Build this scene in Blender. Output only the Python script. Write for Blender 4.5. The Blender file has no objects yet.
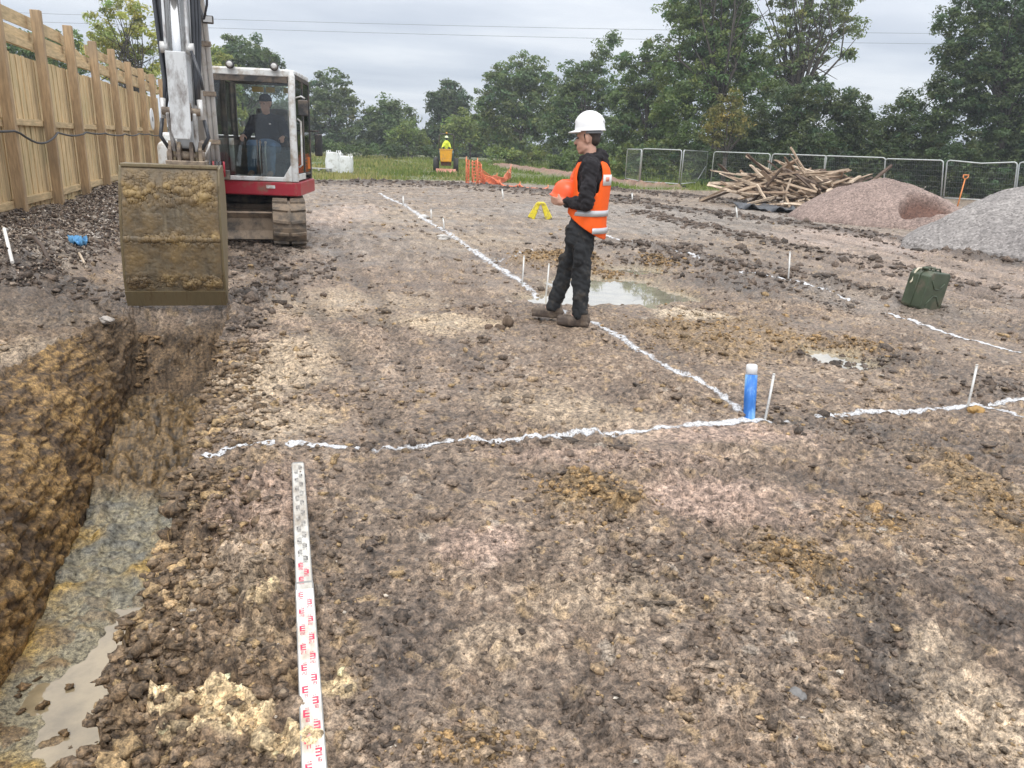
import bpy, bmesh, math, random
import numpy as np
from mathutils import Matrix, Vector
random.seed(7); rng = np.random.default_rng(7)
SC = bpy.context.scene
COL = SC.collection

# ------------------------------------------------------------------ camera model
FPX = 769.0; CAMH = 1.55; ROLL = math.radians(2.4)
def _n(v): return v/np.linalg.norm(v)
_dy = _n(np.array([280-512, 384-137, FPX]))
_up = _n(np.cross(_dy, np.array([math.cos(ROLL), -math.sin(ROLL), 0])))
if _up[1] < 0: _up = -_up
_dx = np.cross(_up, _dy)
if _dx[0] < 0: _dx = -_dx
RC = np.array([_dx, _dy, _up])
CPOS = np.array([0, 0, CAMH])
def ray(px, py): return RC @ np.array([px-512, 384-py, FPX])
def atY(px, py, Y): r = ray(px, py); return CPOS + r*Y/r[1]
def atX(px, py, X): r = ray(px, py); return CPOS + r*X/r[0]
def atD(px, py, D): r = ray(px, py); return CPOS + r*D/FPX
def sstep(a, b, x):
    t = np.clip((np.asarray(x, float)-a)/(b-a), 0, 1); return t*t*(3-2*t)
def depth_of(x, y): return 0.275*np.asarray(x) + 0.915*np.asarray(y)
def base_z(x, y):
    d = depth_of(x, y)
    return -0.3*sstep(24, 45, d) + 0.9*sstep(60, 200, d)*0
def g(px, py):
    r = ray(px, py); z = 0.0
    for _ in range(12):
        t = (z-CAMH)/r[2]; p = CPOS+r*t; z = float(base_z(p[0], p[1]))
    return p

# ------------------------------------------------------------------ noise
_H = rng.integers(0, 2**31, 4096)
def _hash(ix, iy, seed):
    return _H[(_H[(ix*73+seed*131) & 4095] + iy*57) & 4095]
def perlin(x, y, seed=0):
    ix = np.floor(x).astype(np.int64); iy = np.floor(y).astype(np.int64)
    fx = x-ix; fy = y-iy
    u = fx*fx*fx*(fx*(fx*6-15)+10); v = fy*fy*fy*(fy*(fy*6-15)+10)
    def gr(dx, dy):
        a = (_hash(ix+dx, iy+dy, seed) & 1023)*(2*math.pi/1024)
        return np.cos(a)*(fx-dx)+np.sin(a)*(fy-dy)
    a = gr(0, 0); b = gr(1, 0); c = gr(0, 1); d = gr(1, 1)
    return ((a+(b-a)*u) + ((c+(d-c)*u)-(a+(b-a)*u))*v)*1.5
def fbm(x, y, f, octs=3, seed=0, gain=.5):
    r = 0; amp = 1; tot = 0
    for o in range(octs):
        r = r + amp*perlin(x*f+o*17.3, y*f-o*9.1, seed+o); tot += amp; amp *= gain; f *= 2.03
    return r/tot
def worley(x, y, seed=0):
    ix = np.floor(x).astype(np.int64); iy = np.floor(y).astype(np.int64)
    d1 = np.full(x.shape, 9.0); d2 = np.full(x.shape, 9.0); idv = np.zeros(x.shape)
    for dx in (-1, 0, 1):
        for dy in (-1, 0, 1):
            h = _hash(ix+dx, iy+dy, seed)
            px = ix+dx+(h & 1023)/1024.0; py = iy+dy+((h >> 10) & 1023)/1024.0
            d = np.hypot(px-x, py-y)
            m = d < d1
            d2 = np.where(m, d1, np.minimum(d2, d))
            idv = np.where(m, ((h >> 20) & 255)/255.0, idv)
            d1 = np.where(m, d, d1)
    return d1, d2, idv

# ------------------------------------------------------------------ objects
def link(o):
    COL.objects.link(o); return o
def props(o, label=None, cat=None, group=None, kind=None):
    if label: o['label'] = label
    if cat: o['category'] = cat
    if group: o['group'] = group
    if kind: o['kind'] = kind
    return o
def thing(name, label, cat, loc=(0, 0, 0), rz=0.0, group=None, rot=None):
    o = bpy.data.objects.new(name, None); link(o)
    o.location = loc; o.rotation_euler = rot if rot else (0, 0, rz)
    o.empty_display_size = .2
    return props(o, label, cat, group)
def np_mesh(name, V, F, smooth=True):
    """V (n,3) float, F (m,k) int all the same k."""
    V = np.asarray(V, np.float32); F = np.asarray(F, np.int32)
    m = bpy.data.meshes.new(name)
    m.vertices.add(len(V)); m.vertices.foreach_set('co', V.ravel())
    k = F.shape[1]
    m.loops.add(F.size); m.loops.foreach_set('vertex_index', F.ravel())
    m.polygons.add(len(F))
    m.polygons.foreach_set('loop_start', np.arange(0, F.size, k, dtype=np.int32))
    m.polygons.foreach_set('loop_total', np.full(len(F), k, np.int32))
    if smooth: m.polygons.foreach_set('use_smooth', np.ones(len(F), bool))
    m.update(calc_edges=True); m.validate()
    return m
def attr_color(m, name, C):
    a = m.attributes.new(name, 'FLOAT_COLOR', 'POINT')
    C = np.asarray(C, np.float32)
    if C.shape[1] == 3: C = np.concatenate([C, np.ones((len(C), 1), np.float32)], 1)
    a.data.foreach_set('color', C.ravel())
def attr_float(m, name, v):
    a = m.attributes.new(name, 'FLOAT', 'POINT'); a.data.foreach_set('value', np.asarray(v, np.float32).ravel())
def mesh_obj(name, mesh, mat, parent=None):
    o = bpy.data.objects.new(name, mesh); link(o)
    if mat: mesh.materials.append(mat)
    if parent: o.parent = parent
    return o
def copy_tree(o, parent=None):
    c = o.copy(); COL.objects.link(c)
    c.parent = parent
    for ch in list(o.children): copy_tree(ch, c)
    return c

class MB:
    """collects shapes for ONE mesh"""
    def __init__(s): s.v = []; s.f = []; s.sm = []
    def add(s, V, F, smooth=False):
        b = len(s.v); s.v += [tuple(map(float, p)) for p in V]
        s.f += [tuple(b+i for i in f) for f in F]; s.sm += [smooth]*len(F); return s
    def box(s, c, d, M=None):
        x, y, z = d[0]/2, d[1]/2, d[2]/2
        V = [Vector((sx*x, sy*y, sz*z)) for sx in (-1, 1) for sy in (-1, 1) for sz in (-1, 1)]
        if M is not None: V = [M @ p for p in V]
        V = [p+Vector(c) for p in V]
        return s.add(V, [(0, 1, 3, 2), (4, 6, 7, 5), (0, 4, 5, 1), (2, 3, 7, 6), (0, 2, 6, 4), (1, 5, 7, 3)])
    def beam(s, a, b, w, h, up=(0, 0, 1), w2=None, h2=None):
        a = Vector(a); b = Vector(b); d = (b-a).normalized(); u = Vector(up)
        if abs(d.dot(u)) > .98: u = Vector((0, 1, 0))
        r = d.cross(u).normalized(); u = r.cross(d).normalized()
        V = []
        for p, ww, hh in ((a, w, h), (b, w2 or w, h2 or h)):
            for sx, sz in ((-1, -1), (1, -1), (1, 1), (-1, 1)): V.append(p+r*sx*ww/2+u*sz*hh/2)
        return s.add(V, [(3, 2, 1, 0), (4, 5, 6, 7), (0, 1, 5, 4), (1, 2, 6, 5), (2, 3, 7, 6), (3, 0, 4, 7)])
    def tube(s, pts, r, n=10, caps=True, smooth=True, ell=(1, 1), ref=None):
        pts = [Vector(p) for p in pts]; rs = r if isinstance(r, (list, tuple)) else [r]*len(pts)
        V = []; prev = None
        for i, p in enumerate(pts):
            d = (pts[min(i+1, len(pts)-1)]-pts[max(i-1, 0)])
            d = d.normalized() if d.length > 1e-9 else Vector((0, 0, 1))
            if prev is None:
                u = Vector(ref) if ref else (Vector((0, 0, 1)) if abs(d.z) < .9 else Vector((1, 0, 0)))
            else: u = prev
            u = (u-d*u.dot(d)).normalized(); prev = u; w = d.cross(u)
            for k in range(n):
                a = 2*math.pi*k/n
                V.append(p+(u*math.cos(a)*ell[0]+w*math.sin(a)*ell[1])*rs[i])
        F = []
        for i in range(len(pts)-1):
            for k in range(n):
                k2 = (k+1) % n
                F.append((i*n+k, i*n+k2, (i+1)*n+k2, (i+1)*n+k))
        s.add(V, F, smooth)
        if caps:
            b = len(s.v)-len(V)
            s.f.append(tuple(b+k for k in reversed(range(n)))); s.sm.append(False)
            e = b+(len(pts)-1)*n
            s.f.append(tuple(e+k for k in range(n))); s.sm.append(False)
        return s
    def lathe(s, prof, c=(0, 0, 0), n=20, M=None, smooth=True, sx=1, sy=1):
        V = []
        for r, z in prof:
            for k in range(n):
                a = 2*math.pi*k/n; V.append(Vector((r*math.cos(a)*sx, r*math.sin(a)*sy, z)))
        if M is not None: V = [M @ p for p in V]
        V = [p+Vector(c) for p in V]
        F = []
        for i in range(len(prof)-1):
            for k in range(n):
                k2 = (k+1) % n; F.append((i*n+k, i*n+k2, (i+1)*n+k2, (i+1)*n+k))
        if prof[0][0] > 1e-6: F.append(tuple(reversed(range(n))))
        if prof[-1][0] > 1e-6: F.append(tuple((len(prof)-1)*n+k for k in range(n)))
        return s.add(V, F, smooth)
    def ball(s, c, r, n=14, M=None):
        if not isinstance(r, (tuple, list)): r = (r, r, r)
        rings = n//2; V = []; F = []
        for i in range(rings+1):
            t = math.pi*i/rings
            for k in range(n):
                a = 2*math.pi*k/n
                V.append(Vector((r[0]*math.sin(t)*math.cos(a), r[1]*math.sin(t)*math.sin(a), r[2]*math.cos(t))))
        for i in range(rings):
            for k in range(n):
                k2 = (k+1) % n; F.append((i*n+k2, i*n+k, (i+1)*n+k, (i+1)*n+k2))
        if M is not None: V = [M @ p for p in V]
        return s.add([p+Vector(c) for p in V], F, True)
    def capsule(s, a, b, ra, rb=None, n=14, ell=(1, 1), ref=None):
        rb = ra if rb is None else rb
        a = Vector(a); b = Vector(b); d = b-a; L = d.length; d = d/L if L else Vector((0, 0, 1))
        pts = []; rs = []
        for t in (90, 60, 35, 15): 
            pts.append(a-d*ra*math.sin(math.radians(t))); rs.append(max(ra*math.cos(math.radians(t)), ra*.02))
        for i in range(5):
            pts.append(a+d*L*i/4); rs.append(ra+(rb-ra)*i/4)
        for t in (15, 35, 60, 90):
            pts.append(b+d*rb*math.sin(math.radians(t))); rs.append(max(rb*math.cos(math.radians(t)), rb*.02))
        return s.tube(pts, rs, n, True, True, ell, ref)
    def prism(s, poly, a0, a1, axis='x', M=None, smooth=False):
        """poly: 2D points; extruded a0..a1 along axis. axis x: (y,z); y: (x,z); z: (x,y)"""
        def P(u, v, w):
            return {'x': (w, u, v), 'y': (u, w, v), 'z': (u, v, w)}[axis]
        n = len(poly)
        V = [Vector(P(u, v, a0)) for u, v in poly]+[Vector(P(u, v, a1)) for u, v in poly]
        if M is not None: V = [M @ p for p in V]
        F = [tuple(range(n)), tuple(reversed(range(n, 2*n)))]+[(i, n+i, n+(i+1) % n, (i+1) % n) for i in range(n)]
        return s.add(V, F, smooth)
    def build(s, name, mat, parent=None, bevel=0, fix=True, seg=2, auto=None):
        m = bpy.data.meshes.new(name); m.from_pydata(s.v, [], s.f)
        m.polygons.foreach_set('use_smooth', s.sm)
        if fix:
            bm = bmesh.new(); bm.from_mesh(m); bmesh.ops.recalc_face_normals(bm, faces=bm.faces); bm.to_mesh(m); bm.free()
        m.update()
        o = mesh_obj(name, m, mat, parent)
        if bevel:
            md = o.modifiers.new('Bevel', 'BEVEL'); md.width = bevel; md.segments = seg; md.limit_method = 'ANGLE'; md.angle_limit = math.radians(40)
        return o

def remesh_obj(mb, name, mat, parent=None, voxel=.012, smooth=4, fac=.5, disp=0):
    """one continuous surface grown from overlapping shapes"""
    m = bpy.data.meshes.new('grow'); m.from_pydata(mb.v, [], mb.f)
    bm = bmesh.new(); bm.from_mesh(m); bmesh.ops.recalc_face_normals(bm, faces=bm.faces); bm.to_mesh(m); bm.free()
    t = bpy.data.objects.new('grow', m); COL.objects.link(t)
    md = t.modifiers.new('R', 'REMESH'); md.mode = 'VOXEL'; md.voxel_size = voxel; md.use_smooth_shade = True
    if smooth:
        ms = t.modifiers.new('S', 'SMOOTH'); ms.factor = fac; ms.iterations = smooth
    dg = bpy.context.evaluated_depsgraph_get(); dg.update()
    me = bpy.data.meshes.new_from_object(t.evaluated_get(dg))
    bpy.data.objects.remove(t); bpy.data.meshes.remove(m)
    me.name = name
    me.polygons.foreach_set('use_smooth', np.ones(len(me.polygons), bool))
    me.materials.clear()
    if disp:
        n = len(me.vertices); co = np.empty(n*3, np.float32); no = np.empty(n*3, np.float32)
        me.vertices.foreach_get('co', co); me.vertex_normals.foreach_get('vector', no)
        co = co.reshape(-1, 3); no = no.reshape(-1, 3)
        d = fbm(co[:, 0]*1.3+co[:, 2]*.8, co[:, 2]+co[:, 1]*.9, 9, 2, 55)+.6*fbm(co[:, 2]*2.2+co[:, 0], co[:, 1]*1.6, 16, 2, 57)
        co += no*(d*disp)[:, None]
        me.vertices.foreach_set('co', co.ravel()); me.update()
    return mesh_obj(name, me, mat, parent)

# ------------------------------------------------------------------ materials
def new_mat(name):
    m = bpy.data.materials.new(name); m.use_nodes = True
    nt = m.node_tree; return m, nt, nt.nodes['Principled BSDF']
def N(nt, t, **kw):
    n = nt.nodes.new(t)
    for k, v in kw.items():
        if k in n.inputs: n.inputs[k].default_value = v
        else: setattr(n, k, v)
    return n
def ramp(nt, fac, stops):
    r = nt.nodes.new('ShaderNodeValToRGB'); e = r.color_ramp.elements
    while len(e) < len(stops): e.new(.5)
    for i, (p, c) in enumerate(stops):
        e[i].position = p; e[i].color = (*c, 1) if len(c) == 3 else c
    nt.links.new(fac, r.inputs[0]); return r.outputs[0]
def coords(nt, scale=(1, 1, 1)):
    tc = nt.nodes.new('ShaderNodeTexCoord'); mp = nt.nodes.new('ShaderNodeMapping'); mp.inputs['Scale'].default_value = scale
    nt.links.new(tc.outputs['Object'], mp.inputs[0]); return mp.outputs[0]
def noise(nt, vec, scale, detail=4, rough=.55):
    n = nt.nodes.new('ShaderNodeTexNoise'); n.inputs['Scale'].default_value = scale; n.inputs['Detail'].default_value = detail; n.inputs['Roughness'].default_value = rough
    nt.links.new(vec, n.inputs['Vector']); return n.outputs['Fac']
def bump(nt, h, strength, dist, b, norm=None):
    n = nt.nodes.new('ShaderNodeBump'); n.inputs['Strength'].default_value = strength; n.inputs['Distance'].default_value = dist
    nt.links.new(h, n.inputs['Height'])
    if norm is not None: nt.links.new(norm, n.inputs['Normal'])
    nt.links.new(n.outputs[0], b.inputs['Normal']); return n.outputs[0]
def mixc(nt, fac, a, b, mode='MIX'):
    n = nt.nodes.new('ShaderNodeMix'); n.data_type = 'RGBA'; n.blend_type = mode
    def put(v, sock):
        if hasattr(v, 'is_output'): nt.links.new(v, sock)
        elif isinstance(v, (int, float)): sock.default_value = v
        else: sock.default_value = (*v, 1)
    put(fac, n.inputs[0]); put(a, n.inputs[6]); put(b, n.inputs[7]); return n.outputs[2]
def simple_mat(name, c, rough=.6, metal=0, var=.25, scale=6, dirt=None, dirt_amt=.5, dscale=3, bumpd=0, spec=.5, stretch=(1, 1, 1)):
    """base colour varied by noise, with mud or rust stains of their own shape"""
    m, nt, b = new_mat(name); v = coords(nt, stretch)
    n1 = noise(nt, v, scale, 5)
    col = ramp(nt, n1, [(.3, tuple(x*(1-var) for x in c)), (.7, tuple(min(1, x*(1+var)) for x in c))])
    rs = None
    if dirt:
        n2 = noise(nt, v, dscale, 7, .68)
        w = 1-dirt_amt
        fac = ramp(nt, n2, [(max(0, .25+w*.35), (0, 0, 0)), (min(1, .42+w*.35), (1, 1, 1))])
        col = mixc(nt, fac, col, dirt)
    nt.links.new(col, b.inputs['Base Color'])
    b.inputs['Roughness'].default_value = rough; b.inputs['Metallic'].default_value = metal
    b.inputs['Specular IOR Level'].default_value = spec
    if bumpd: bump(nt, noise(nt, v, scale*4, 4), .6, bumpd, b)
    return m
# ------------------------------------------------------------------ ground
XL0, XR0, TD = -1.47, -0.50, 1.0          # trench edges and depth
def edge_l(Y): return XL0 - .36*sstep(7.7, 5.2, Y) + .035*fbm(np.asarray(Y, float), 0*np.asarray(Y, float), 4, 2, 38) + .05*fbm(np.asarray(Y, float), 0*np.asarray(Y, float), 1.7, 3, 31) + .02*fbm(np.asarray(Y, float), 0*np.asarray(Y, float), 9, 2, 32) 
def edge_r(Y): return XR0 + .045*fbm(np.asarray(Y, float), 0*np.asarray(Y, float)+5, 1.9, 3, 33) + .022*fbm(np.asarray(Y, float), 0*np.asarray(Y, float), 9, 2, 34) - .05*sstep(3.2, 2.2, Y)
def tdepth(Y):
    Y = np.asarray(Y, float)
    return TD*(1-.22*sstep(4.6, 6.6, Y)-.78*sstep(6.75, 7.55, Y + .12*fbm(Y, Y*0, 2.5, 2, 35)))*sstep(-3.5, -2.5, Y)

PATCH = []
def patch(px, py, rx, ry, kind, s=1.0, h=0.0):
    c = g(px, py); D = RC[:, 2] @ (c-CPOS)
    a = rx*D/FPX; b = np.linalg.norm(g(px, py-ry)-g(px, py+ry))/2
    PATCH.append((c[0], c[1], a, b, kind, s, h))
for p in [
 (440,322,62,12,'tan',.9), (380,300,70,10,'tan',.5), (300,360,60,30,'tan',.45), (280,420,50,22,'tan',.6), (275,365,50,40,'tan',.55), (320,300,50,16,'tan',.5), (255,390,26,30,'tan',.5),
 (700,495,60,24,'pink',.8), (480,540,45,26,'pink',.7), (700,430,110,10,'pink',.7), (590,415,80,18,'tan',.5), (620,455,120,12,'pink',.4),
 (690,315,42,6,'cream',.9), (760,500,70,26,'pink',.35), (540,395,70,14,'tan',.35),
 (590,492,52,24,'ochre',1,.035), (800,562,50,26,'ochre',.95,.03), (1005,505,46,60,'ochre',.9,.03), (720,335,95,20,'ochre',.85,.03), (840,345,50,9,'ochre',.6,.03),
 (560,261,48,7,'ochre',1,.08), (660,262,20,5,'ochre',.5,.04), (610,272,20,3,'ochre',.3), (880,520,60,16,'ochre',.3),
 (760,285,80,14,'dark',.8,.05), (865,362,70,9,'dark',.85,.05), (1000,385,60,10,'dark',.6), (690,262,90,6,'dark',.6,.05), (650,247,90,6,'dark',.55,.05), (830,420,70,10,'dark',.5), (930,440,120,14,'dark',.4),
 (880,630,55,70,'dark',.8), (990,610,50,40,'dark',.55), (920,575,70,22,'dark',.5), (760,470,90,12,'dark',.3), (650,560,70,25,'dark',.35), (560,700,90,50,'dark',.45), (410,650,50,70,'dark',.5), (420,470,60,40,'dark',.3), (700,620,90,50,'dark',.3), (780,690,60,50,'dark',.3), (360,520,40,50,'dark',.35),
 (975,700,60,60,'sand',.85,-.03), (940,640,34,18,'sand',.7,-.02), (870,730,60,30,'sand',.4), (500,640,60,30,'tan',.35), (600,600,80,25,'tan',.35), (830,600,60,18,'tan',.3), (470,750,60,20,'ochre',.35),
 (265,500,50,45,'pink',.55), (235,560,36,40,'tan',.5), (250,640,40,26,'tan',.35),
 (214,718,62,25,'clay',1,.03), (330,690,30,16,'clay',.5,.02), (285,745,40,18,'clay',.45,.02), (262,600,26,18,'clay',.35,.02),
 (30,352,50,16,'cream',.3), (60,318,60,8,'tan',.25), (50,300,110,16,'dark',.85,.05), (40,375,60,18,'dark',.5,.02), (85,340,40,14,'dark',.4,.02), (20,330,60,6,'dark',.5),
 (150,335,60,22,'dark',.8), (100,315,50,14,'dark',.6,.04), (245,300,26,16,'dark',.7,.06), (235,330,16,22,'dark',.7,.05), (260,262,30,16,'dark',.7,.05), (300,275,40,20,'dark',.45,.03), (250,245,40,7,'dark',.6),
 (720,215,170,9,'greymud',.9), (860,240,90,10,'pinkgrey',.8), (660,225,110,9,'greymud',.7), (960,275,120,22,'pinkgrey',.45), (880,300,90,16,'greymud',.5), (560,210,90,8,'greymud',.6), (400,215,90,10,'tan',.3), (390,250,90,16,'greymud',.3), (470,240,70,10,'tan',.35),
 (335,215,40,14,'pinkgrey',.6), (330,240,40,14,'greymud',.35),
]: patch(*p)
# puddles: centre, radii in px, and depth of the hollow
PUD = []
for px, py, rx, ry, dep in [(612,287,62,13,.11), (842,357,34,9,.075), (672,293,24,6,.10), (548,296,30,4,.10), (640,268,30,4,.09), (820,351,16,5,.075)]:
    c = g(px, py); D = RC[:, 2] @ (c-CPOS)
    PUD.append((c[0], c[1], rx*D/FPX, np.linalg.norm(g(px, py-ry)-g(px, py+ry))/2, dep))
RUT = []
def rut(pts, w, kind, s, h):
    RUT.append(([g(*p)[:2] for p in pts], w, kind, s, h))
rut([(300,184),(420,184),(480,187),(560,195),(640,201)], .9, 'dark', .9, .16)
rut([(600,189),(680,196),(760,205),(850,222)], .5, 'dark', .9, .12)
rut([(620,201),(700,212),(790,224),(900,240),(1024,268)], .45, 'dark', .85, .10)
rut([(700,216),(790,232),(900,252),(1024,285)], .3, 'dark', .4, -.05)
rut([(640,212),(760,240),(900,270),(1024,300)], .3, 'dark', .45, .05)
rut([(640,247),(700,258),(800,275),(900,300)], .25, 'dark', .6, .06)
rut([(800,255),(900,276),(1024,305)], .16, 'dark', .5, -.04)
rut([(740,262),(850,285),(950,312),(1024,330)], .15, 'dark', .35, -.03)
rut([(500,166),(555,174),(610,182),(660,188)], 1.5, 'red', .95, .4)
rut([(250,262),(310,300),(360,370),(390,430)], .12, 'dark', .45, -.03)
rut([(330,240),(380,300),(420,380)], .14, 'dark', .4, -.03)
rut([(870,560),(890,620),(880,690)], .09, 'dark', .6, -.03)
rut([(1020,600),(960,640),(900,700)], .07, 'dark', .5, -.025)
GRASS_EDGE = np.array([g(*p)[:2] for p in [(40,183),(160,181),(310,180),(400,180),(480,181),(540,185),(620,189),(720,191),(760,187),(800,184),(900,184),(1024,186),(1250,195)]])
def grass_w(X, Y):
    d = 1.0
    ye = np.interp(X, GRASS_EDGE[:, 0], GRASS_EDGE[:, 1])
    return sstep(-.8, .9, Y-ye+.7*fbm(X, Y, .6, 3, 41))

COLS = dict(tan=(.37,.295,.21), pink=(.34,.25,.205), ochre=(.205,.142,.075), dark=(.064,.050,.041), sand=(.40,.32,.235), clay=(.53,.41,.25), cream=(.46,.385,.29),
            greymud=(.215,.19,.168), pinkgrey=(.33,.26,.22), red=(.2,.115,.085))
def ell(X, Y, c, a, b, noise_):
    rx = RC[0, 0], RC[1, 0]; l = math.hypot(*rx); ux, uy = rx[0]/l, rx[1]/l
    dx = X-c[0]; dy = Y-c[1]
    return np.hypot((dx*ux+dy*uy)/a, (-dx*uy+dy*ux)/b)+noise_
def poly_dist(X, Y, pts):
    d = np.full(X.shape, 1e9)
    for (x0, y0), (x1, y1) in zip(pts[:-1], pts[1:]):
        L2 = (x1-x0)**2+(y1-y0)**2
        t = np.clip(((X-x0)*(x1-x0)+(Y-y0)*(y1-y0))/L2, 0, 1)
        d = np.minimum(d, np.hypot(X-x0-t*(x1-x0), Y-y0-t*(y1-y0)))
    return d
def mound(X, Y):
    """spoil heaped along the foot of the fence"""
    a = sstep(-1.8, -2.9, X+.25*fbm(X, Y, .8, 2, 51))*sstep(7.3, 8.8, Y)
    e = sstep(13, 11.8, Y)*0+1
    return a*e*(.30+.12*fbm(X, Y, .7, 3, 52)) + .18*np.exp(-((X+2.7)/.5)**2-((Y-9.2)/1.0)**2)
def surf(X, Y, want_col=True):
    """height, colour and wetness of the trampled ground at X, Y (no trench)"""
    X = np.asarray(X, float); Y = np.asarray(Y, float)
    n_lo = fbm(X, Y, .45, 3, 1); n_mid = fbm(X, Y, 1.9, 4, 5); n_hi = fbm(X, Y, 7, 4, 9); n_vh = fbm(X, Y, 26, 3, 14)
    gw = grass_w(X, Y); site = 1-gw
    near = sstep(16, 6, Y)
    rough = np.clip(.5+.55*fbm(X, Y, .8, 3, 20)+.1*n_mid, .08, 1)
    tread = sstep(1.5, .9, X+.2*n_mid)*sstep(-.7, -.45, X)*sstep(4.3, 5.2, Y)*sstep(13, 11, Y)
    edge = sstep(.25, -.25, X)*sstep(-.8, -.5, X)*sstep(4.2, 3.4, Y)      # crumbled bank beside the trench
    shelf = sstep(-1.2, -1.7, X)*sstep(9.5, 8.5, Y)
    rough = np.clip(rough+.5*edge+.5*shelf, 0, 1.4)
    d1, d2, ident = worley(X*7.5+.6*n_hi, Y*6.0+.6*n_hi, 61)
    e1, e2, ident2 = worley(X*19+.5*n_vh, Y*16, 62)
    lump = np.maximum(0, 1-d1*1.35)*(ident > .5); lump2 = np.maximum(0, 1-e1*1.3)*(ident2 > .4)
    ridg = 1-np.abs(fbm(X, Y*1.6, 4.5, 4, 71))*2.4
    h = base_z(X, Y)+.045*n_lo*site+.022*n_mid*site
    wx = X+.05*n_hi+.012*n_vh; wy = Y+.05*fbm(X, Y, 6, 2, 77)+.012*fbm(X, Y, 24, 2, 78)
    crk = 1-np.abs(fbm(wx, wy, 5.0, 3, 72))*2.6; crk2 = 1-np.abs(fbm(wx, wy, 14, 3, 75))*2.4
    smear = sstep(.02, .35, fbm(X, Y, .9, 3, 251)+.25*fbm(X, Y, 4, 2, 254))*(1-edge)
    rough = rough*(1-.62*smear)
    h = h+site*smear*.010*fbm(X*.6+Y*.5, Y*2.2-X*1.2, 3.2, 3, 257)
    h = h+site*rough*(.030*lump**.8+.014*lump2-.034*np.clip(crk, 0, 1)**2-.018*np.clip(crk2, 0, 1)**2+.026*n_hi+.018*n_vh)
    h = h+site*(.005*n_vh+.008*n_hi)+edge*.045*(n_hi+lump+.4*n_vh)
    # print of the tracks: short cross bars
    bars = np.sin((Y+.05*n_mid+.02*n_hi)*2*math.pi/.135)
    h = h+tread*.012*bars*sstep(-.2, .3, n_mid+.3)
    h = h+mound(X, Y)*(1+.25*n_hi)
    col = None; wet = None
    dark = np.array((.062,.045,.033)); midc = np.array((.178,.133,.099)); pale = np.array((.36,.282,.212))
    lod = sstep(3.5, 14, Y)
    spk = fbm(X, Y, 21, 3, 14+200)*(1-lod)+fbm(X*1.1, Y*.28, 7, 3, 219)*lod      # crumbs and scuffs
    t = np.clip(.49+.10*smear+.40*n_mid+.20*n_lo+.30*n_hi*(1-.5*lod)+.62*spk*(1-.5*smear), 0, 1)
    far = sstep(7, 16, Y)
    def lerp(a, b, w): return a+(b-a)*w[..., None]
    if want_col:
        col = lerp(lerp(np.broadcast_to(dark, X.shape+(3,)), midc, sstep(0, .5, t)), pale, sstep(.5, .95, t))
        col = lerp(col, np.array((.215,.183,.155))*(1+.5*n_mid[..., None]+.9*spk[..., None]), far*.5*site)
        col = lerp(col, np.array((.1,.072,.056)), .55*np.clip(lump, 0, 1)*rough*(ident > .7))
        col = lerp(col, np.array((.34,.24,.13)), .5*(lump2 > .25)*(ident2 > .9))
        col = lerp(col, np.array((.42,.37,.31)), .5*(lump2 > .3)*(ident2 < .415))
        col = lerp(col, np.array((.36,.275,.215)), .5*tread*sstep(.1, .9, bars*.5+.5+.4*n_hi)*sstep(-.1, .4, n_mid+.15))
        col = lerp(col, np.array((.155,.105,.06))*(1+1.0*spk+.6*n_hi)[..., None], .6*edge)
        col = lerp(col, np.array((.42,.30,.165)), .75*edge*sstep(.30, .42, fbm(X, Y, 3.2, 3, 230)+.25*n_vh))
        col = lerp(col, np.array((.165,.115,.07))*(1+.8*spk+.7*n_hi)[..., None], shelf*.6)
        md = sstep(.06, .2, mound(X, Y))
        chips = np.clip(.5+n_vh*1.3+n_hi*.5, 0, 1)
        col = lerp(col, np.array((.09,.072,.06))*(1-.5*chips[..., None])+np.array((.34,.29,.235))*(chips[..., None]**2.5), md*.9)
        wet = np.clip(.35-.6*n_mid-.3*n_lo+.25*smear, 0, 1)
    n_e = .55*fbm(X, Y, 1.6, 4, 81)+.35*fbm(X, Y, 6, 3, 85)
    for (cx, cy, a, b, kind, s, hh) in PATCH:
        R = max(a, b)*1.9
        m = (np.abs(X-cx) < R) & (np.abs(Y-cy) < R)
        if not m.any(): continue
        w = sstep(1.25, .55, ell(X[m], Y[m], (cx, cy), a, b, n_e[m]*1.1))*s
        if kind == 'clay': w = sstep(.25, .4, w)
        h[m] = h[m]+w*hh*(.6+.9*np.clip(n_hi[m]+.5*lump[m]+.2, 0, 1.4))
        if want_col:
            cc = np.array(COLS[kind])*(1+.4*n_hi[m]+.9*spk[m])[:, None]
            if kind == 'ochre': w = w*np.clip(.35+1.2*np.maximum(lump[m], lump2[m]*.8)+.9*n_hi[m], 0, 1)
            col[m] = lerp(col[m], cc, np.clip(w*(.78 if kind == 'dark' else 1), 0, 1))
            if kind in ('dark', 'sand'): wet[m] = np.clip(wet[m]+.5*w, 0, 1)
            if kind in ('ochre', 'clay', 'pink'): wet[m] = wet[m]*(1-.7*w)
    for pts, w_, kind, s, hh in RUT:
        P = np.array(pts); R = w_*2.5
        m = (X > P[:, 0].min()-R) & (X < P[:, 0].max()+R) & (Y > P[:, 1].min()-R) & (Y < P[:, 1].max()+R)
        if not m.any(): continue
        d = poly_dist(X[m], Y[m], pts)/w_+n_e[m]*.8
        w = sstep(1.15, .35, d)
        h[m] = h[m]+w*hh*(.6+.6*n_mid[m])
        if want_col: col[m] = lerp(col[m], np.array(COLS[kind])*(1+.3*n_hi[m])[:, None], w*s)
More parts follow.
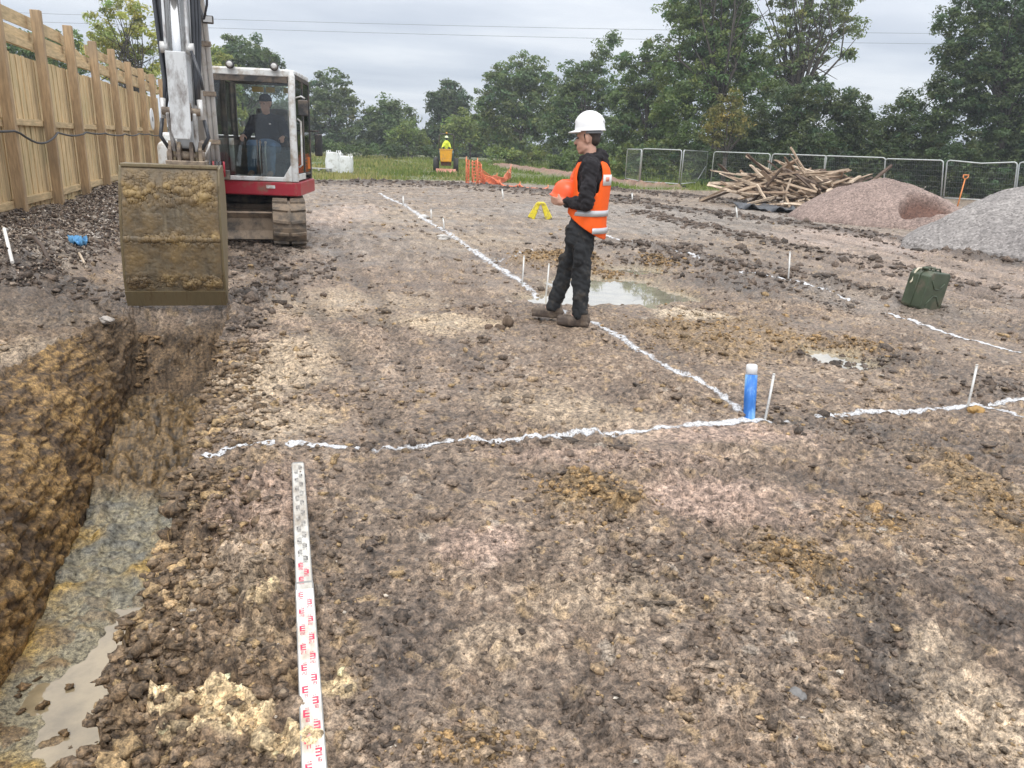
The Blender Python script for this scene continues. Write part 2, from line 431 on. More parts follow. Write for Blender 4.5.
    for cx, cy, a, b, dep in PUD:
        R = max(a, b)*2.2
        m = (np.abs(X-cx) < R) & (np.abs(Y-cy) < R)
        if not m.any(): continue
        w = sstep(1.45, .7, ell(X[m], Y[m], (cx, cy), a, b, n_e[m]*.9))
        flat = base_z(X[m], Y[m])-dep*.75
        h[m] = h[m]*(1-w)+w*(flat+(h[m]-base_z(X[m], Y[m]))*.25)
        if want_col:
            col[m] = lerp(col[m], np.array((.3,.25,.16)), w*.75); wet[m] = np.maximum(wet[m], w)
    if want_col:
        gc = lerp(np.broadcast_to(np.array((.085,.115,.03)), X.shape+(3,)), np.array((.22,.2,.09)), np.clip(.4+1.2*fbm(X, Y, .25, 3, 90), 0, 1)*.6)
        col = lerp(col, gc, gw)
        bk = sstep(1.2, .5, poly_dist(X, Y, RUT[8][0])/1.5+.4*fbm(X, Y, .7, 3, 240)); col = lerp(col, np.array((.25,.15,.11))*(1+.7*spk+.5*n_mid)[..., None], bk)
    for (cx, cy, ca, sa, L_, dp_) in PRINTS:
        m = (np.abs(X-cx) < .22) & (np.abs(Y-cy) < .22)
        if not m.any(): continue
        u = (X[m]-cx)*ca+(Y[m]-cy)*sa; v = -(X[m]-cx)*sa+(Y[m]-cy)*ca
        r_ = np.maximum(np.abs(u)/(L_/2), np.abs(v)/(.048+.012*np.clip(u/L_*2, -1, 1)))+.12*n_hi[m]
        w = sstep(1.1, .85, r_); rim = np.exp(-((r_-1.25)/.16)**2)
        h[m] = h[m]*(1-.55*w)+.55*w*base_z(X[m], Y[m])-w*(dp_+.006*np.sign(np.sin(u*2*math.pi/.032)))+rim*.009
    return h, (np.clip(col, .012, .75) if want_col else None), wet
PRINTS = []
for px, py, ang in [(430,520,20),(452,560,35),(505,575,15),(540,600,60),(600,640,70),(640,560,100),(690,600,110),(720,660,95),(770,610,80),(830,670,70),(860,600,60),(905,650,75),(930,700,80),(880,560,100),(960,610,120),(420,650,40),(470,690,25),(380,470,60),(400,400,80),(470,400,90),(520,440,100),(560,470,60),(610,520,30),(660,470,15),(720,450,160),(800,470,150),(850,450,20),(900,480,60),(350,560,80),(360,640,95),(700,720,100),(760,740,60),(590,730,110),(540,350,20),(480,350,10),(640,380,60),(680,400,150),(740,520,45),(820,520,120),(990,470,80)]:
    c_ = g(px, py); PRINTS.append((c_[0], c_[1], math.cos(math.radians(ang)), math.sin(math.radians(ang)), .29, .014))
def hz(x, y):
    """ground height under a single point"""
    return float(surf(np.array([x]), np.array([y]), False)[0][0])

def make_ground():
    # rows are closer together on the dug face at the end of the trench
    Ys = [-60, -20, -8, -4, -2.4, -1.2, -.5, 0]; y = .35
    while y < 34:
        Ys.append(y); y += min(.1, max(.0065, 1.15*(y*y+CAMH**2)/(CAMH*FPX)))*(.45 if 6.6 < y < 7.65 else 1)
    while y < 6000:
        Ys.append(y); y *= 1.035 if y < 140 else 1.3
    Y = np.array(Ys); nr = len(Y)
    nL, nW, nF, nR2, nG = 150, 130, 110, 40, 640
    el, er, dp = edge_l(Y), edge_r(Y), tdepth(Y)
    Xo = np.concatenate([np.linspace(0, 1, nL)**1.5]); 
    wl = .9*Y.clip(0)+3.2; wr = 1.08*Y.clip(0)+3.0
    big = sstep(34, 200, Y)*2.0+1
    left = el[:, None]-(wl*big)[:, None]*Xo[::-1][None, :]
    # trench columns
    k = sstep(.02, .25, dp)
    fl = np.maximum(el+.14, -1.35+.05*fbm(Y, Y*0, 1.3, 3, 39)); fr = er-.10
    tw = np.linspace(0, 1, nW+1)[1:]; tf = np.linspace(0, 1, nF+1)[1:]; tr = np.linspace(0, 1, nR2+1)[1:]
    wallX = el[:, None]+(fl-el)[:, None]*(1-(1-tw)**1.9)[None]
    wallZ = -dp[:, None]*(tw**1.35)[None]
    floorX = fl[:, None]+(fr-fl)[:, None]*tf[None]
    floorZ = -dp[:, None]+0*tf[None]
    rX = fr[:, None]+(er-fr)[:, None]*(tr**.7)[None]
    rZ = -dp[:, None]*(1-tr[None]**1.6)
    right = er[:, None]+(wr*big)[:, None]*(np.linspace(0, 1, nG+1)[1:]**1.12)[None]
    X = np.concatenate([left, wallX, floorX, rX, right], 1)
    YY = np.repeat(Y[:, None], X.shape[1], 1)
    Zt = np.concatenate([0*left, wallZ, floorZ, rZ, 0*right], 1)
    nc = X.shape[1]
    h, col, wet = surf(X, YY)
    # arc coordinate so the walls keep their detail
    S = np.cumsum(np.concatenate([X[:, :1], np.hypot(np.diff(X, axis=1), np.diff(Zt, axis=1))], 1), 1)
    ia, ib, ic, idd = nL, nL+nW, nL+nW+nF, nL+nW+nF+nR2
    nx = np.zeros(nc)
    tt = np.linspace(0, 1, nW); nx[ia:ib] = np.minimum(1, np.minimum(tt*6, (1-tt)*8))
    tt = np.linspace(0, 1, nR2); nx[ic:idd] = -np.minimum(1, np.minimum(tt*4, (1-tt)*3))
    intr = np.zeros(nc); intr[ia:idd] = 1
    inside = intr[None]*k[:, None]
    yw = Y*1.0
    s = S[:, ia:idd]; yy = YY[:, ia:idd]
    a1, a2, aid = worley(s*8.5, yy*8.5, 101); b1, b2, bid = worley(s*21, yy*21, 103)
    w1 = fbm(s, yy, 2.2, 4, 105); w2 = fbm(s, yy, 9, 4, 109); w3 = fbm(s, yy*.45, 16, 3, 112)
    disp = .055*w1+.036*w2-.03*np.clip(1-np.abs(fbm(s, yy*.8, 4.5, 3, 118))*2.6, 0, 1)**2+.03*np.maximum(0, 1-a1*1.3)*(aid > .45)+.012*np.maximum(0, 1-b1*1.3)+.016*w3+.012*fbm(s, yy, 30, 2, 119)
    isf = np.zeros(nc); isf[ib:ic] = 1; isf = isf[ia:idd]
    endf = sstep(.74, .6, dp/TD)[:, None]*np.ones_like(s)
    frow = isf[None]*(1-endf)
    # floor: smeared clay ridges across, silt at the near end, lower to the right
    ridge = np.abs(fbm(s*.55, yy, 5.5, 4, 115))
    silt = sstep(4.7, 3.5, yy+.3*w1)
    fdisp = .03*w1+.10*ridge*(1-silt)+.03*w2*(1-silt)+.012*w2+silt*(.02*np.maximum(0, 1-a1*1.3)*(aid > .72))+.05*(1-silt)+.05*sstep(5.0, 5.6, yy)*(w2+np.maximum(0, 1-a1*1.2))
    fx = np.linspace(0, 1, nF); tilt = np.zeros(nc); tilt[ib:ic] = (.07*(.45-fx)); tilt = tilt[ia:idd]
    crum = np.zeros(nc); crum[ib:ic] = .16*np.clip(1-fx/.16, 0, 1)**2 ; crum = crum[ia:idd]      # crumbs fallen to the foot of the wall
    crum = crum[None]*np.clip(.3+1.5*w1+.5*np.maximum(0, 1-a1), 0, 1.2)*sstep(3.5, 2.8, yy)
    disp = disp*(1-frow)+(fdisp+tilt[None]+crum)*frow
    nxx = nx[ia:idd][None]
    kk = k[:, None]
    X2 = X.copy(); Z = h.copy()
    X2[:, ia:idd] += disp*nxx*kk
    YY[:, ia:idd] -= (kk*endf*isf[None])*(.10*fbm(X[:, ia:idd], Zt[:, ia:idd], 3.5, 3, 131)+.05*fbm(X[:, ia:idd], Zt[:, ia:idd], 11, 3, 134))*sstep(.0, .15, dp)[:, None]
    Z[:, ia:idd] = Zt[:, ia:idd]+(1-kk)*h[:, ia:idd]+kk*disp*np.where(np.abs(nxx) > .3, .25, 1.0)
    # colours of the cut
    def lerp(a, b, w): return a+(b-a)*np.clip(w, 0, 1)[..., None]
    ones = np.ones(s.shape+(3,))
    br = ones*np.array((.135,.085,.04))
    tW = np.clip(.46+.6*w1+.6*w2+.75*fbm(s, yy*.6, 24, 3, 121), 0, 1)
    wc = lerp(br, ones*np.array((.29,.185,.075)), sstep(.35, .8, tW))
    wc = lerp(wc, ones*np.array((.075,.053,.036)), sstep(.45, .1, tW)*.8)
    wc = lerp(wc, ones*np.array((.40,.26,.10)), (bid > .84)*np.maximum(0, 1-b1)*.7)
    endw = sstep(6.3, 6.9, yy+.5*w1)*sstep(9, 8, yy)
    wc = lerp(wc, ones*np.array((.098,.068,.042))*(1+1.0*w2+.6*w3)[..., None], endw*.9)
    fl_c = ones*np.array((.245,.222,.155))
    fl_c = lerp(fl_c, ones*np.array((.15,.15,.13)), sstep(.0, .3, ridge)*(1-silt))
    fl_c = lerp(fl_c, ones*np.array((.36,.25,.085)), sstep(.1, .55, w1+.25*w2+.05))
    fl_c = lerp(fl_c, ones*np.array((.17,.11,.055)), (np.maximum(0, 1-a1*1.3)*(aid > .72) > .1)*silt*.8)
    fl_c = lerp(fl_c, ones*np.array((.15,.095,.045)), crum/.05)
    brn = sstep(5.0, 5.6, yy+.5*w1); fl_c = lerp(fl_c, ones*np.array((.135,.092,.046))*(1+1.2*w2+1.2*fbm(s, yy, 22, 3, 123))[..., None], brn)
    cc = lerp(wc, fl_c, frow)
    col[:, ia:idd] = lerp(col[:, ia:idd], cc, kk*np.ones_like(s))
    wet[:, ia:idd] = wet[:, ia:idd]*(1-kk)+kk*np.clip(.15+.75*frow+.2*w1, 0, 1)
    # make the left bank ragged and ochre just above the cut
    V = np.stack([X2, YY, Z], -1).reshape(-1, 3)
    i = np.arange(nr-1)[:, None]*nc+np.arange(nc-1)[None]
    F = np.stack([i, i+1, i+nc+1, i+nc], -1).reshape(-1, 4)
    m = np_mesh('ground', V, F)
    attr_color(m, 'soil', col.reshape(-1, 3)); attr_float(m, 'wet', wet.ravel())
    mat, nt, b = new_mat('mud')
    at = N(nt, 'ShaderNodeAttribute', attribute_name='soil'); aw = N(nt, 'ShaderNodeAttribute', attribute_name='wet')
    v = coords(nt)
    f1 = noise(nt, v, 38, 5, .65); f2 = noise(nt, v, 150, 4, .6); f0 = noise(nt, v, 9, 4, .6)
    c1 = mixc(nt, 1.0, at.outputs['Color'], ramp(nt, f1, [(.36, (.34,.32,.30)), (.48, (.92,.92,.92)), (.66, (1.75,1.70,1.62))]), 'MULTIPLY')
    c2 = mixc(nt, 1.0, c1, ramp(nt, f2, [(.36, (.55,.54,.53)), (.5, (1,1,1)), (.64, (1.42,1.41,1.4))]), 'MULTIPLY')
    vor = N(nt, 'ShaderNodeTexVoronoi', feature='F1'); vor.inputs['Scale'].default_value = 34; nt.links.new(v, vor.inputs['Vector'])
    sep = N(nt, 'ShaderNodeSeparateColor'); nt.links.new(vor.outputs['Color'], sep.inputs[0])
    pick = N(nt, 'ShaderNodeMath', operation='GREATER_THAN'); nt.links.new(sep.outputs[0], pick.inputs[0]); pick.inputs[1].default_value = .93
    small = N(nt, 'ShaderNodeMath', operation='LESS_THAN'); nt.links.new(vor.outputs['Distance'], small.inputs[0]); small.inputs[1].default_value = .33
    mul = N(nt, 'ShaderNodeMath', operation='MULTIPLY'); nt.links.new(pick.outputs[0], mul.inputs[0]); nt.links.new(small.outputs[0], mul.inputs[1])
    half = N(nt, 'ShaderNodeMath', operation='MULTIPLY'); nt.links.new(mul.outputs[0], half.inputs[0]); half.inputs[1].default_value = .4
    c3 = mixc(nt, half.outputs[0], c2, ramp(nt, sep.outputs[1], [(0, (.12,.09,.07)), (.5, (.4,.34,.28)), (1, (.5,.36,.2))]))
    nt.links.new(c3, b.inputs['Base Color'])
    mr = N(nt, 'ShaderNodeMapRange'); nt.links.new(aw.outputs['Fac'], mr.inputs[0]); mr.inputs[3].default_value = .80; mr.inputs[4].default_value = .27
    ad = N(nt, 'ShaderNodeMath', operation='MULTIPLY_ADD'); nt.links.new(f0, ad.inputs[0]); ad.inputs[1].default_value = .35; nt.links.new(mr.outputs[0], ad.inputs[2])
    sb = N(nt, 'ShaderNodeMath', operation='SUBTRACT'); nt.links.new(ad.outputs[0], sb.inputs[0]); sb.inputs[1].default_value = .17
    nt.links.new(sb.outputs[0], b.inputs['Roughness']); b.inputs['Specular IOR Level'].default_value = .45
    bn = bump(nt, f1, .8, .011, b); bump(nt, f2, .7, .0035, b, bn)
    o = mesh_obj('ground', m, mat); props(o, kind='structure')
    return o, mat
GROUND, MUD = make_ground()

# ------------------------------------------------------------------ puddles
def water_mat(name, c, r=.04):
    m, nt, b = new_mat(name); v = coords(nt)
    n = noise(nt, v, 4.5, 6, .62)
    nt.links.new(ramp(nt, n, [(.35, tuple(x*.68 for x in c)), (.65, tuple(x*1.18 for x in c))]), b.inputs['Base Color']); b.inputs['Coat Weight'].default_value = 1; b.inputs['Coat Roughness'].default_value = .02; b.inputs['Coat IOR'].default_value = 1.6
    b.inputs['Roughness'].default_value = r; b.inputs['IOR'].default_value = 1.33; b.inputs['Specular IOR Level'].default_value = .6
    bump(nt, noise(nt, v, 9, 2), .05, .01, b); return m
WATER = water_mat('puddle_water', (.42, .38, .29)); TRENCHW = water_mat('trench_water', (.33, .265, .165))
for ip, (cx, cy, a, b_, dep) in enumerate(PUD):
    if ip in (2, 3, 4, 5): continue          # these hollows share the water of their neighbour
    ext = 2.15 if ip == 0 else 1.45
    z = float(base_z(cx, cy))-dep*.52; R = 1.5*max(a, b_)
    pts = []
    ux, uy = _n(RC[:2, 0]); 
    mb = MB(); K = 40
    V = [(cx, cy, z)]+[(cx+ux*math.cos(t)*a*ext-uy*math.sin(t)*b_*ext, cy+uy*math.cos(t)*a*ext+ux*math.sin(t)*b_*ext, z) for t in np.linspace(0, 2*math.pi, K, endpoint=False)]
    mb.add(V, [(0, 1+i, 1+(i+1) % K) for i in range(K)])
    props(mb.build('puddle_water', WATER, fix=False), kind='structure')
zt = -TD+.012
mb = MB(); mb.add([(-1.42, -1.2, zt), (-.5, -1.2, zt), (-.5, 4.7, zt), (-1.42, 4.7, zt)], [(0, 1, 2, 3)])
props(mb.build('trench_water', TRENCHW, fix=False), kind='structure')

# ------------------------------------------------------------------ loose clods, crumbs and chips (nobody could count them)
def rocks(name, n, sampler, size, mat, sub=1, flat=(.35, .8), label=None, sink=.12):
    bm = bmesh.new(); bmesh.ops.create_icosphere(bm, subdivisions=sub, radius=1)
    V0 = np.array([v.co[:] for v in bm.verts]); F0 = np.array([[v.index for v in f.verts] for f in bm.faces]); bm.free()
    nv = len(V0)
    variants = []
    for k in range(8):
        o = rng.uniform(-50, 50, 3)
        r = 1+.75*perlin(V0[:, 0]*1.4+o[0], V0[:, 1]*1.4+V0[:, 2]*1.9+o[1], 7+k)+.45*perlin(V0[:, 0]*3.7+o[0], V0[:, 1]*3.7+V0[:, 2]*3.1+o[1], 27+k)+.16*rng.uniform(-1, 1, nv)
        variants.append(V0*r[:, None])
    x, y, z, col = sampler(n); n = len(x)
    sz = size(x, y, n)
    W = np.array(variants)[rng.integers(0, 8, n)]
    W = W*sz[:, None, None]*np.stack([rng.uniform(.8, 1.6, n), rng.uniform(.6, 1.1, n), rng.uniform(*flat, n)], -1)[:, None, :]
    a = rng.uniform(0, 6.283, n); ca, sa = np.cos(a)[:, None], np.sin(a)[:, None]
    X = W[..., 0]*ca-W[..., 1]*sa; Yv = W[..., 0]*sa+W[..., 1]*ca
    P = np.stack([X+x[:, None], Yv+y[:, None], W[..., 2]+z[:, None]+(sz*sink)[:, None]], -1).reshape(-1, 3)
    F = (F0[None]+(np.arange(n)*nv)[:, None, None]).reshape(-1, 3)
    m = np_mesh(name, P, F, smooth=False)
    attr_color(m, 'soil', np.repeat(col, nv, 0)); attr_float(m, 'wet', np.full(len(P), .25))
    o = mesh_obj(name, m, mat); props(o, kind='stuff'); return o
def clod_sampler(n):
    # even in screen area, denser on rough and dug ground
    py = 185+(768+40-185)*rng.uniform(0, 1, n)**1.0; px = rng.uniform(-80, 1120, n)
    P = np.array([g(a, b) for a, b in zip(px, py)])
    x, y = P[:, 0], P[:, 1]
    nz = fbm(x, y, 1.1, 3, 20)
    keep = ~((x > -.06) & (x < .085) & (y < 3.75)) & (rng.uniform(0, 1, n) < np.clip(.3+1.3*nz+.7*((x < .2) & (x > -.6)), .04, 1))
    keep &= ~((x > edge_l(y)-.02) & (x < edge_r(y)+.015) & (y < 7.6)) & (y < 33)
    for cx, cy, a, b_, dep in PUD: keep &= ~(((x-cx)/a)**2+((y-cy)/b_)**2 < .9)
    x, y = x[keep], y[keep]
    z, c, _ = surf(x, y)
    d = rng.uniform(0, 1, len(x))[:, None]
    c = c*rng.uniform(.55, 1.25, len(x))[:, None]
    c = np.where(d > .93, np.array((.3,.21,.11)), c); c = np.where(d < .012, np.array((.40,.36,.31)), c)
    return x, y, z, np.clip(c, .02, .6)
rocks('mud_clods', 46000, clod_sampler, lambda x, y, n: np.clip((.0022+.0014*np.abs(y))*np.exp(rng.normal(0, .62, n)), .003, .042), MUD)
def bank_sampler(n):
    y = 1.2+rng.uniform(0, 1, n)**1.4*5.0; x = edge_r(y)+np.abs(rng.normal(0, .17, n))-.02; ok = ((x < -.06) | (x > .085)) & ~((y > 3.72) & (y < 3.98)); x, y = x[ok], y[ok]; n = len(x)
    z, c, _ = surf(x, y)
    c = np.where(rng.uniform(0, 1, n)[:, None] > .85, np.array((.30,.21,.11)), np.array((.145,.10,.06)))*rng.uniform(.7, 1.25, n)[:, None]
    return x, y, z, c
rocks('mud_clods', 3400, bank_sampler, lambda x, y, n: np.clip(.0085*np.exp(rng.normal(0, .65, n)), .003, .04), MUD, sub=2)
def patch_sampler(kinds, per):
    def f(n):
        xs, ys = [], []
        ps = [p for p in PATCH if p[4] in kinds]
        ux, uy = _n(RC[:2, 0])
        for (cx, cy, a, b_, k, s, h) in ps:
            q = rng.normal(0, .5, (int(per*s), 2))
            xs.append(cx+ux*q[:, 0]*a-uy*q[:, 1]*b_); ys.append(cy+uy*q[:, 0]*a+ux*q[:, 1]*b_)
        x = np.concatenate(xs); y = np.concatenate(ys)
        ok = (x > edge_r(y)+.03); x, y = x[ok], y[ok]
        z, c, _ = surf(x, y)
        c = np.array((.215,.14,.065))*rng.uniform(.45, 1.6, (len(x), 1))
        return x, y, z, c
    return f
rocks('mud_clods', 0, patch_sampler(('ochre',), 520), lambda x, y, n: np.clip((.003+.0013*y)*np.exp(rng.normal(0, .55, n)), .004, .035), MUD)
def dark_sampler(n):
    xs, ys = [], []; ux, uy = _n(RC[:2, 0])
    for (cx, cy, a, b_, k, s, h) in [p for p in PATCH if p[4] == 'dark']:
        q = rng.normal(0, .55, (int((90 if cy < 4.2 else 240)*s), 2)); xs.append(cx+ux*q[:, 0]*a-uy*q[:, 1]*b_); ys.append(cy+uy*q[:, 0]*a+ux*q[:, 1]*b_)
    for pts, w_, k, s, h in RUT:
        if k != 'dark' or h < 0: continue
        P = np.array(pts); L = np.concatenate([[0], np.cumsum(np.hypot(*np.diff(P, axis=0).T))]); t = rng.uniform(0, L[-1], int(130*L[-1]**.6))
        xs.append(np.interp(t, L, P[:, 0])+rng.normal(0, w_*1.0, len(t))); ys.append(np.interp(t, L, P[:, 1])+rng.normal(0, w_*1.0, len(t)))
    x = np.concatenate(xs); y = np.concatenate(ys); ok = ((x > edge_r(y)+.03) | (y > 8)) & ~((x > -.07) & (x < .09) & (y < 3.8)); x, y = x[ok], y[ok]
    z, c, _ = surf(x, y)
    return x, y, z, np.array((.085,.064,.05))*rng.uniform(.5, 1.7, (len(x), 1))
rocks('mud_clods', 0, dark_sampler, lambda x, y, n: np.clip((.0015+.0024*y)*np.exp(rng.normal(0, .55, n)), .003, .075), MUD)
def pit_sampler(n):
    y = rng.uniform(1.6, 7.3, n); el = edge_l(y); er = edge_r(y)
    x = el+.22+np.abs(rng.normal(0, .12, n)); dp = tdepth(y)
    m = rng.uniform(0, 1, n) < .25; x = np.where(m, rng.uniform(el+.25, er-.12), x)
    ok = (x < er-.1) & ((y < 3.6) | (y > 5.3)); x, y, dp = x[ok], y[ok], dp[ok]
    return x, y, -dp+.02, np.array((.17,.11,.055))*rng.uniform(.6, 1.5, (len(x), 1))
rocks('mud_clods', 700, pit_sampler, lambda x, y, n: np.clip(.016*np.exp(rng.normal(0, .5, n)), .006, .05), MUD, sub=2)
def chips(n):
    """broken bark, stones and rubble over the heap at the fence"""
    x = rng.uniform(-3.75, -1.9, n); y = rng.uniform(7.6, 22, n)
    ok = mound(x, y) > .07+.12*rng.uniform(0, 1, n)*(x > -2.6); x, y = x[ok], y[ok]; n = len(x)
    z, _, _ = surf(x, y, False)
    L = rng.uniform(.015, .055, n)*(.8+.03*y); W = L*rng.uniform(.25, .7, n)
    a = rng.uniform(0, 6.283, n); tl = rng.normal(0, .5, n)
    ux = np.stack([np.cos(a)*np.cos(tl), np.sin(a)*np.cos(tl), np.sin(tl)], -1)*L[:, None]/2
    r = rng.normal(0, 1, (n, 3)); vx = np.cross(ux, r); vx /= np.linalg.norm(vx, axis=1)[:, None]; nz = np.cross(ux, vx); nz /= np.linalg.norm(nz, axis=1)[:, None]
    vx = vx*W[:, None]/2; nz = nz*(W*.18)[:, None]
    c = np.stack([x, y, z+.012], -1)
    V = np.stack([c-ux-vx-nz, c+ux-vx-nz, c+ux*.9+vx-nz, c-ux*.8+vx-nz, c-ux-vx+nz, c+ux-vx+nz, c+ux*.9+vx+nz, c-ux*.8+vx+nz], 1).reshape(-1, 3)
    f = np.array([(3,2,1,0), (4,5,6,7), (0,1,5,4), (1,2,6,5), (2,3,7,6), (3,0,4,7)])
    F = (f[None]+(np.arange(n)*8)[:, None, None]).reshape(-1, 4)
    m = np_mesh('bark_chips', V, F, False)
    pal = np.array([(.08,.06,.05), (.14,.1,.075), (.23,.18,.14), (.36,.31,.26), (.5,.46,.42)])
    col = pal[rng.choice(5, n, p=[.34, .3, .18, .12, .06])]*rng.uniform(.7, 1.2, (n, 1))
    attr_color(m, 'soil', np.repeat(col, 8, 0)); attr_float(m, 'wet', np.full(n*8, .3))
    props(mesh_obj('bark_chips', m, MUD), kind='stuff')
chips(19000)
# ------------------------------------------------------------------ sprayed setting-out lines on the soil
def paint_mat():
    m, nt, b = new_mat('line_paint'); v = coords(nt)
    n = noise(nt, v, 60, 5, .65); n2 = noise(nt, v, 130, 4, .65)
    nt.links.new(ramp(nt, n, [(.34, (.34,.33,.32)), (.47, (.56,.57,.59)), (.66, (.70,.72,.75))]), b.inputs['Base Color'])
    b.inputs['Roughness'].default_value = .9; b.inputs['Specular IOR Level'].default_value = .2; bump(nt, n, .5, .008, b)
    # the film thins out to single specks at its edges
    at = N(nt, 'ShaderNodeAttribute', attribute_name='film')
    a = N(nt, 'ShaderNodeMath', operation='MULTIPLY_ADD'); nt.links.new(n2, a.inputs[0]); a.inputs[1].default_value = 2.6; nt.links.new(at.outputs['Fac'], a.inputs[2])
    c = N(nt, 'ShaderNodeMapRange'); nt.links.new(a.outputs[0], c.inputs[0]); c.inputs[1].default_value = 1.25; c.inputs[2].default_value = 2.25
    nt.links.new(c.outputs[0], b.inputs['Alpha']); return m
PAINT = paint_mat()
def sprayed_line(pts, width, label, cover=.75, res=None, seed=0, chalk=0):
    """ragged film of paint draped over the clods, pts are ground points"""
    P = np.array(pts, float)[:, :2]; seg = np.hypot(*np.diff(P, axis=0).T); L = np.concatenate([[0], np.cumsum(seg)])
    d0 = np.linalg.norm(P.mean(0)); res = res or max(.006, .0016*d0)
    ns = int(L[-1]/max(res, .0022*d0))+2; nw = max(6, int(width*2.5/res))
    s = np.linspace(0, L[-1], ns); X0 = np.interp(s, L, P[:, 0]); Y0 = np.interp(s, L, P[:, 1])
    wob = .03*fbm(s, s*0+seed, 1.3, 3, 200)+.015*fbm(s, s*0+seed, 6, 2, 203)
    tx = np.gradient(X0, s); ty = np.gradient(Y0, s); l = np.hypot(tx, ty); tx /= l; ty /= l
    u = np.linspace(-1.25, 1.25, nw)*width
    X = X0[:, None]-ty[:, None]*(u+wob[:, None]); Y = Y0[:, None]+tx[:, None]*(u+wob[:, None])
    Z = surf(X, Y, False)[0]+.0035
    q = np.abs(u[None]/width*2)/(.85+.5*fbm(X, Y, 1.1, 2, 206))
    n = fbm(X, Y, 15, 4, 207)*1.0+fbm(X, Y, 3, 3, 211)*.6
    dens = cover*1.0-.85*q**2+n*1.05+.12*chalk
    keepv = dens > -.05
    i = np.arange(ns-1)[:, None]*nw+np.arange(nw-1)[None]
    F = np.stack([i, i+1, i+nw+1, i+nw], -1).reshape(-1, 4)
    kv = keepv.ravel(); F = F[kv[F].sum(1) >= 3]
    V = np.stack([X, Y, Z], -1).reshape(-1, 3)
    used = np.unique(F); mp = np.full(len(V), -1); mp[used] = np.arange(len(used))
    me = np_mesh('marking_line', V[used], mp[F]); attr_float(me, 'film', np.clip(dens.ravel()[used], -.2, 1.0))
    o = mesh_obj('marking_line', me, PAINT)
    return props(o, label, 'marking line', 'white sprayed setting-out lines')
G2 = lambda *p: [g(*q) for q in p]
sprayed_line(G2((204,457),(225,450),(250,446),(275,444)), .09, 'short white sprayed streak on the crumbled trench edge above the staff end', 1.15, seed=21)
sprayed_line(G2((285,444),(300,443),(380,446),(450,438),(530,435),(600,429),(680,424),(750,420),(790,420)), .075, 'white sprayed line running crosswise from the trench edge to the blue topped marker post', .95, seed=1)
sprayed_line(G2((815,416),(860,411),(910,409),(965,404),(1005,400),(1040,396)), .07, 'white sprayed line running crosswise past the leaning rod at the right edge', 1.05, seed=2)
sprayed_line(G2((975,405),(1000,408),(1024,416)), .05, 'short white sprayed tail curving forward beside the ochre stone', .7, seed=3)
sprayed_line(G2((745,412),(715,390),(690,378),(660,364),(640,352),(618,338),(592,322)), .085, 'white sprayed line from the blue topped marker post back to the standing worker', .85, seed=4)
sprayed_line(G2((565,312),(545,298),(520,281),(500,268),(470,248),(445,231),(425,219),(408,207),(380,194)), .15, 'long white sprayed line running from the worker far back to the field', .9, seed=5)
sprayed_line(G2((1022,352),(970,338),(925,324),(885,313)), .06, 'thin white sprayed line in front of the green fuel can', 1.5, seed=6)
sprayed_line(G2((850,303),(820,292),(790,283),(765,277),(740,270)), .065, 'thin white sprayed line passing the rod behind the fuel can', 1.6, seed=7)
sprayed_line(G2((705,262),(680,255),(655,248),(620,240),(600,233)), .09, 'faint white sprayed line in grey mud behind the large puddle', 1.4, seed=8)
sprayed_line(G2((480,262),(500,259),(520,256),(545,254)), .12, 'patchy white sprayed mark beside the ochre spoil left of the worker', .45, seed=9)

# ------------------------------------------------------------------ steel setting-out pins
STEEL = simple_mat('pin_steel', (.62, .62, .60), .45, .2, .12, 20, (.25, .17, .12), .25, 9)
def pin(base, top, label, r=None):
    p = g(*base); D = RC[:, 2] @ (p-CPOS)
    t = CPOS+ray(*top)*(RC[:, 2] @ (p-CPOS))/FPX
    z = hz(p[0], p[1]); r = r or max(.008, .0011*D)
    o = thing('marker_rod', label, 'marker rod', (p[0], p[1], z), group='thin steel setting-out rods')
    d = Vector(t-np.array([p[0], p[1], z]))
    b = MB(); b.tube([-d.normalized()*.1, d*.5+Vector((r*.25, 0, 0)), d], r, 8); b.build('rod', STEEL, o)
    c = MB(); c.tube([d*.985, d*.995, d*1.012], [r*1.25, r*1.3, r*.9], 8); c.build('cap', STEEL, o)
for b_, t_, l_ in [
 ((765,419),(774,374),'leaning steel rod just right of the blue topped marker post'),
 ((968,405),(977,365),'leaning white rod beside the ochre stone near the right edge'),
 ((788,281),(790,252),'upright white rod behind and left of the green fuel can'),
 ((546,291),(549,264),'thin rod just left of the worker boots, nearer of two'),
 ((522,285),(524,256),'thin rod by ochre spoil left of the worker, farther of two'),
 ((737,219),(736,207),'short white rod in front of the broken timber heap'),
 ((632,202),(632,193),'short white rod in mud behind the worker back'),
 ((503,199),(502,189),'short white rod in mud below the orange netting posts'),
 ((403,206),(403,196),'far white rod beside the far end of the long line'),
 ((431,218),(431,209),'far white rod just right of the long line, middle of three'),
 ((444,229),(443,218),'white rod beside the long line, nearest of the far three')]:
    pin(b_, t_, l_)

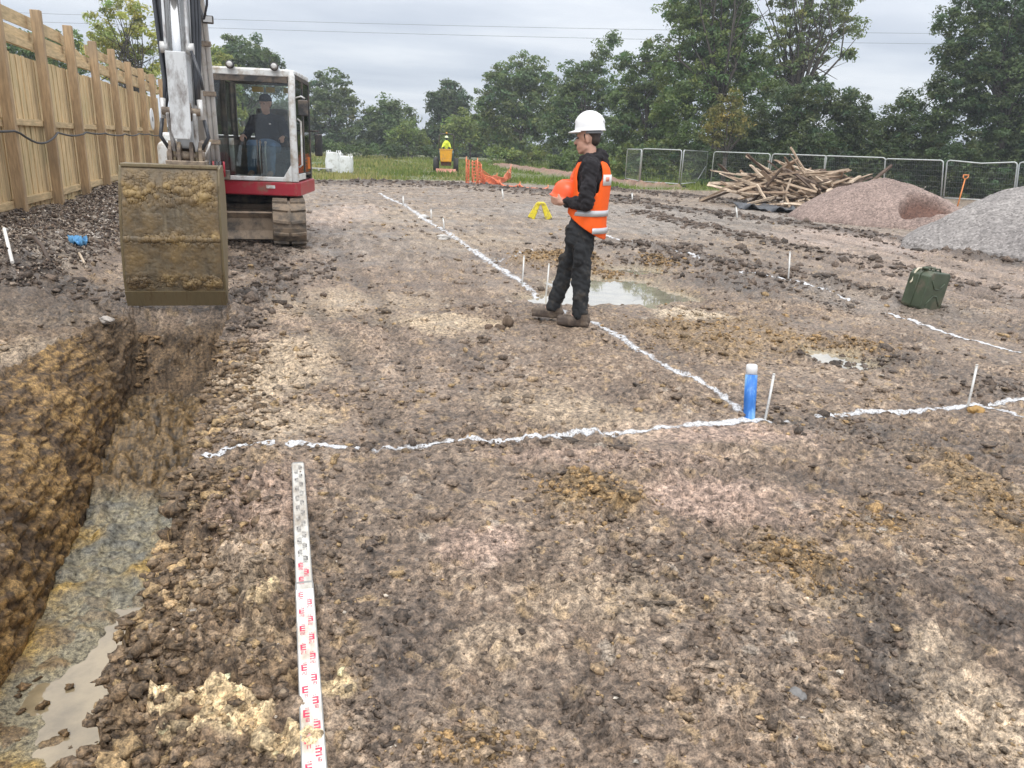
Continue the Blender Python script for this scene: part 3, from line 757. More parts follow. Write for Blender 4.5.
# ------------------------------------------------------------------ blue topped marker post
def marker_post():
    p = g(749, 418); z = hz(p[0], p[1])
    top = CPOS+ray(752, 364)*(RC[:, 2] @ (p-CPOS))/FPX; d = Vector((top[0]-p[0], top[1]-p[1], top[2]-z))
    o = thing('marker_post', 'short blue marker post with a white top standing where the sprayed lines meet', 'marker post', (p[0], p[1], z))
    q = d.normalized().to_track_quat('Z', 'Y').to_matrix().to_4x4(); L = d.length
    BL = simple_mat('blue_paint', (.03, .17, .55), .45, 0, .35, 14, (.25, .5, .75), .32, 11, stretch=(1, 1, .25))
    WH = simple_mat('white_cap', (.78, .79, .8), .4, 0, .06, 9)
    b = MB(); R = .036
    b.lathe([(R*.98, -.12), (R, .0), (R, L*.3), (R*1.03, L*.32), (R*1.03, L*.8)], n=28, M=q); b.build('sleeve', BL, o)
    c = MB(); c.lathe([(R*.97, L*.8+.002), (R*.97, L*.94), (R*.9, L*.985), (R*.6, L)], n=28, M=q); c.build('cap', WH, o)
    s = MB(); 
    for a0 in (3.6, ):
        s.beam(q @ Vector((-R*.95, -R*.55, -.05)), q @ Vector((-R*.95, -R*.55, L*.42)), .012, .02); s.build('stake', WH, o, .002)
marker_post()
# ochre stone beside right rod
def lump(name, label, cat, px, py, size, c, flat=.6, seed=0):
    p = g(px, py); z = hz(p[0], p[1]); o_ = seed*7.1
    bm = bmesh.new(); bmesh.ops.create_icosphere(bm, subdivisions=4, radius=1)
    V = np.array([v.co[:] for v in bm.verts]); F = np.array([[v.index for v in f.verts] for f in bm.faces]); bm.free()
    r = 1+.35*perlin(V[:, 0]*1.1+o_, V[:, 1]*1.1+V[:, 2]*1.3, seed)+.12*perlin(V[:, 0]*4+o_, V[:, 1]*4+V[:, 2]*4, seed+1)+.05*perlin(V[:, 0]*11+o_, V[:, 1]*11+V[:, 2]*9, seed+2)
    V = V*r[:, None]*np.array((size, size*.75, size*flat))
    o = mesh_obj(name, np_mesh(name, V, F), simple_mat(name+'_skin', c, .9, 0, .3, 25, tuple(x*.4 for x in c), .35, 12, .006))
    o.location = (p[0], p[1], z+size*flat*.35); o.rotation_euler = (0, 0, seed); return props(o, label, cat)
lump('stone', 'ochre yellow stone lying against the right hand leaning rod', 'stone', 976, 408, .055, (.36,.22,.08), .5, 3)
lump('stone', 'pale flat stone on the left bank of the trench', 'stone', 107, 322, .065, (.42,.38,.34), .45, 5)
lump('clod', 'dark upright clod of earth, tallest of three left of the worker boots', 'clod', 508, 326, .055, (.14,.1,.07), 1.1, 8)
lump('clod', 'dark round clod of earth in the middle of three left of the worker boots', 'clod', 499, 327, .045, (.12,.085,.06), .8, 9)
lump('clod', 'low dark clod of earth, leftmost of three left of the worker boots', 'clod', 489, 328, .04, (.13,.09,.065), .6, 10)
lump('stone', 'white stone beside the long sprayed line left of the rods', 'stone', 443, 240, .11, (.6,.58,.55), .5, 12)
lump('stone', 'white chalky stone lying on the far part of the long line', 'stone', 423, 217, .14, (.66,.65,.63), .4, 13)
lump('stone', 'smooth grey stone half buried in the mud in front', 'stone', 797, 698, .03, (.2,.195,.19), .5, 14)

# ------------------------------------------------------------------ levelling staff
def staff():
    x, ang = .012, 0
    o = thing('levelling_staff', 'white telescopic levelling staff with red and black E graduations lying on the mud', 'levelling staff', (x, 0, 0))
    ALU = simple_mat('staff_white', (.74, .73, .70), .45, 0, .05, 12, (.42, .36, .28), .3, 7, stretch=(1, .4, 1))
    ALU2 = simple_mat('staff_worn', (.6, .59, .55), .55, 0, .08, 14, (.33, .29, .24), .45, 8, stretch=(1, .4, 1))
    RED = simple_mat('staff_red', (.62, .035, .09), .5, 0, .1, 20, (.7, .55, .5), .2, 40)
    BLK = simple_mat('staff_black', (.09, .085, .085), .55, 0, .2, 20, (.5, .48, .44), .38, 30)
    GREY = simple_mat('staff_edge', (.3, .3, .29), .4, .6, .1, 10)
    zs = np.array([surf(np.full(9, x+.01), np.linspace(a, b, 9), False)[0].max() for a, b in ((.3, 2.5), (2.5, 3.63))])
    za = zs[0]+.012; zb = zs[1]+.016
    def section(name, y0, y1, w, z0, z1, mat):
        M = Matrix.Rotation(math.atan2(z1-z0, y1-y0), 4, 'X')
        s = MB(); L = math.hypot(y1-y0, z1-z0); c = Vector((0, (y0+y1)/2, (z0+z1)/2))
        e = s.build
        s.box(c, (w, L, .016), M); ob = s.build(name, mat, o, .002)
        r = MB()
        for sx in (-1, 1): r.box(c+Vector((sx*(w/2+.0012), 0, -.001)), (.0026, L*.998, .0175), M)
        r.build('side_rail', GREY, ob)
        return M, c, L, ob
    secs = [section('lower_section', .35, 2.5, .058, za, za, ALU), section('upper_section', 2.46, 3.63, .054, za+.002, zb, ALU2)]
    DG = {'0': 'abcdef', '1': 'bc', '2': 'abged', '3': 'abgcd', '4': 'fgbc', '5': 'afgcd', '6': 'afgedc', '7': 'abc', '8': 'abcdefg', '9': 'abcdfg'}
    def digit(mb, ch, P, h, w, t, flip):
        S = {'a': ((0, h), (w, h)), 'b': ((w, h), (w, h/2)), 'c': ((w, h/2), (w, 0)), 'd': ((0, 0), (w, 0)), 'e': ((0, 0), (0, h/2)), 'f': ((0, h/2), (0, h)), 'g': ((0, h/2), (w, h/2))}
        for k in DG[ch]:
            (x0, y0), (x1, y1) = S[k]
            P(mb, min(x0, x1)-t/2, max(x0, x1)+t/2, min(y0, y1)-t/2, max(y0, y1)+t/2)
    for si, (M, c, L, ob) in enumerate(secs):
        w = .058 if si == 0 else .050
        red = MB(); blk = MB()
        y0s = .35 if si == 0 else 2.5; y1s = 2.49 if si == 0 else 3.6
        def P_factory(ox, oy):
            def P(mb, xa, xb, ya, yb):
                V = []
                for dx, dy in ((xa, ya), (xb, ya), (xb, yb), (xa, yb)):
                    X = ox+dx; Y = oy+dy; lam = (Y-c.y)
                    V.append((X, Y, c.z+lam*math.tan(M.to_euler().x)+.0086))
                mb.add(V, [(0, 1, 2, 3)])
            return P
        k = 0; Y = math.ceil(y0s/.05)*.05
        while Y+.05 < y1s:
            kk = round(Y/.05); left = kk % 2 == 0
            mb = red if Y < 2.62 else blk
            s = 1 if left else -1; ox = -w/2+.007 if left else w/2-.007
            P = P_factory(0, Y)
            def bar(xa, xb, ya, yb):
                a, b_ = sorted((ox+s*xa, ox+s*xb)); P(mb, a, b_, ya, yb)
            bar(0, .0055, .010, .040)                                        # spine and three prongs of the E
            for j in range(3): bar(.0055, .017, .010+j*.0120, .016+j*.0120)
            for j in range(2): bar(.006+j*.006, .010+j*.006, .0445, .0475)
            num = '%02d' % (kk//2 % 100)
            for q, ch in enumerate(num):
                digit(mb, ch, P_factory((ox+.002+q*.008) if left else (ox-.016+q*.008), Y-.008), .013, .0052, .0016, False)
            Y += .05
        if red.v: red.build('red_graduations', RED, ob, fix=False)
        if blk.v: blk.build('black_graduations', BLK, ob, fix=False)
    cap = MB(); cap.box((0, 3.635, zb), (.052, .012, .02)); cap.build('end_cap', GREY, o, .003)
    j = MB(); j.box((-.0, 2.502, za+.001), (.0615, .012, .0205)); j.build('locking_collar', GREY, o, .003)
staff()

# ------------------------------------------------------------------ green fuel can
def fuel_can():
    p = g(920, 306); z = hz(p[0], p[1])
    GR = simple_mat('can_green', (.055, .075, .045), .45, .0, .25, 7, (.14, .115, .085), .2, 5, .002)
    BR = simple_mat('can_spout', (.6, .55, .42), .5, .1, .1, 8)
    a = math.radians(15)
    o = thing('fuel_can', 'dented olive green metal fuel can standing on the mud at right', 'fuel can', (p[0], p[1], z-.012), rot=(math.radians(4), math.radians(6), a))
    w, h, t = .41, .425, .245
    prof = [(-w/2+.02, 0), (w/2-.02, 0), (w/2, .02), (w/2, h-.03), (w/2-.03, h), (-w/2+.06, h), (-w/2, h-.05), (-w/2, .02)]
    b = MB(); b.prism(prof, -t/2, t/2, 'y'); body = b.build('body', GR, o, .018, seg=3)
    # pressed X panel on both big faces, and the welded seam round the middle
    for sy in (-1, 1):
        e = MB(); y = sy*(t/2+.001)
        for A, B in (((-.14, .05), (-.04, .16)), ((.14, .05), (.04, .16)), ((-.14, .33), (-.05, .24)), ((.12, .31), (.04, .24)), ((-.04, .16), (.04, .16)), ((-.05, .24), (.04, .24))):
            e.tube([(A[0], y, A[1]), (B[0], y, B[1])], .0085, 8)
        e.build('pressed_rib', GR, body)
    s = MB(); pts = [Vector((x, 0, zz)) for x, zz in prof]; pts.append(pts[0]); c = Vector((0, 0, h/2))
    s.tube([q+(q-c).normalized()*.006 for q in pts], .007, 6, False); s.build('seam', GR, body)
    hd = MB()
    for y in (-.055, 0, .055): hd.tube([(-.08, y, h-.03), (-.075, y, h+.028), (.05, y, h+.035), (.10, y, h-.015)], .0095, 8)
    hd.build('handle', GR, o)
    k = MB(); k.lathe([(.03, h-.05), (.03, h+.012), (.036, h+.014), (.036, h+.032), (.02, h+.036)], (-.135, 0, 0), 16); k.build('filler_cap', GR, o)
    sp = MB(); sp.tube([(-.11, .06, h+.01), (-.16, .065, h+.005), (-.19, .07, h-.03), (-.197, .07, h-.13), (-.225, .07, h-.16)], [.012, .012, .012, .011, .01], 8); sp.build('pouring_spout', BR, o)
fuel_can()

# ------------------------------------------------------------------ yellow trestle
def trestle():
    p = g(540, 218); z = hz(p[0], p[1]); D = RC[:, 2] @ (p-CPOS); s = D/FPX
    YE = simple_mat('trestle_yellow', (.72, .60, .03), .5, 0, .12, 12, (.3, .24, .12), .25, 10)
    o = thing('folding_trestle', 'small yellow A shaped folding stand on the mud behind the rods', 'folding stand', (p[0], p[1], z), math.radians(-17))
    H, W = 15.0*s, 11*s
    for sx in (-1, 1):
        b = MB(); b.beam((sx*W*.82, 0, 0), (sx*.055, 0, H), .17, .16, (0, 1, 0), .10, .12); b.build('leg', YE, o, .02)
    t = MB(); t.box((0, 0, H), (.17, .17, .06)); t.build('hinge_top', YE, o, .015)
    c = MB(); c.tube([(-W*.5, 0, H*.45), (W*.5, 0, H*.45)], .008, 6); c.build('tie_cord', STEEL, o)
trestle()
# ------------------------------------------------------------------ timber boundary fence on the left
FX = -3.86
def wood_mat(name, c, stretch, dirt=(.25, .19, .1), amt=.3):
    m, nt, b = new_mat(name); v = coords(nt, stretch)
    n = noise(nt, v, 3, 6, .6); v2 = coords(nt); n2 = noise(nt, v2, 1.3, 4)
    c1 = ramp(nt, n, [(.28, tuple(x*.62 for x in c)), (.5, c), (.72, tuple(min(1, x*1.3) for x in c))])
    c2 = mixc(nt, ramp(nt, n2, [(.45, (0, 0, 0)), (.75, (amt*1.6,)*3)]), c1, dirt)
    nt.links.new(c2, b.inputs['Base Color']); b.inputs['Roughness'].default_value = .8; b.inputs['Specular IOR Level'].default_value = .25
    bump(nt, n, .5, .006, b); return m
WPOST = wood_mat('post_timber', (.44, .315, .19), (14, 14, 1.2), (.25, .19, .13), .45)
WBOARD = wood_mat('board_timber', (.66, .505, .295), (9, 9, .7), (.40, .36, .20), .35)
WRAIL = wood_mat('rail_timber', (.58, .44, .255), (9, 1, 9), (.34, .28, .17), .4)
def timber_fence():
    o = thing('timber_fence', 'tall close boarded timber fence with heavy posts along the left side', 'fence', (FX, 13, 0))
    P = lambda x, y, z: (x, y-13, z)
    ys = [9.2, 11.25, 13.3, 15.4, 17.5, 19.55, 21.6, 23.65, 25.7, 27.75, 29.8]
    r = random.Random(4)
    for i, y in enumerate(ys):
        zt = 3.38+r.uniform(-.05, .04)-(.10 if y > 22 else 0); lean = r.uniform(-.012, .012)
        z0 = hz(FX, y)-.2
        b = MB(); b.beam(P(.11, y, z0), P(.11+lean, y+lean, zt), .125, .15, (1, 0, 0)); b.build('post', WPOST, o, .008)
        if i+1 == len(ys): break
        y2 = ys[i+1]; gz = hz(FX, y+1)
        # vertical boards of the bay, one pattern of overlapping feather edged boards
        n = 15; V = MB()
        for k in range(n):
            ya = y+(y2-y)*k/n; yb = y+(y2-y)*(k+1.25)/n; th = .016
            off = r.uniform(0, .006)
            V.beam(P(-.055+off+(.012 if k % 2 else 0), (ya+yb)/2, .2), P(-.055+off+(.012 if k % 2 else 0), (ya+yb)/2, 2.62+r.uniform(-.015, .015)), yb-ya, th, (1, 0, 0))
        V.build('board_panel', WBOARD, o, .002)
        for nm, z, hh, xo in (('bottom_rail', .36, .11, .0), ('middle_rail', 1.52, .10, .0), ('top_rail', 2.72, .13, .0)):
            b = MB(); b.beam(P(xo, y+.07, z+gz*.3), P(xo, y2-.07, z+gz*.3+r.uniform(-.015, .015)), .075, hh, (0, 0, 1)); b.build(nm, WRAIL, o, .005)
        b = MB(); b.beam(P(-.02, y+.09, .16), P(-.02, y2-.09, .16), .05, .22, (0, 0, 1)); b.build('gravel_board', WRAIL, o, .004)
        for j, (z, hh) in enumerate(((2.925, .19), (3.17, .2))):
            da = db = 0
            if i == 4 and j == 1: da, db = 0, -.3          # one slat has slipped at an end
            if i == 5 and j == 0: da, db = .0, -.06
            b = MB(); b.beam(P(-.03-.02*j, y+.05, z+da+r.uniform(-.012, .012)), P(-.03-.02*j, y2+.04 if True else y2, z+db+r.uniform(-.012, .012)), .022, hh, (0, 0, 1)); b.build('top_slat', WRAIL, o, .002)
    # cable slung along the posts
    CAB = simple_mat('cable_black', (.03, .03, .032), .5, 0, .2, 8)
    pts = []
    for i, y in enumerate(ys[:-1]):
        for t in np.linspace(0, 1, 8, endpoint=False):
            pts.append((FX+.225+.0*t, y+(ys[i+1]-y)*t, 1.47+.02*math.sin(i*2.1)-(.03, .02, .15, .05, .03, .02, .04, .02, .02, .03)[i]*math.sin(math.pi*t)))
    c = MB(); c.tube(pts, .017, 8); props(c.build('cable', CAB), 'sagging black cable slung along the posts of the timber fence', 'cable')
    s = thing('oval_sign', 'small white oval plate with a dark centre fixed to the timber fence', 'sign', tuple(atX(152, 119, FX+.24)))
    WH = simple_mat('plate_white', (.75, .76, .77), .4, 0, .05, 6); DK = simple_mat('plate_dark', (.1, .1, .11), .5)
    Mx = Matrix.Rotation(math.radians(90), 4, 'Y')
    b = MB(); b.lathe([(.21, -.01), (.21, .008), (.2, .014)], n=32, M=Mx @ Matrix.Diagonal((1.45, 1.7, 1, 1))); b.build('plate', WH, s)
    b = MB(); b.lathe([(.07, .0), (.07, .022), (.05, .024)], n=20, M=Mx); b.build('centre_boss', DK, s)
timber_fence()
# scraps on the spoil heap
def scrap_tube(name, label, cat, pts, r, c, grp=None):
    P = []
    for (x, y, dz) in pts: P.append((x, y, hz(x, y)+dz))
    b = MB(); b.tube(P, r, 8); return props(b.build(name, simple_mat(name+'_skin', c, .6, 0, .1, 9)), label, cat, grp)
a = atX(6, 244, -3.3); 
def on_surf(px, py):
    z = 0
    for _ in range(8):
        r_ = ray(px, py); q = CPOS+r_*(z-CAMH)/r_[2]; z = .5*z+.5*hz(q[0], q[1])
    return q
def sp(*l): return [(on_surf(a, b)[0], on_surf(a, b)[1], dz) for a, b, dz in l]
scrap_tube('plastic_pipe', 'white bent scrap of plastic pipe on the spoil heap', 'pipe', sp((9,244,.10), (7,247,.16), (12,259,.07)), .016, (.72, .7, .66))
scrap_tube('stick', 'pale short stick on the dark spoil below the blue rag', 'stick', sp((80,260,.04), (85,266,.03)), .014, (.55, .45, .34))
scrap_tube('branch', 'dark crooked root lying down the spoil heap', 'root', sp((28,240,.05), (36,249,.07), (44,257,.05), (50,264,.02)), .022, (.09, .065, .05))
def rag():
    p = on_surf(77, 243); p = (p[0], p[1]); z = hz(*p)
    n = 14; V = []; 
    for i in range(n):
        for j in range(n):
            u, v = i/(n-1)-.5, j/(n-1)-.5
            V.append((u*.17+.03*math.sin(v*9), v*.16+.03*math.sin(u*11), .04+.035*math.sin(u*13+v*5)+.03*math.cos(v*17+u*3)))
    F = [(i*n+j, (i+1)*n+j, (i+1)*n+j+1, i*n+j+1) for i in range(n-1) for j in range(n-1)]
    m = MB(); m.add(V, F, True); o = m.build('rag', simple_mat('rag_blue', (.12, .33, .58), .8, 0, .3, 14)); o.location = (p[0], p[1], z); o.modifiers.new('T', 'SOLIDIFY').thickness = .008
    props(o, 'crumpled scrap of blue plastic sheet on the spoil heap by the fence', 'plastic scrap')
rag()

# ------------------------------------------------------------------ steel mesh site fence panels at the back right
GALV = simple_mat('galvanised', (.5, .53, .52), .45, .55, .1, 5)
GALVW = simple_mat('galvanised_wire', (.30, .32, .31), .5, .5, .1, 5)
FOOT = simple_mat('foot_rubber', (.03, .03, .03), .8)
def panel(a, b, H, label, lean=.0, sag=0, brace=False):
    """mesh panel between two ground points"""
    a = Vector((a[0], a[1], float(base_z(a[0], a[1])))); b = Vector((b[0], b[1], float(base_z(b[0], b[1]))))
    d = b-a; L = d.length; d.normalize(); nrm = Vector((-d.y, d.x, 0)).normalized()
    o = thing('mesh_fence_panel', label, 'fence panel', a, group='steel mesh site fence panels')
    up = Vector((0, 0, 1))*math.cos(lean)+d*math.sin(lean)
    Pt = lambda s, h: d*s+up*h
    R = .033
    f = MB(); c = .12
    top = [Pt(0, .04), Pt(0, H-c), Pt(c*.3, H-c*.3), Pt(c, H), Pt(L*.5, H-sag), Pt(L-c, H), Pt(L-c*.3, H-c*.3), Pt(L, H-c), Pt(L, .04)]
    f.tube(top, R, 8); f.tube([Pt(0, .2), Pt(L, .2)], R*.8, 8); fr = f.build('frame', GALV, o)
    m = MB(); 
    n = int(L/.1)
    for i in range(1, n): m.tube([Pt(L*i/n, .2), Pt(L*i/n, H-.02-sag*math.sin(math.pi*i/n))], .0022, 4, False)
    for h in np.arange(.45, H-.1, .26): m.tube([Pt(0, h), Pt(L, h)], .0022, 4, False)
    m.build('wire_mesh', GALVW, o)
    if brace:
        q = MB(); q.tube([Pt(L*.96, H*.55), Pt(L*.55, .05)], .025, 8); q.build('brace', GALV, o)
    for s in (0, L):
        k = MB(); ang = math.atan2(d.y, d.x)
        k.box(Pt(s, .06), (.24, .62, .13), Matrix.Rotation(ang, 4, 'Z')); k.build('foot', FOOT, o, .02)
def fp(px, py_top, py_bot_unused, D): 
    p = atD(px, 180, D); return (p[0], p[1])
panel(fp(625, 0, 0, 50), fp(639, 0, 0, 46), 2.0, 'narrow looking mesh fence panel at the far left end, seen almost edge on')
panel(fp(640, 0, 0, 45.5), fp(679, 0, 0, 44), 2.05, 'mesh fence panel over the bright grass, second from its left end')
panel(fp(681, 0, 0, 44), fp(705, 0, 0, 50), 2.05, 'mesh fence panel propped by a slanting brace', brace=True)
TOPS = [(711,767), (769,823), (825,885.5), (886.5,945), (947.5,1018), (1020,1095), (1097,1180)]
NAMES = ['mesh fence panel standing just left of the upright broken plank', 'mesh fence panel behind the crest of the broken timber heap', 'mesh fence panel behind the right part of the timber heap',
         'mesh fence panel behind the pink gravel heap', 'leaning mesh fence panel with bent top behind the shovel', 'mesh fence panel cut by the right edge above the grey gravel', 'mesh fence panel beyond the grey gravel']
for k, ((xa, xb), nm) in enumerate(zip(TOPS, NAMES)):
    Da, Db = 46-2.0*k, 46-2.0*(k+1)+.4
    panel(fp(xa, 0, 0, Da), fp(xb, 0, 0, Db), 2.0+.05*(k < 3), nm, lean=-.09*(k > 1)-.03*(k == 3), sag=.10 if k == 4 else 0)

# ------------------------------------------------------------------ gravel heaps
def heap(name, label, c, rx, ry, H, col, seed, cut=None, rot=0, stone=.038):
    n, mrad = 260, 110
    V = [];
    T = np.linspace(0, 2*math.pi, n, endpoint=False); Rr = np.linspace(0, 1, mrad)**.8
    tt, rr = np.meshgrid(T, Rr)
    edge = 1+.14*fbm(np.cos(tt)*1.5+seed, np.sin(tt)*1.5, 1, 3, seed)
    x = rr*edge*np.cos(tt)*rx*1.12; y = rr*edge*np.sin(tt)*ry*1.12
    prof = np.where(rr < .97, np.cos(np.clip(rr, 0, 1)*math.pi/2*1.0)**.86, -.04)*.785 
    z = H*prof/.785*1.0
    z = z+.10*H*fbm(x+seed, y, .9, 3, seed+2)*sstep(1, .7, rr)+.025*fbm(x, y, 5, 3, seed+4)+.02*fbm(x, y, 18, 2, seed+6)
    cutw = np.zeros_like(z)
    if cut:
        cx, cy, ca, cb, dep = cut
        cutw = sstep(1.1, .75, np.hypot((x-cx)/ca, (y-cy)/cb)+.2*fbm(x, y, 2, 3, seed+9)); z = z-dep*cutw
    cr, sr = math.cos(rot), math.sin(rot)
    X = x*cr-y*sr; Y = x*sr+y*cr
    i = np.arange(mrad-1)[:, None]*n; j = np.arange(n)[None]; j2 = (j+1) % n
    F = np.stack([i+j, i+j2, i+n+j2, i+n+j], -1).reshape(-1, 4)
    m = np_mesh(name, np.stack([X, Y, z], -1).reshape(-1, 3), F)
    attr_float(m, 'cut', cutw.ravel())
    mat, nt, b = new_mat(name+'_stone'); v = coords(nt)
    vo = N(nt, 'ShaderNodeTexVoronoi'); vo.inputs['Scale'].default_value = 1/stone; nt.links.new(v, vo.inputs['Vector'])
    sp = N(nt, 'ShaderNodeSeparateColor'); nt.links.new(vo.outputs['Color'], sp.inputs[0])
    c0 = np.array(col)
    st = ramp(nt, sp.outputs[0], [(0, tuple(c0*.62)), (.4, tuple(c0*.95)), (.8, tuple(c0*1.15)), (1, tuple(np.minimum(c0*1.5, .75)))])
    big = noise(nt, v, 1.1, 4)
    st = mixc(nt, 1.0, st, ramp(nt, big, [(.3, (.82,.8,.8)), (.7, (1.15,1.13,1.12))]), 'MULTIPLY')
    ac = N(nt, 'ShaderNodeAttribute', attribute_name='cut')
    st = mixc(nt, ac.outputs['Fac'], st, mixc(nt, 1.0, st, (.52,.37,.32), 'MULTIPLY'))
    nt.links.new(st, b.inputs['Base Color']); b.inputs['Roughness'].default_value = .85; b.inputs['Specular IOR Level'].default_value = .3
    bump(nt, vo.outputs['Distance'], .8, -stone*.5, b)
    o = mesh_obj(name, m, mat); o.location = (c[0], c[1], float(base_z(c[0], c[1]))-.04)
    return props(o, label, 'gravel heap')
c1 = atD(881, 222, 21.0)
heap('gravel_heap', 'rounded heap of pinkish gravel with a dark scooped hollow at its foot', c1, 2.2, 2.15, 1.15, (.265,.205,.18), 3, (-.30, -1.62, .85, .42, .34), rot=.1)
c2 = atD(1062, 240, 15.5)
heap('gravel_heap', 'pale grey gravel heap running out of the right edge', c2, 3.1, 2.6, 1.35, (.255,.243,.235), 11, rot=.3)
def shovel():
    p = atD(957, 204, 22.8); t = atD(962, 186, 22.8)
    OR = simple_mat('shovel_orange', (.62, .22, .06), .45, 0, .1, 8); ST = simple_mat('shovel_steel', (.15, .14, .13), .4, .7)
    o = thing('shovel', 'orange handled shovel stuck upright between the two gravel heaps', 'shovel', (p[0], p[1], float(base_z(p[0], p[1]))))
    d = Vector(t-p); d.x *= 1.0; L = 1.25; d = d.normalized(); z0 = .05
    A = d*z0; B = d*L
    b = MB(); b.tube([d*.35, B], [.02, .018], 10); b.build('shaft', OR, o)
    r = Vector((RC[0,0], RC[1,0], 0)).normalized()
    b = MB(); b.tube([B, B+d*.05-r*.07, B+d*.13-r*.075], .016, 8); b.tube([B, B+d*.05+r*.07, B+d*.13+r*.075], .016, 8); b.tube([B+d*.13-r*.085, B+d*.13+r*.085], .02, 8); b.build('grip', OR, o)
    b = MB(); b.beam(d*.02, d*.36, .02, .22, (r.x, r.y, 0)); b.build('blade', ST, o, .005)
shovel()

# ------------------------------------------------------------------ heap of broken timber
def timber_heap():
    rr = random.Random(21)
    mats = [wood_mat('scrap_timber_%s' % n, c, (3, 3, 3), d, .5) for n, c, d in (('pale', (.58,.47,.36), (.33,.26,.19)), ('mid', (.38,.29,.21), (.17,.125,.095)), ('dark', (.15,.11,.085), (.08,.06,.05)), ('brown', (.26,.185,.13), (.42,.33,.25)))]
    c = atD(797, 207, 26.5); cx, cy = c[0], c[1]; z0 = float(base_z(cx, cy))
    rt = Vector((RC[0,0], RC[1,0], 0)).normalized(); fw = Vector((-rt.y, rt.x, 0))
    meshes = {}
    def plank(L, w, t, mat, pos, rot, label, grp='broken planks of the timber heap', broken=True):
        key = (round(L, 1), round(w, 2), round(t, 2), mat)
        if key not in meshes:
            ns = 7; V = []; F = []
            for i in range(ns):
                x = -L/2+L*i/(ns-1)
                for j, (sy, sz) in enumerate(((-1, -1), (1, -1), (1, 1), (-1, 1))):
                    e = rr.uniform(-.09, .09)*(1 if i in (0, ns-1) and broken else 0); k = (.55 if i in (0, ns-1) and broken and sy > 0 else 1)
                    V.append((x+e, sy*w/2*k+.008*math.sin(i*1.7), sz*t/2+.012*math.sin(i*.9+L)))
            for i in range(ns-1):
                for j in range(4): F.append((i*4+j, i*4+(j+1) % 4, i*4+4+(j+1) % 4, i*4+4+j))
            F += [(3, 2, 1, 0), tuple(range((ns-1)*4, ns*4))]
            m = bpy.data.meshes.new('broken_plank'); m.from_pydata(V, [], F); m.materials.append(mats[mat]); meshes[key] = m
        o = bpy.data.objects.new('broken_plank', meshes[key]); link(o)
        o.location = pos; o.rotation_euler = rot
        return props(o, label, 'plank', grp)
    # every plank lies on the slope of the heap
    def hh(u, v): return max(0, 1.2*(1-abs(u)**2.2/3.3**2.2)*(1-(v/1.9)**2)) if abs(u) < 3.3 and abs(v) < 1.9 else 0
    yaw0 = math.atan2(rt.y, rt.x)
    for k in range(255):
        u = max(-2.5, min(3.0, rr.gauss(.15, 1.2))); v = max(-1.8, min(1.5, rr.gauss(-.25, .75))); top = hh(u, v)
        z = top*rr.uniform(.15, 1.0)**.7
        L = rr.choice((.8, 1.1, 1.4, 1.7, 2.0, 2.4)); w = rr.choice((.07, .1, .14)); t = rr.choice((.03, .05, .07))
        pos = Vector((cx, cy, z0+.05+z))+rt*u+fw*v
        yaw = yaw0+rr.gauss(0, .6) if rr.random() < .6 else rr.uniform(0, 6.28)
        plank(L, w, t, rr.choices((0, 1, 2, 3), (.26, .30, .24, .2))[0], pos, (rr.gauss(0, .5), rr.gauss(.0, .27)+.10*(-u), yaw), 'broken brown plank jumbled in the timber heap')
    # the ones that stand out
    def stick(a, b, D, w, mat, label, grp=None):
        A = atD(*a, D); B = atD(*b, D-.2); dv = Vector(B-A); o = plank(dv.length, w, .05, mat, (A+B)/2, (0, 0, 0), label, grp)
        o.rotation_euler = dv.to_track_quat('X', 'Z').to_euler(); return o
    S = 'broken planks of the timber heap'
    stick((712,171), (768,178), 26.0, .1, 0, 'long pale plank poking out level at the left of the timber heap', S)
    stick((790,147), (806,172), 26.2, .08, 1, 'short plank sticking up steeply from the crest of the timber heap', S)
    stick((747,157), (770,170), 26.0, .09, 0, 'pale plank slanting up left from the top of the timber heap', S)
    stick((750,165), (762,176), 25.7, .13, 0, 'short pale plank end at the top left of the timber heap', S)
    stick((718,190), (755,178), 25.5, .07, 1, 'thin pole slanting low at the left foot of the timber heap', S)
    stick((727,191), (760,194), 25.2, .09, 0, 'pale board lying at the front foot of the timber heap', S)
    stick((765,176), (800,172), 25.4, .1, 3, 'brown board lying level over the middle of the timber heap', S)
    stick((838,187), (862,178), 26.8, .08, 2, 'dark plank poking out right above the pink gravel', S)
    stick((756,184), (766,199), 25.0, .09, 0, 'pale plank propped downwards at the front of the timber heap', S)
    stick((783,200), (790,180), 25.0, .09, 0, 'pale plank leaning upright at the front of the timber heap', S)
    # sheeting in front
    n, m = 34, 8; V = []
    A = atD(735, 206, 24.3); B = atD(798, 214, 23.0)
    for i in range(n):
        for j in range(m):
            t = i/(n-1); s = j/(m-1)-.5
            p = A+(B-A)*t; q = Vector((p[0], p[1], 0))+fw*s*1.5*(1-.3*t)
            V.append((q.x, q.y, float(base_z(q.x, q.y))+.08+.07*math.sin(t*13+s*2.0)+.05*math.sin(t*29+s*7)))
    F = [(i*m+j, (i+1)*m+j, (i+1)*m+j+1, i*m+j+1) for i in range(n-1) for j in range(m-1)]
    b = MB(); b.add(V, F, True); o = b.build('plastic_sheet', simple_mat('sheet_black', (.05, .055, .065), .3, 0, .3, 3)); o.modifiers.new('T', 'SOLIDIFY').thickness = .02
    props(o, 'crumpled black plastic sheet on the ground before the timber heap', 'plastic sheet')
timber_heap()
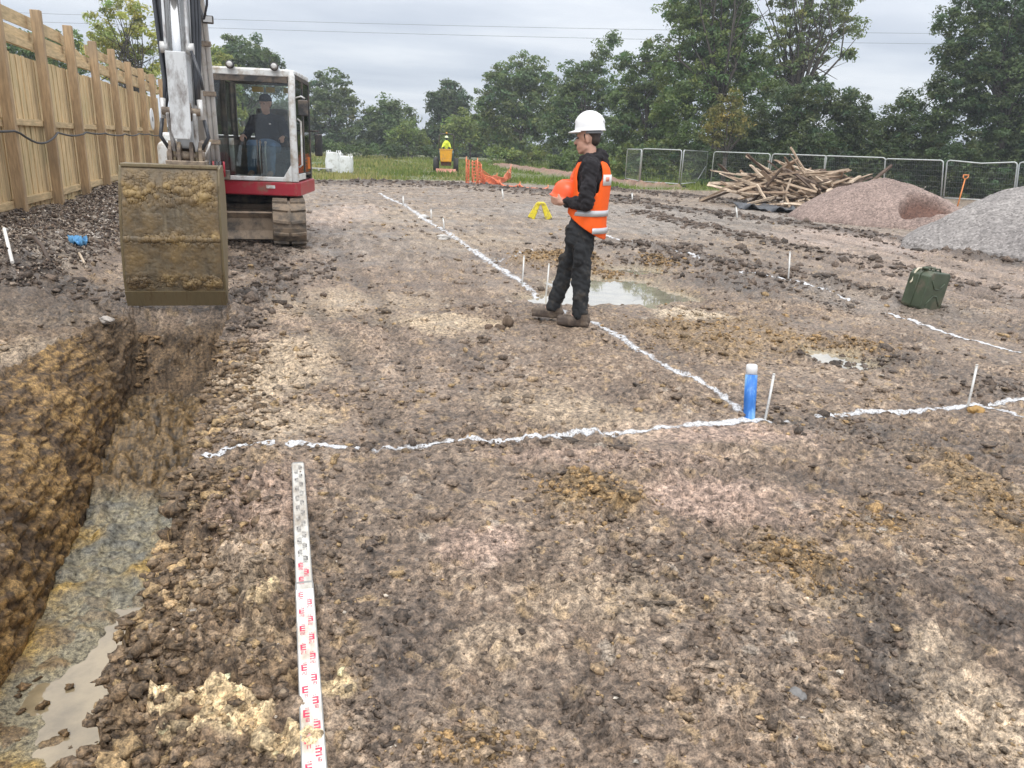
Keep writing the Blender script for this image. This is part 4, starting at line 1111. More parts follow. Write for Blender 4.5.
# ------------------------------------------------------------------ excavator
WHITE = simple_mat('machine_white', (.66, .68, .68), .4, 0, .06, 5, (.36, .31, .25), .33, 6)
WHITE2 = simple_mat('machine_white_worn', (.60, .62, .63), .42, 0, .08, 7, (.22, .2, .19), .36, 9, stretch=(1, 1, .4))
GREYB = simple_mat('machine_grey', (.36, .34, .315), .5, 0, .12, 3, (.3, .27, .23), .35, 4, stretch=(1, 1, .3))
SILV = simple_mat('machine_silver', (.60, .60, .59), .4, .2, .06, 6, (.42, .39, .35), .22, 8)
REDM = simple_mat('machine_red', (.36, .018, .035), .38, 0, .1, 6, (.2, .12, .08), .22, 6)
DARKM = simple_mat('machine_dark', (.035, .037, .04), .55, 0, .3, 6, (.14, .11, .085), .42, 5)
MUDDY = simple_mat('track_muddy', (.10, .085, .07), .75, 0, .35, 7, (.25, .19, .135), .55, 6, .01)
HOSE = simple_mat('hose_black', (.045, .049, .058), .32, 0, .2, 5)
CHROME = simple_mat('rod_chrome', (.62, .63, .64), .18, .9, .05, 5)
MUDDYD = simple_mat('undercarriage_muddy', (.06, .052, .045), .75, 0, .35, 5, (.23, .175, .125), .6, 4, .01)
RUST = simple_mat('pin_worn', (.19, .15, .12), .5, .4, .4, 20, (.35, .28, .2), .4, 14)
BUCK = simple_mat('bucket_mud', (.20, .145, .07), .6, .0, .35, 6, (.30, .19, .065), .5, 3.5, .012, stretch=(1, 1, 1.6))
BUCK2 = simple_mat('bucket_edge', (.19, .152, .085), .45, .15, .18, 8, (.15, .11, .06), .35, 8, .004, stretch=(4, 1, .5))
def glass_mat(name, tint=(.55, .66, .64), gloss=.10):
    m = bpy.data.materials.new(name); m.use_nodes = True; nt = m.node_tree; nt.nodes.clear()
    o = N(nt, 'ShaderNodeOutputMaterial'); t = N(nt, 'ShaderNodeBsdfTransparent'); t.inputs[0].default_value = (*tint, 1)
    gl = N(nt, 'ShaderNodeBsdfGlossy'); gl.inputs['Roughness'].default_value = .03
    fr = N(nt, 'ShaderNodeFresnel'); fr.inputs[0].default_value = 1.5
    mp = N(nt, 'ShaderNodeMath', operation='ADD'); mp.inputs[1].default_value = gloss*.4; nt.links.new(fr.outputs[0], mp.inputs[0])
    mx = N(nt, 'ShaderNodeMixShader'); nt.links.new(mp.outputs[0], mx.inputs[0]); nt.links.new(t.outputs[0], mx.inputs[1]); nt.links.new(gl.outputs[0], mx.inputs[2])
    nt.links.new(mx.outputs[0], o.inputs[0]); return m
GLASS = glass_mat('cab_glass', (.97, .99, .985), 0); GLASSL = glass_mat('cab_glass_lower', (.72, .80, .785), .1)
EX, EY = -.62, 13.55
AY = math.radians(11)
def excavator():
    gz = hz(0, 12)
    root = thing('excavator', 'white and red tracked excavator at the trench end, muddy bucket hanging in front', 'excavator', (EX, EY, 0))
    W = lambda x, y, z: Vector((x-EX, y-EY, z))                    # world point in the machine's frame
    fr = Vector((-math.sin(AY), -math.cos(AY), 0)); rg = Vector((math.cos(AY), -math.sin(AY), 0))
    MH = Matrix(((rg.x, -fr.x, 0), (rg.y, -fr.y, 0), (0, 0, 1)))   # house axes: x right, y back
    OFF = Vector((-.07, 0, 0)); Hp = lambda lx, ly, z: rg*lx+fr*ly+Vector((0, 0, z))+OFF          # ly forwards
    # ---- tracks
    for sx in (-1, 1):
        cx = sx*.70; Wt = .47
        tr = MB(); 
        # belt loop
        y0, y1, r = -1.10+.33, 1.55-.33-.33+.3, .31
        loop = []
        for a in np.linspace(-90, 90, 9): loop.append((y1+r*math.cos(math.radians(a)), .33+r*math.sin(math.radians(a)), ))
        loop = [( -(1.42), 0)]
        pts = []
        yf, yb = -1.43, 1.15
        for a in np.linspace(270, 90, 10): pts.append((yf+r*math.cos(math.radians(a)), .33+r*math.sin(math.radians(a))))
        for t in np.linspace(0, 1, 10)[1:-1]: pts.append((yf+(yb-yf)*t, .33+r-.02*math.sin(math.pi*t)))
        for a in np.linspace(90, -90, 10): pts.append((yb+r*math.cos(math.radians(a)), .33+r*math.sin(math.radians(a))))
        for t in np.linspace(0, 1, 10)[1:-1]: pts.append((yb+(yf-yb)*t, .33-r))
        inn = []
        n = len(pts)
        cen = Vector((0, (yf+yb)/2, .33))
        P3 = [Vector((0, a, b)) for a, b in pts]
        V = []; 
        for i, p in enumerate(P3):
            d = (P3[(i+1) % n]-P3[i-1]).normalized(); nn = Vector((0, -d.z, d.y))
            if nn.dot(p-Vector((0, min(max(p.y, yf), yb), .33))) < 0: nn = -nn
            for xx, off in ((-Wt/2, 0), (Wt/2, 0), (Wt/2, -.06), (-Wt/2, -.06)): V.append(Vector((cx+xx, 0, 0))+p+nn*off)
        F = [(i*4+j, i*4+(j+1) % 4, ((i+1) % n)*4+(j+1) % 4, ((i+1) % n)*4+j) for i in range(n) for j in range(4)]
        tr.add(V, F); tk = tr.build('track', MUDDY, root, .006)
        # grousers round the belt
        L = [0]
        for i in range(n): L.append(L[-1]+(P3[(i+1) % n]-P3[i]).length)
        gr = MB(); K = 40
        for k in range(K):
            s = L[-1]*k/K; i = max(j for j in range(n) if L[j] <= s); t = (s-L[i])/max(1e-6, L[i+1]-L[i])
            p = P3[i].lerp(P3[(i+1) % n], t); d = (P3[(i+1) % n]-P3[i]).normalized(); nn = Vector((0, -d.z, d.y))
            if nn.dot(p-Vector((0, min(max(p.y, yf), yb), .33))) < 0: nn = -nn
            for x0, x1, sk in ((-Wt/2+.004, -.02, .012), (.02, Wt/2-.004, -.012)):
                gr.beam(Vector((cx+x0, 0, 0))+p+nn*.014+d*sk, Vector((cx+x1, 0, 0))+p+nn*.014-d*sk, .045, .045, tuple(nn))
        gr.build('tread', MUDDY, tk, .006)
        fm = MB(); fm.box((cx, (yf+yb)/2, .33), (Wt*.62, yb-yf-.2, .3)); fm.build('track_frame', MUDDYD, root, .03)
        for nm, yy in (('idler', yf), ('sprocket', yb)):
            w_ = MB(); Mx = Matrix.Rotation(math.radians(90), 4, 'Y')
            w_.lathe([(.24, -.14), (.245, -.1), (.2, -.04), (.2, .04), (.245, .1), (.24, .14)], (cx, yy, .33), 24, Mx); w_.build(nm, DARKM, root)
    # ---- undercarriage
    b = MB(); b.box((0, 0, .42), (1.15, 1.1, .22)); b.beam((-.62, -.55, .36), (.62, -.55, .36), .22, .2); b.beam((-.62, .5, .36), (.62, .5, .36), .22, .2)
    b.build('undercarriage', MUDDYD, root, .02)
    b = MB(); b.lathe([(.5, .52), (.5, .66), (.44, .66), (.44, .70)], n=32); b.build('slew_ring', DARKM, root)
    # dozer blade carried low between the tracks
    bl = MB(); bl.prism([(-1.52, .10), (-1.46, .08), (-1.40, .2), (-1.42, .42), (-1.50, .50), (-1.55, .48), (-1.47, .40), (-1.46, .22)], -.50, .46, 'x'); bld = bl.build('dozer_blade', MUDDYD, root, .006)
    am = MB()
    am.beam((-.3, -1.42, .25), (-.3, -.5, .34), .12, .1); am.build('blade_arm', DARKM, bld)
    am = MB(); am.beam((.3, -1.42, .25), (.3, -.5, .34), .12, .1); am.build('blade_arm', DARKM, bld)
    # ---- house
    def hbox(mb, x0, x1, f0, f1, z0, z1): mb.box(Hp((x0+x1)/2, (f0+f1)/2, (z0+z1)/2), (x1-x0, f1-f0, z1-z0), MH.to_4x4())
    d_ = MB(); poly = [(-1.0, .5), (-.42, .68), (-.20, .95), (1.11, 1.0), (1.15, .88), (1.15, -.45), (.9, -1.3), (0, -1.52), (-.8, -1.35), (-1.06, -.9), (-1.06, .35)]
    MhR = Matrix(((rg.x, fr.x, 0), (rg.y, fr.y, 0), (0, 0, 1))).to_4x4(); Mh = Matrix.Translation(OFF) @ MhR
    d_.prism(poly, .70, .905, 'z', Mh); sk = d_.build('red_skirt', REDM, root, .018)
    q = MB(); 
    for x0, x1 in ((.66, .79),): q.box(Hp((x0+x1)/2, .995, .83), (.13, .008, .045), MhR)
    q.build('white_decal', WHITE, sk)
    q = MB(); q.box(Hp(-.02, .985, .835), (.1, .008, .05), MhR); q.build('step_plate', DARKM, sk)
    # engine hood and counterweight
    h_ = MB(); hb = [(-1.04, .35), (-1.04, -.85), (-.8, -1.3), (0, -1.48), (.8, -1.3), (1.0, -.85), (1.0, -.50), (-.2, -.50), (-.2, .35)]
    h_.prism(hb, .91, 1.55, 'z', Mh); h_.build('engine_hood', WHITE, root, .06, seg=4)
    h_ = MB(); hbox(h_, -1.02, -.56, .2, .62, .92, 1.42); h_.build('tank_cover', WHITE, root, .09, seg=5)
    # ---- cab
    cab = MB(); x0, x1, f0, f1, zb, zt = -.12, 1.12, -.45, .99, .91, 2.47
    T = .075
    def post(a, b, w=T, h=T): cab.beam(a, b, w, h, tuple(fr))
    corners = {'fl': (x0+.04, f1-.04), 'fr': (x1-.04, f1-.04), 'bl': (x0+.04, f0+.04), 'br': (x1-.04, f0+.04)}
    for k in ('fl', 'fr'):
        lx, ly = corners[k]
        cab.tube([Hp(lx, ly, zb-.0), Hp(lx, ly, 1.6), Hp(lx, ly-.015, 2.2), Hp(lx, ly-.05, zt-.07), Hp(lx+(.03 if k == 'fl' else -.03), ly-.12, zt-.01)], [.058, .052, .05, .05, .045], 10)
    # front frame below the screen, chamfered in the corners
    zs = 1.12
    cab.prism([(x0, zb), (x1, zb), (x1, 1.30), (x1-.075, 1.30), (x1-.085, 1.16), (x1-.20, .975), (x0+.20, .975), (x0+.085, 1.16), (x0+.075, 1.30), (x0, 1.30)], f1-.07, f1, 'y', Mh)
    cab.beam(Hp(x0+.06, f1-.10, zt-.04), Hp(x1-.06, f1-.10, zt-.04), .1, .09)
    cabo = cab.build('cab', WHITE, root, .012)
    dk = MB()
    def dpost(a, b, w=.07, h=.07): dk.beam(a, b, w, h, tuple(fr))
    for k in ('bl', 'br'):
        lx, ly = corners[k]; dpost(Hp(lx, ly, zb), Hp(lx, ly, zt-.06))
    for lx in (x0+.04, x1-.035):
        dpost(Hp(lx, f0+.05, zt-.08), Hp(lx, f1-.1, zt-.06), .06, .06)
        dpost(Hp(lx, f0+.65, zb), Hp(lx, f0+.65, zt-.08), .06, .07)
        dpost(Hp(lx, f0+.05, 1.52 if lx < .5 else 1.0), Hp(lx, f1-.08, 1.52 if lx < .5 else 1.0), .04, .05)
    dpost(Hp(x0+.05, f0+.04, zt-.09), Hp(x1-.05, f0+.04, zt-.09), .08, .06); dpost(Hp(x0+.05, f0+.04, 1.5), Hp(x1-.05, f0+.04, 1.5), .06, .06)
    hbox(dk, x0+.1, x1-.1, f1-.085, f1-.06, zt-.17, zt-.08)
    dk.build('cab_frame', DARKM, cabo, .006)
    rf = MB(); rf.prism([(x0+.02, f0), (x1-.02, f0), (x1, f0+.1), (x1, f1-.16), (x1-.1, f1-.06), (x0+.1, f1-.06), (x0, f1-.16), (x0, f0+.1)], zt-.05, zt+.02, 'z', Mh); rf.build('cab_roof', WHITE, cabo, .02)
    fl = MB(); hbox(fl, x0+.05, x1-.05, f0+.05, f1-.05, zb-.005, zb+.02); hbox(fl, x0+.06, x1-.06, f0+.03, f0+.07, zb, 1.5); fl.build('cab_floor', DARKM, cabo)
    # glass
    def pane(name, pts, mat):
        p = MB(); p.add(pts, [tuple(range(len(pts)))]); o = p.build(name, mat, cabo, fix=False); sm = o.modifiers.new('T', 'SOLIDIFY'); sm.thickness = .006; return o
    yg = f1-.045
    pane('front_screen', [Hp(x0+.09, yg, 1.42), Hp(x1-.09, yg, 1.42), Hp(x1-.09, yg-.04, zt-.1), Hp(x0+.09, yg-.04, zt-.1)], GLASS)
    pane('lower_screen', [Hp(x0+.20, yg, .98), Hp(x1-.20, yg, .98), Hp(x1-.09, yg, 1.16), Hp(x1-.09, yg, 1.415), Hp(x0+.09, yg, 1.415), Hp(x0+.09, yg, 1.16)], GLASSL)
    pane('side_window', [Hp(x1-.02, f0+.09, 1.03), Hp(x1-.02, f0+.60, 1.03), Hp(x1-.02, f0+.60, zt-.12), Hp(x1-.02, f0+.09, zt-.12)], GLASS)
    pane('door_window', [Hp(x1-.02, f0+.70, 1.03), Hp(x1-.02, f1-.1, 1.03), Hp(x1-.02, f1-.12, zt-.1), Hp(x1-.02, f0+.70, zt-.1)], GLASS)
    pane('side_window', [Hp(x0+.02, f0+.1, 1.55), Hp(x0+.02, f1-.1, 1.55), Hp(x0+.02, f1-.12, zt-.1), Hp(x0+.02, f0+.1, zt-.12)], GLASS)
    pane('rear_window', [Hp(x0+.1, f0+.03, 1.55), Hp(x1-.1, f0+.03, 1.55), Hp(x1-.1, f0+.03, zt-.13), Hp(x0+.1, f0+.03, zt-.13)], GLASS)
    dp = MB(); hbox(dp, x1-.045, x1+.004, f0+.68, f1-.09, .93, 1.02); dp.build('door_sill', WHITE, cabo, .006)
    # yellow notice strip along the top of the rear window (lettering too small to read)
    nn = MB()
    for a, b_ in ((.22, .40), (.44, .58), (.72, .86)): hbox(nn, a, b_, f0+.055, f0+.062, zt-.24, zt-.16)
    nn.build('notice_strip', simple_mat('notice_yellow', (.6, .42, .05), .5), cabo)
    gh = MB(); gh.tube([Hp(x1+.0, f1-.2, 1.12), Hp(x1+.05, f1-.2, 1.16), Hp(x1+.05, f1-.2, 1.78), Hp(x1+.0, f1-.2, 1.82)], .014, 8); gh.build('grab_rail', WHITE, cabo)
    wp = MB(); wp.tube([Hp(.56, yg+.015, 1.0), Hp(.555, yg+.02, 1.5)], .008, 6); wp.build('wiper', DARKM, cabo)
    wp = MB(); wp.tube([Hp(.60, yg+.015, 1.02), Hp(.60, yg+.02, 1.5)], .008, 6); wp.build('wiper', DARKM, cabo)
    for lx, s in ((.24, 1), (.86, 1)):
        l = MB(); M2 = (MhR @ Matrix.Rotation(math.radians(-90), 4, 'X')); l.lathe([(.03, -.05), (.055, -.02), (.06, .04), (.052, .045)], Hp(lx, f1-.02, zt+.045), 18, M2); lo = l.build('work_lamp', DARKM, cabo)
        l = MB(); l.lathe([(.045, .0), (.02, .008)], Hp(lx, f1+.026, zt+.045), 18, M2); l.build('lens', SILV, lo)
    mr = MB(); mr.tube([Hp(x1-.02, f1-.1, 2.10), Hp(x1+.10, f1-.02, 2.13), Hp(x1+.15, f1-.04, 2.10)], .011, 8); ar = mr.build('mirror_arm', WHITE, cabo)
    mr = MB(); hbox(mr, x1+.05, x1+.19, f1-.06, f1-.02, 1.86, 2.08); mr.build('mirror', DARKM, ar, .015)
    mr = MB(); hbox(mr, x1+.12, x1+.24, -.05, 0, 1.28, 1.62); mr.build('mirror', DARKM, cabo, .02)
    mr = MB(); mr.tube([Hp(x1, -.03, 1.66), Hp(x1+.18, -.03, 1.66), Hp(x1+.18, -.03, 1.6)], .012, 8); mr.build('mirror_arm', DARKM, cabo)
    mr = MB(); hbox(mr, x1+.02, x1+.05, .05, .1, 1.08, 1.26); mr.build('side_reflector', simple_mat('reflector_orange', (.7, .2, .04), .4), cabo)
    # seat, levers
    se = MB(); hbox(se, .28, .80, -.22, .28, 1.17, 1.30); hbox(se, .30, .80, -.32, -.18, 1.3, 1.98); hbox(se, .34, .76, -.2, .2, .93, 1.17); se.build('seat', DARKM, cabo, .04)
    for lx in (.22, .86):
        c = MB(); hbox(c, lx-.06, lx+.06, -.1, .35, 1.17, 1.36); c.tube([Hp(lx, .3, 1.36), Hp(lx, .34, 1.52)], .012, 8); c.ball(Hp(lx, .345, 1.55), .03, 10); c.build('lever_console', DARKM, cabo)
    for lx in (.52, .60):
        c = MB(); c.tube([Hp(lx, .62, .93), Hp(lx, .66, 1.35), Hp(lx, .60, 1.45)], .012, 8); c.ball(Hp(lx, .6, 1.46), .022, 8); c.build('travel_lever', SILV, cabo)
    # ---- boom foot, boom
    bx = -1.11
    kp = MB(); kp.prism([(12.45, .62), (12.55, 1.25), (12.25, 1.3), (11.95, 1.1), (11.95, .62)], bx-.17, bx+.17, 'x', Matrix.Translation((-EX, -EY, 0))); kp.build('boom_pedestal', REDM, root, .02)
    path = [(12.1, 1.1), (11.6, 2.2), (11.2, 2.95), (10.4, 3.65), (9.2, 4.0), (8.0, 3.85)]
    hh = [.17, .22, .27, .25, .21, .15]
    bo = MB(); V = []
    for (y, z), h in zip(path, hh):
        i = path.index((y, z)); a = path[max(0, i-1)]; c = path[min(len(path)-1, i+1)]
        d = Vector((0, c[0]-a[0], c[1]-a[1])).normalized(); nn = Vector((0, -d.z, d.y))
        for sx, sn in ((-1, -1), (1, -1), (1, 1), (-1, 1)): V.append(W(bx+.015+sx*.14, y, z)+nn*h*sn)
    n = len(path)
    bo.add(V, [(i*4+j, i*4+(j+1) % 4, i*4+4+(j+1) % 4, i*4+4+j) for i in range(n-1) for j in range(4)]+[(3, 2, 1, 0), tuple(range(n*4-4, n*4))])
    boom = bo.build('boom', GREYB, root, .012)
    def cyl(name, a, b, r, split, parent, rodr=.6, mat=WHITE2):
        a = W(*a); b = W(*b); m = a.lerp(b, split); c = MB(); c.tube([a, a.lerp(b, .01), m, m.lerp(b, .001)], [r, r, r, r*.96], 18); d = (b-a).normalized()
        c.tube([m-d*.05, m+d*.02], [r*1.18, r*1.18], 18)
        o = c.build(name, mat, parent); k = MB(); k.tube([m, b], r*rodr, 14); k.build('rod', CHROME, o)
        e = MB()
        e.tube([b-Vector((r*1.2, 0, 0)), b+Vector((r*1.2, 0, 0))], r*1.1, 14); e.build('eye', RUST, o); return o
    cyl('boom_cylinder', (bx-.10, 11.75, .98), (bx-.10, 11.1, 2.5), .055, .55, root, mat=SILV)
    cyl('stick_cylinder', (bx+.04, 10.6, 3.95), (bx+.04, 8.2, 4.2), .06, .6, root, mat=WHITE2)
    # pipes down the right side of the boom
    for k, (dx, c) in enumerate(((.165, SILV), (.222, SILV), (.28, SILV))):
        p = MB(); p.tube([W(bx+dx, 11.75, .95), W(bx+dx+.005, 11.45, 1.9), W(bx+dx+.01, 11.2, 2.45), W(bx+dx+.01, 10.9, 2.95), W(bx+dx, 10.0, 3.6)], .03, 10); p.build('hydraulic_pipe', c, root)
    for z, y in ((1.45, 11.58), (2.05, 11.38), (2.62, 11.08)):
        p = MB(); p.box(W(bx+.255, y-.02, z), (.16, .05, .06)); p.build('pipe_clamp', RUST, root, .006)
    wl = MB(); wl.box(W(-.78, 10.9, 2.88), (.13, .07, .09)); wlo = wl.build('work_lamp', DARKM, root, .012)
    wl = MB(); wl.box(W(-.78, 10.855, 2.88), (.10, .012, .065)); wl.build('lens', SILV, wlo)
    hs = MB(); hs.tube([W(-.80, 9.6, 2.98), W(-.72, 9.55, 2.72), W(-.68, 9.5, 2.85), W(-.66, 9.5, 3.1)], .014, 8); hs.build('loop_hose', HOSE, root)
    # ---- stick with bucket cylinder
    sxc = -.785
    st = MB(); V = []
    for (yc, z, w_, h) in ((8.05, 3.75, .10, .16), (7.9, 3.2, .098, .19), (7.75, 2.4, .092, .15), (7.62, 1.75, .088, .12), (7.56, 1.42, .07, .085)):
        for sx, sy in ((-1, -1), (1, -1), (1, 1), (-1, 1)): V.append(W(sxc+sx*w_, yc+sy*h, z))
    st.add(V, [(i*4+j, i*4+(j+1) % 4, i*4+4+(j+1) % 4, i*4+4+j) for i in range(4) for j in range(4)]+[(3, 2, 1, 0), (16, 17, 18, 19)])
    stick = st.build('stick', WHITE2, root, .02)
    cyl('bucket_cylinder', (sxc+.005, 7.50, 3.35), (sxc+.0, 7.33, 1.72), .066, .43, root, .62, WHITE2)
    # white guard rails beside the cylinder rod
    for dx in (-.085, .085):
        g_ = MB(); g_.beam(W(sxc+dx, 7.55, 3.3), W(sxc+dx, 7.42, 2.2), .02, .09, (0, 1, 0)); g_.build('cylinder_bracket', WHITE2, root, .004)
    for dx in (-.10, .10):
        g_ = MB(); g_.tube([W(sxc+dx-.03, 7.42, 2.22), W(sxc+dx+.03, 7.42, 2.22)], .045, 14); g_.build('pivot_boss', SILV, root)
    # cover plate over the rod, with paint worn off
    g_ = MB(); g_.prism([(sxc-.078, 2.18), (sxc+.078, 2.18), (sxc+.078, 1.56), (sxc+.06, 1.50), (sxc-.06, 1.50), (sxc-.078, 1.56)], 7.235, 7.25, 'y', Matrix.Translation((-EX, -EY, 0))); g_.build('rod_guard', WHITE2, root, .006)
    for dx in (-.105, .105):
        g_ = MB(); g_.beam(W(sxc+dx, 7.33, 1.72), W(sxc+dx*.85, 7.45, 1.40), .03, .10, (0, 1, 0)); g_.build('tipping_link', WHITE2, root, .01)
    for nm, y, z, wd, r in (('pivot_pin', 7.33, 1.72, .15, .032), ('pivot_pin', 7.56, 1.44, .15, .045), ('pivot_pin', 7.43, 1.36, .15, .04)):
        p = MB(); p.tube([W(sxc-wd, y, z), W(sxc+wd, y, z)], r, 14); p.build(nm, RUST, root)
    hi = MB(); 
    for dx in (-.12, -.05, .05, .12): hi.prism([(7.36, 1.28), (7.36, 1.42), (7.42, 1.48), (7.52, 1.44), (7.62, 1.5), (7.66, 1.42), (7.62, 1.26)], sxc+dx-.016, sxc+dx+.016, 'x', Matrix.Translation((-EX, -EY, 0)))
    hi.box(W(sxc, 7.5, 1.30), (.32, .3, .05)); hi.build('quick_hitch', RUST, root, .008)
    for dx in (-.16, .17):
        hb_ = MB(); hb_.tube([W(sxc+dx, 7.40, 1.66), W(sxc+dx*1.15, 7.38, 1.52), W(sxc+dx*.8, 7.4, 1.42)], .016, 8); hb_.build('hitch_hose', HOSE, root)
        nz = MB(); nz.tube([W(sxc+dx*.86, 7.36, 1.82), W(sxc+dx*.9, 7.34, 1.66)], [.022, .018], 10); nz.build('hose_coupling', SILV, root)
    rr = random.Random(5)
    for k in range(3):
        x0_ = sxc-.165+.022*k; yy = 7.55+.03*(k % 2)
        p = MB(); p.tube([W(x0_+.02-.02*k/4, yy+.25, 3.6), W(x0_-.01, yy, 2.9), W(x0_+.02, yy-.04, 2.3), W(x0_+.035, yy-.05, 1.95), W(sxc-.135, yy-.12, 1.75)], .017, 8); p.build('hydraulic_hose', HOSE, root)
    for k in range(3):
        x0_ = sxc+.12+.022*k; yy = 7.6+.04*(k % 3)
        p = MB(); p.tube([W(x0_+.02, yy+.3, 3.6), W(x0_+.012, yy, 2.9), W(x0_+.0, yy-.02, 2.4), W(x0_-.01-.008*k, yy-.06, 2.05), W(sxc+.115, yy-.12, 1.78)], .017, 8); p.build('hydraulic_hose', HOSE, root)
    p = MB(); p.tube([W(sxc+.11, 7.38, 2.2), W(sxc+.17, 7.33, 2.0), W(sxc+.18, 7.35, 1.9)], .013, 8); p.build('loop_hose', HOSE, root)
    # red and brass valve block low behind the hitch
    vb = MB(); vb.box(W(-1.0, 11.7, 1.02), (.62, .22, .12)); vbo = vb.build('valve_block', DARKM, root, .01)
    for k in range(7):
        v = MB(); v.tube([W(-1.02+.045*k, 11.56, 1.0), W(-1.02+.045*k, 11.54, 1.2)], .013, 8); v.build('hose_end', HOSE if k % 3 else REDM, vbo)
    for dx, s in ((-.03, 1), (.05, -1)):
        v = MB(); v.tube([W(bx+dx, 11.45, 1.15), W(bx+dx+.06*s*-1, 11.4, 1.24), W(bx+dx-.14*s, 11.35, 1.36), W(bx+dx-.17*s, 11.35, 1.45)], .014, 8); v.build('elbow_pipe', SILV, root)
    # ---- bucket
    prof = [(7.44, 1.265), (7.37, 1.25), (7.335, 1.12), (7.325, .86), (7.34, .62), (7.385, .34), (7.44, .17), (7.49, .055)]   # y, z of the back sheet
    cxb = -.915
    def wid(z): return (.378+.028*(1.27-z)/1.2)
    nX = 170; V = []; yy = []; zz = []
    dense = []
    for i in range(len(prof)-1):
        for t in np.linspace(0, 1, 32, endpoint=False): dense.append((prof[i][0]+(prof[i+1][0]-prof[i][0])*t, prof[i][1]+(prof[i+1][1]-prof[i][1])*t))
    dense.append(prof[-1]); nz_ = len(dense)
    U = np.linspace(-1, 1, nX)
    A = np.array(dense); ZZ = np.repeat(A[:, 1:2], nX, 1); XX = U[None]*np.array([wid(z) for z in A[:, 1]])[:, None]; YY = np.repeat(A[:, 0:1], nX, 1)
    cake = np.clip(fbm(XX, ZZ*1.3, 5.0, 6, 301, .7)+.10, 0, 1)*.05+np.clip(fbm(XX, ZZ, 17, 4, 305, .65), 0, 1)*.022
    cake *= sstep(.17, .23, ZZ)*sstep(1.26, 1.22, ZZ)*sstep(1, .93, np.abs(U))[None]*(.3+1.2*np.exp(-((ZZ-.26)/.06)**2)+.9*np.exp(-((ZZ-1.06)/.1)**2)+.8*np.exp(-((ZZ-.66)/.05)**2))
    ridge = np.exp(-((ZZ-.66)/.012)**2)*.012
    YY = YY-cake-ridge
    yaw = math.radians(3)
    V1 = np.stack([XX*math.cos(yaw)+cxb-EX+.0417*ZZ-.053, YY-EY+XX*math.sin(yaw)*-1, ZZ], -1).reshape(-1, 3)
    i = np.arange(nz_-1)[:, None]*nX+np.arange(nX-1)[None]
    F1 = np.stack([i, i+1, i+nX+1, i+nX], -1).reshape(-1, 4)
    me = np_mesh('bucket', V1, F1); attr_float(me, 'cake', (cake/.03).ravel())
    mat, nt, b = new_mat('bucket_mud_cake'); v = coords(nt); ac = N(nt, 'ShaderNodeAttribute', attribute_name='cake')
    st_ = noise(nt, coords(nt, (9, 9, .8)), 3, 5); n1 = noise(nt, v, 5, 6, .65); n2 = noise(nt, v, 40, 4)
    steel = ramp(nt, st_, [(.3, (.085, .067, .045)), (.6, (.155, .124, .079)), (.8, (.235, .193, .125))])
    mudc = ramp(nt, n1, [(.3, (.085, .06, .035)), (.5, (.19, .13, .06)), (.7, (.38, .265, .11))])
    dirty = mixc(nt, ramp(nt, n1, [(.42, (0,0,0)), (.6, (.85,.85,.85))]), steel, (.16, .11, .055))
    fc = N(nt, 'ShaderNodeMath', operation='MULTIPLY'); fc.use_clamp = True; nt.links.new(ac.outputs['Fac'], fc.inputs[0]); fc.inputs[1].default_value = 2.2
    nt.links.new(mixc(nt, fc.outputs[0], dirty, mudc), b.inputs['Base Color']); b.inputs['Roughness'].default_value = .55; bump(nt, n2, .5, .01, b)
    bo_ = mesh_obj('bucket', me, mat, root); so_ = bo_.modifiers.new('T', 'SOLIDIFY'); so_.thickness = .022; so_.offset = -1
    Mb = Matrix(((1, 0, .0417, -.053), (0, 1, 0, 0), (0, 0, 1, 0), (0, 0, 0, 1))) @ Matrix.Translation((cxb-EX, 7.4-EY, 0)) @ Matrix.Rotation(-yaw, 4, 'Z') @ Matrix.Translation((0, -7.4, 0))
    sidep = [(7.44, 1.28), (7.362, 1.262), (7.325, 1.125), (7.313, .86), (7.328, .62), (7.373, .34), (7.43, .17), (7.478, .06), (7.54, .12), (7.68, .5), (7.74, .86), (7.7, 1.1), (7.58, 1.29)]
    for sx in (-1, 1):
        s = MB(); V = []
        for dx in (0, .024*sx): V += [Mb @ Vector((sx*wid(z)+dx, y+sx*0, z)) for y, z in sidep]
        n = len(sidep)
        s.add(V, [tuple(range(n)), tuple(reversed(range(n, 2*n)))]+[(i, n+i, n+(i+1) % n, (i+1) % n) for i in range(n)])
        s.build('side_plate', BUCK2, bo_, .004)
    e = MB(); e.beam(Mb @ Vector((-.445, 7.405, .20)), Mb @ Vector((.445, 7.405, .20)), .03, .02, (0, -.4, .3)); 
    e = MB(); V = []
    for x in (-.422, .422):
        for y, z in ((7.4, .19), (7.475, .045), (7.50, .045), (7.43, .19)): V.append(Mb @ Vector((x, y-.012, z)))
    e.add(V, [(0, 1, 2, 3), (7, 6, 5, 4), (0, 4, 5, 1), (1, 5, 6, 2), (2, 6, 7, 3), (3, 7, 4, 0)]); e.build('cutting_edge', BUCK2, bo_, .003)
    tr_ = MB(); tr_.beam(Mb @ Vector((-.385, 7.42, 1.275)) if True else 0, Mb @ Vector((.385, 7.42, 1.275)), .17, .03); tr_.build('top_rail', BUCK2, bo_, .006)
    for dx in (-.09, .09):
        er = MB(); er.prism([(7.38, 1.27), (7.4, 1.42), (7.46, 1.44), (7.6, 1.42), (7.66, 1.27)], sxc+dx-.012, sxc+dx+.012, 'x', Matrix.Translation((-EX, -EY, 0))); er.build('mounting_ear', BUCK2, bo_, .004)
    return Hp
HP = excavator()
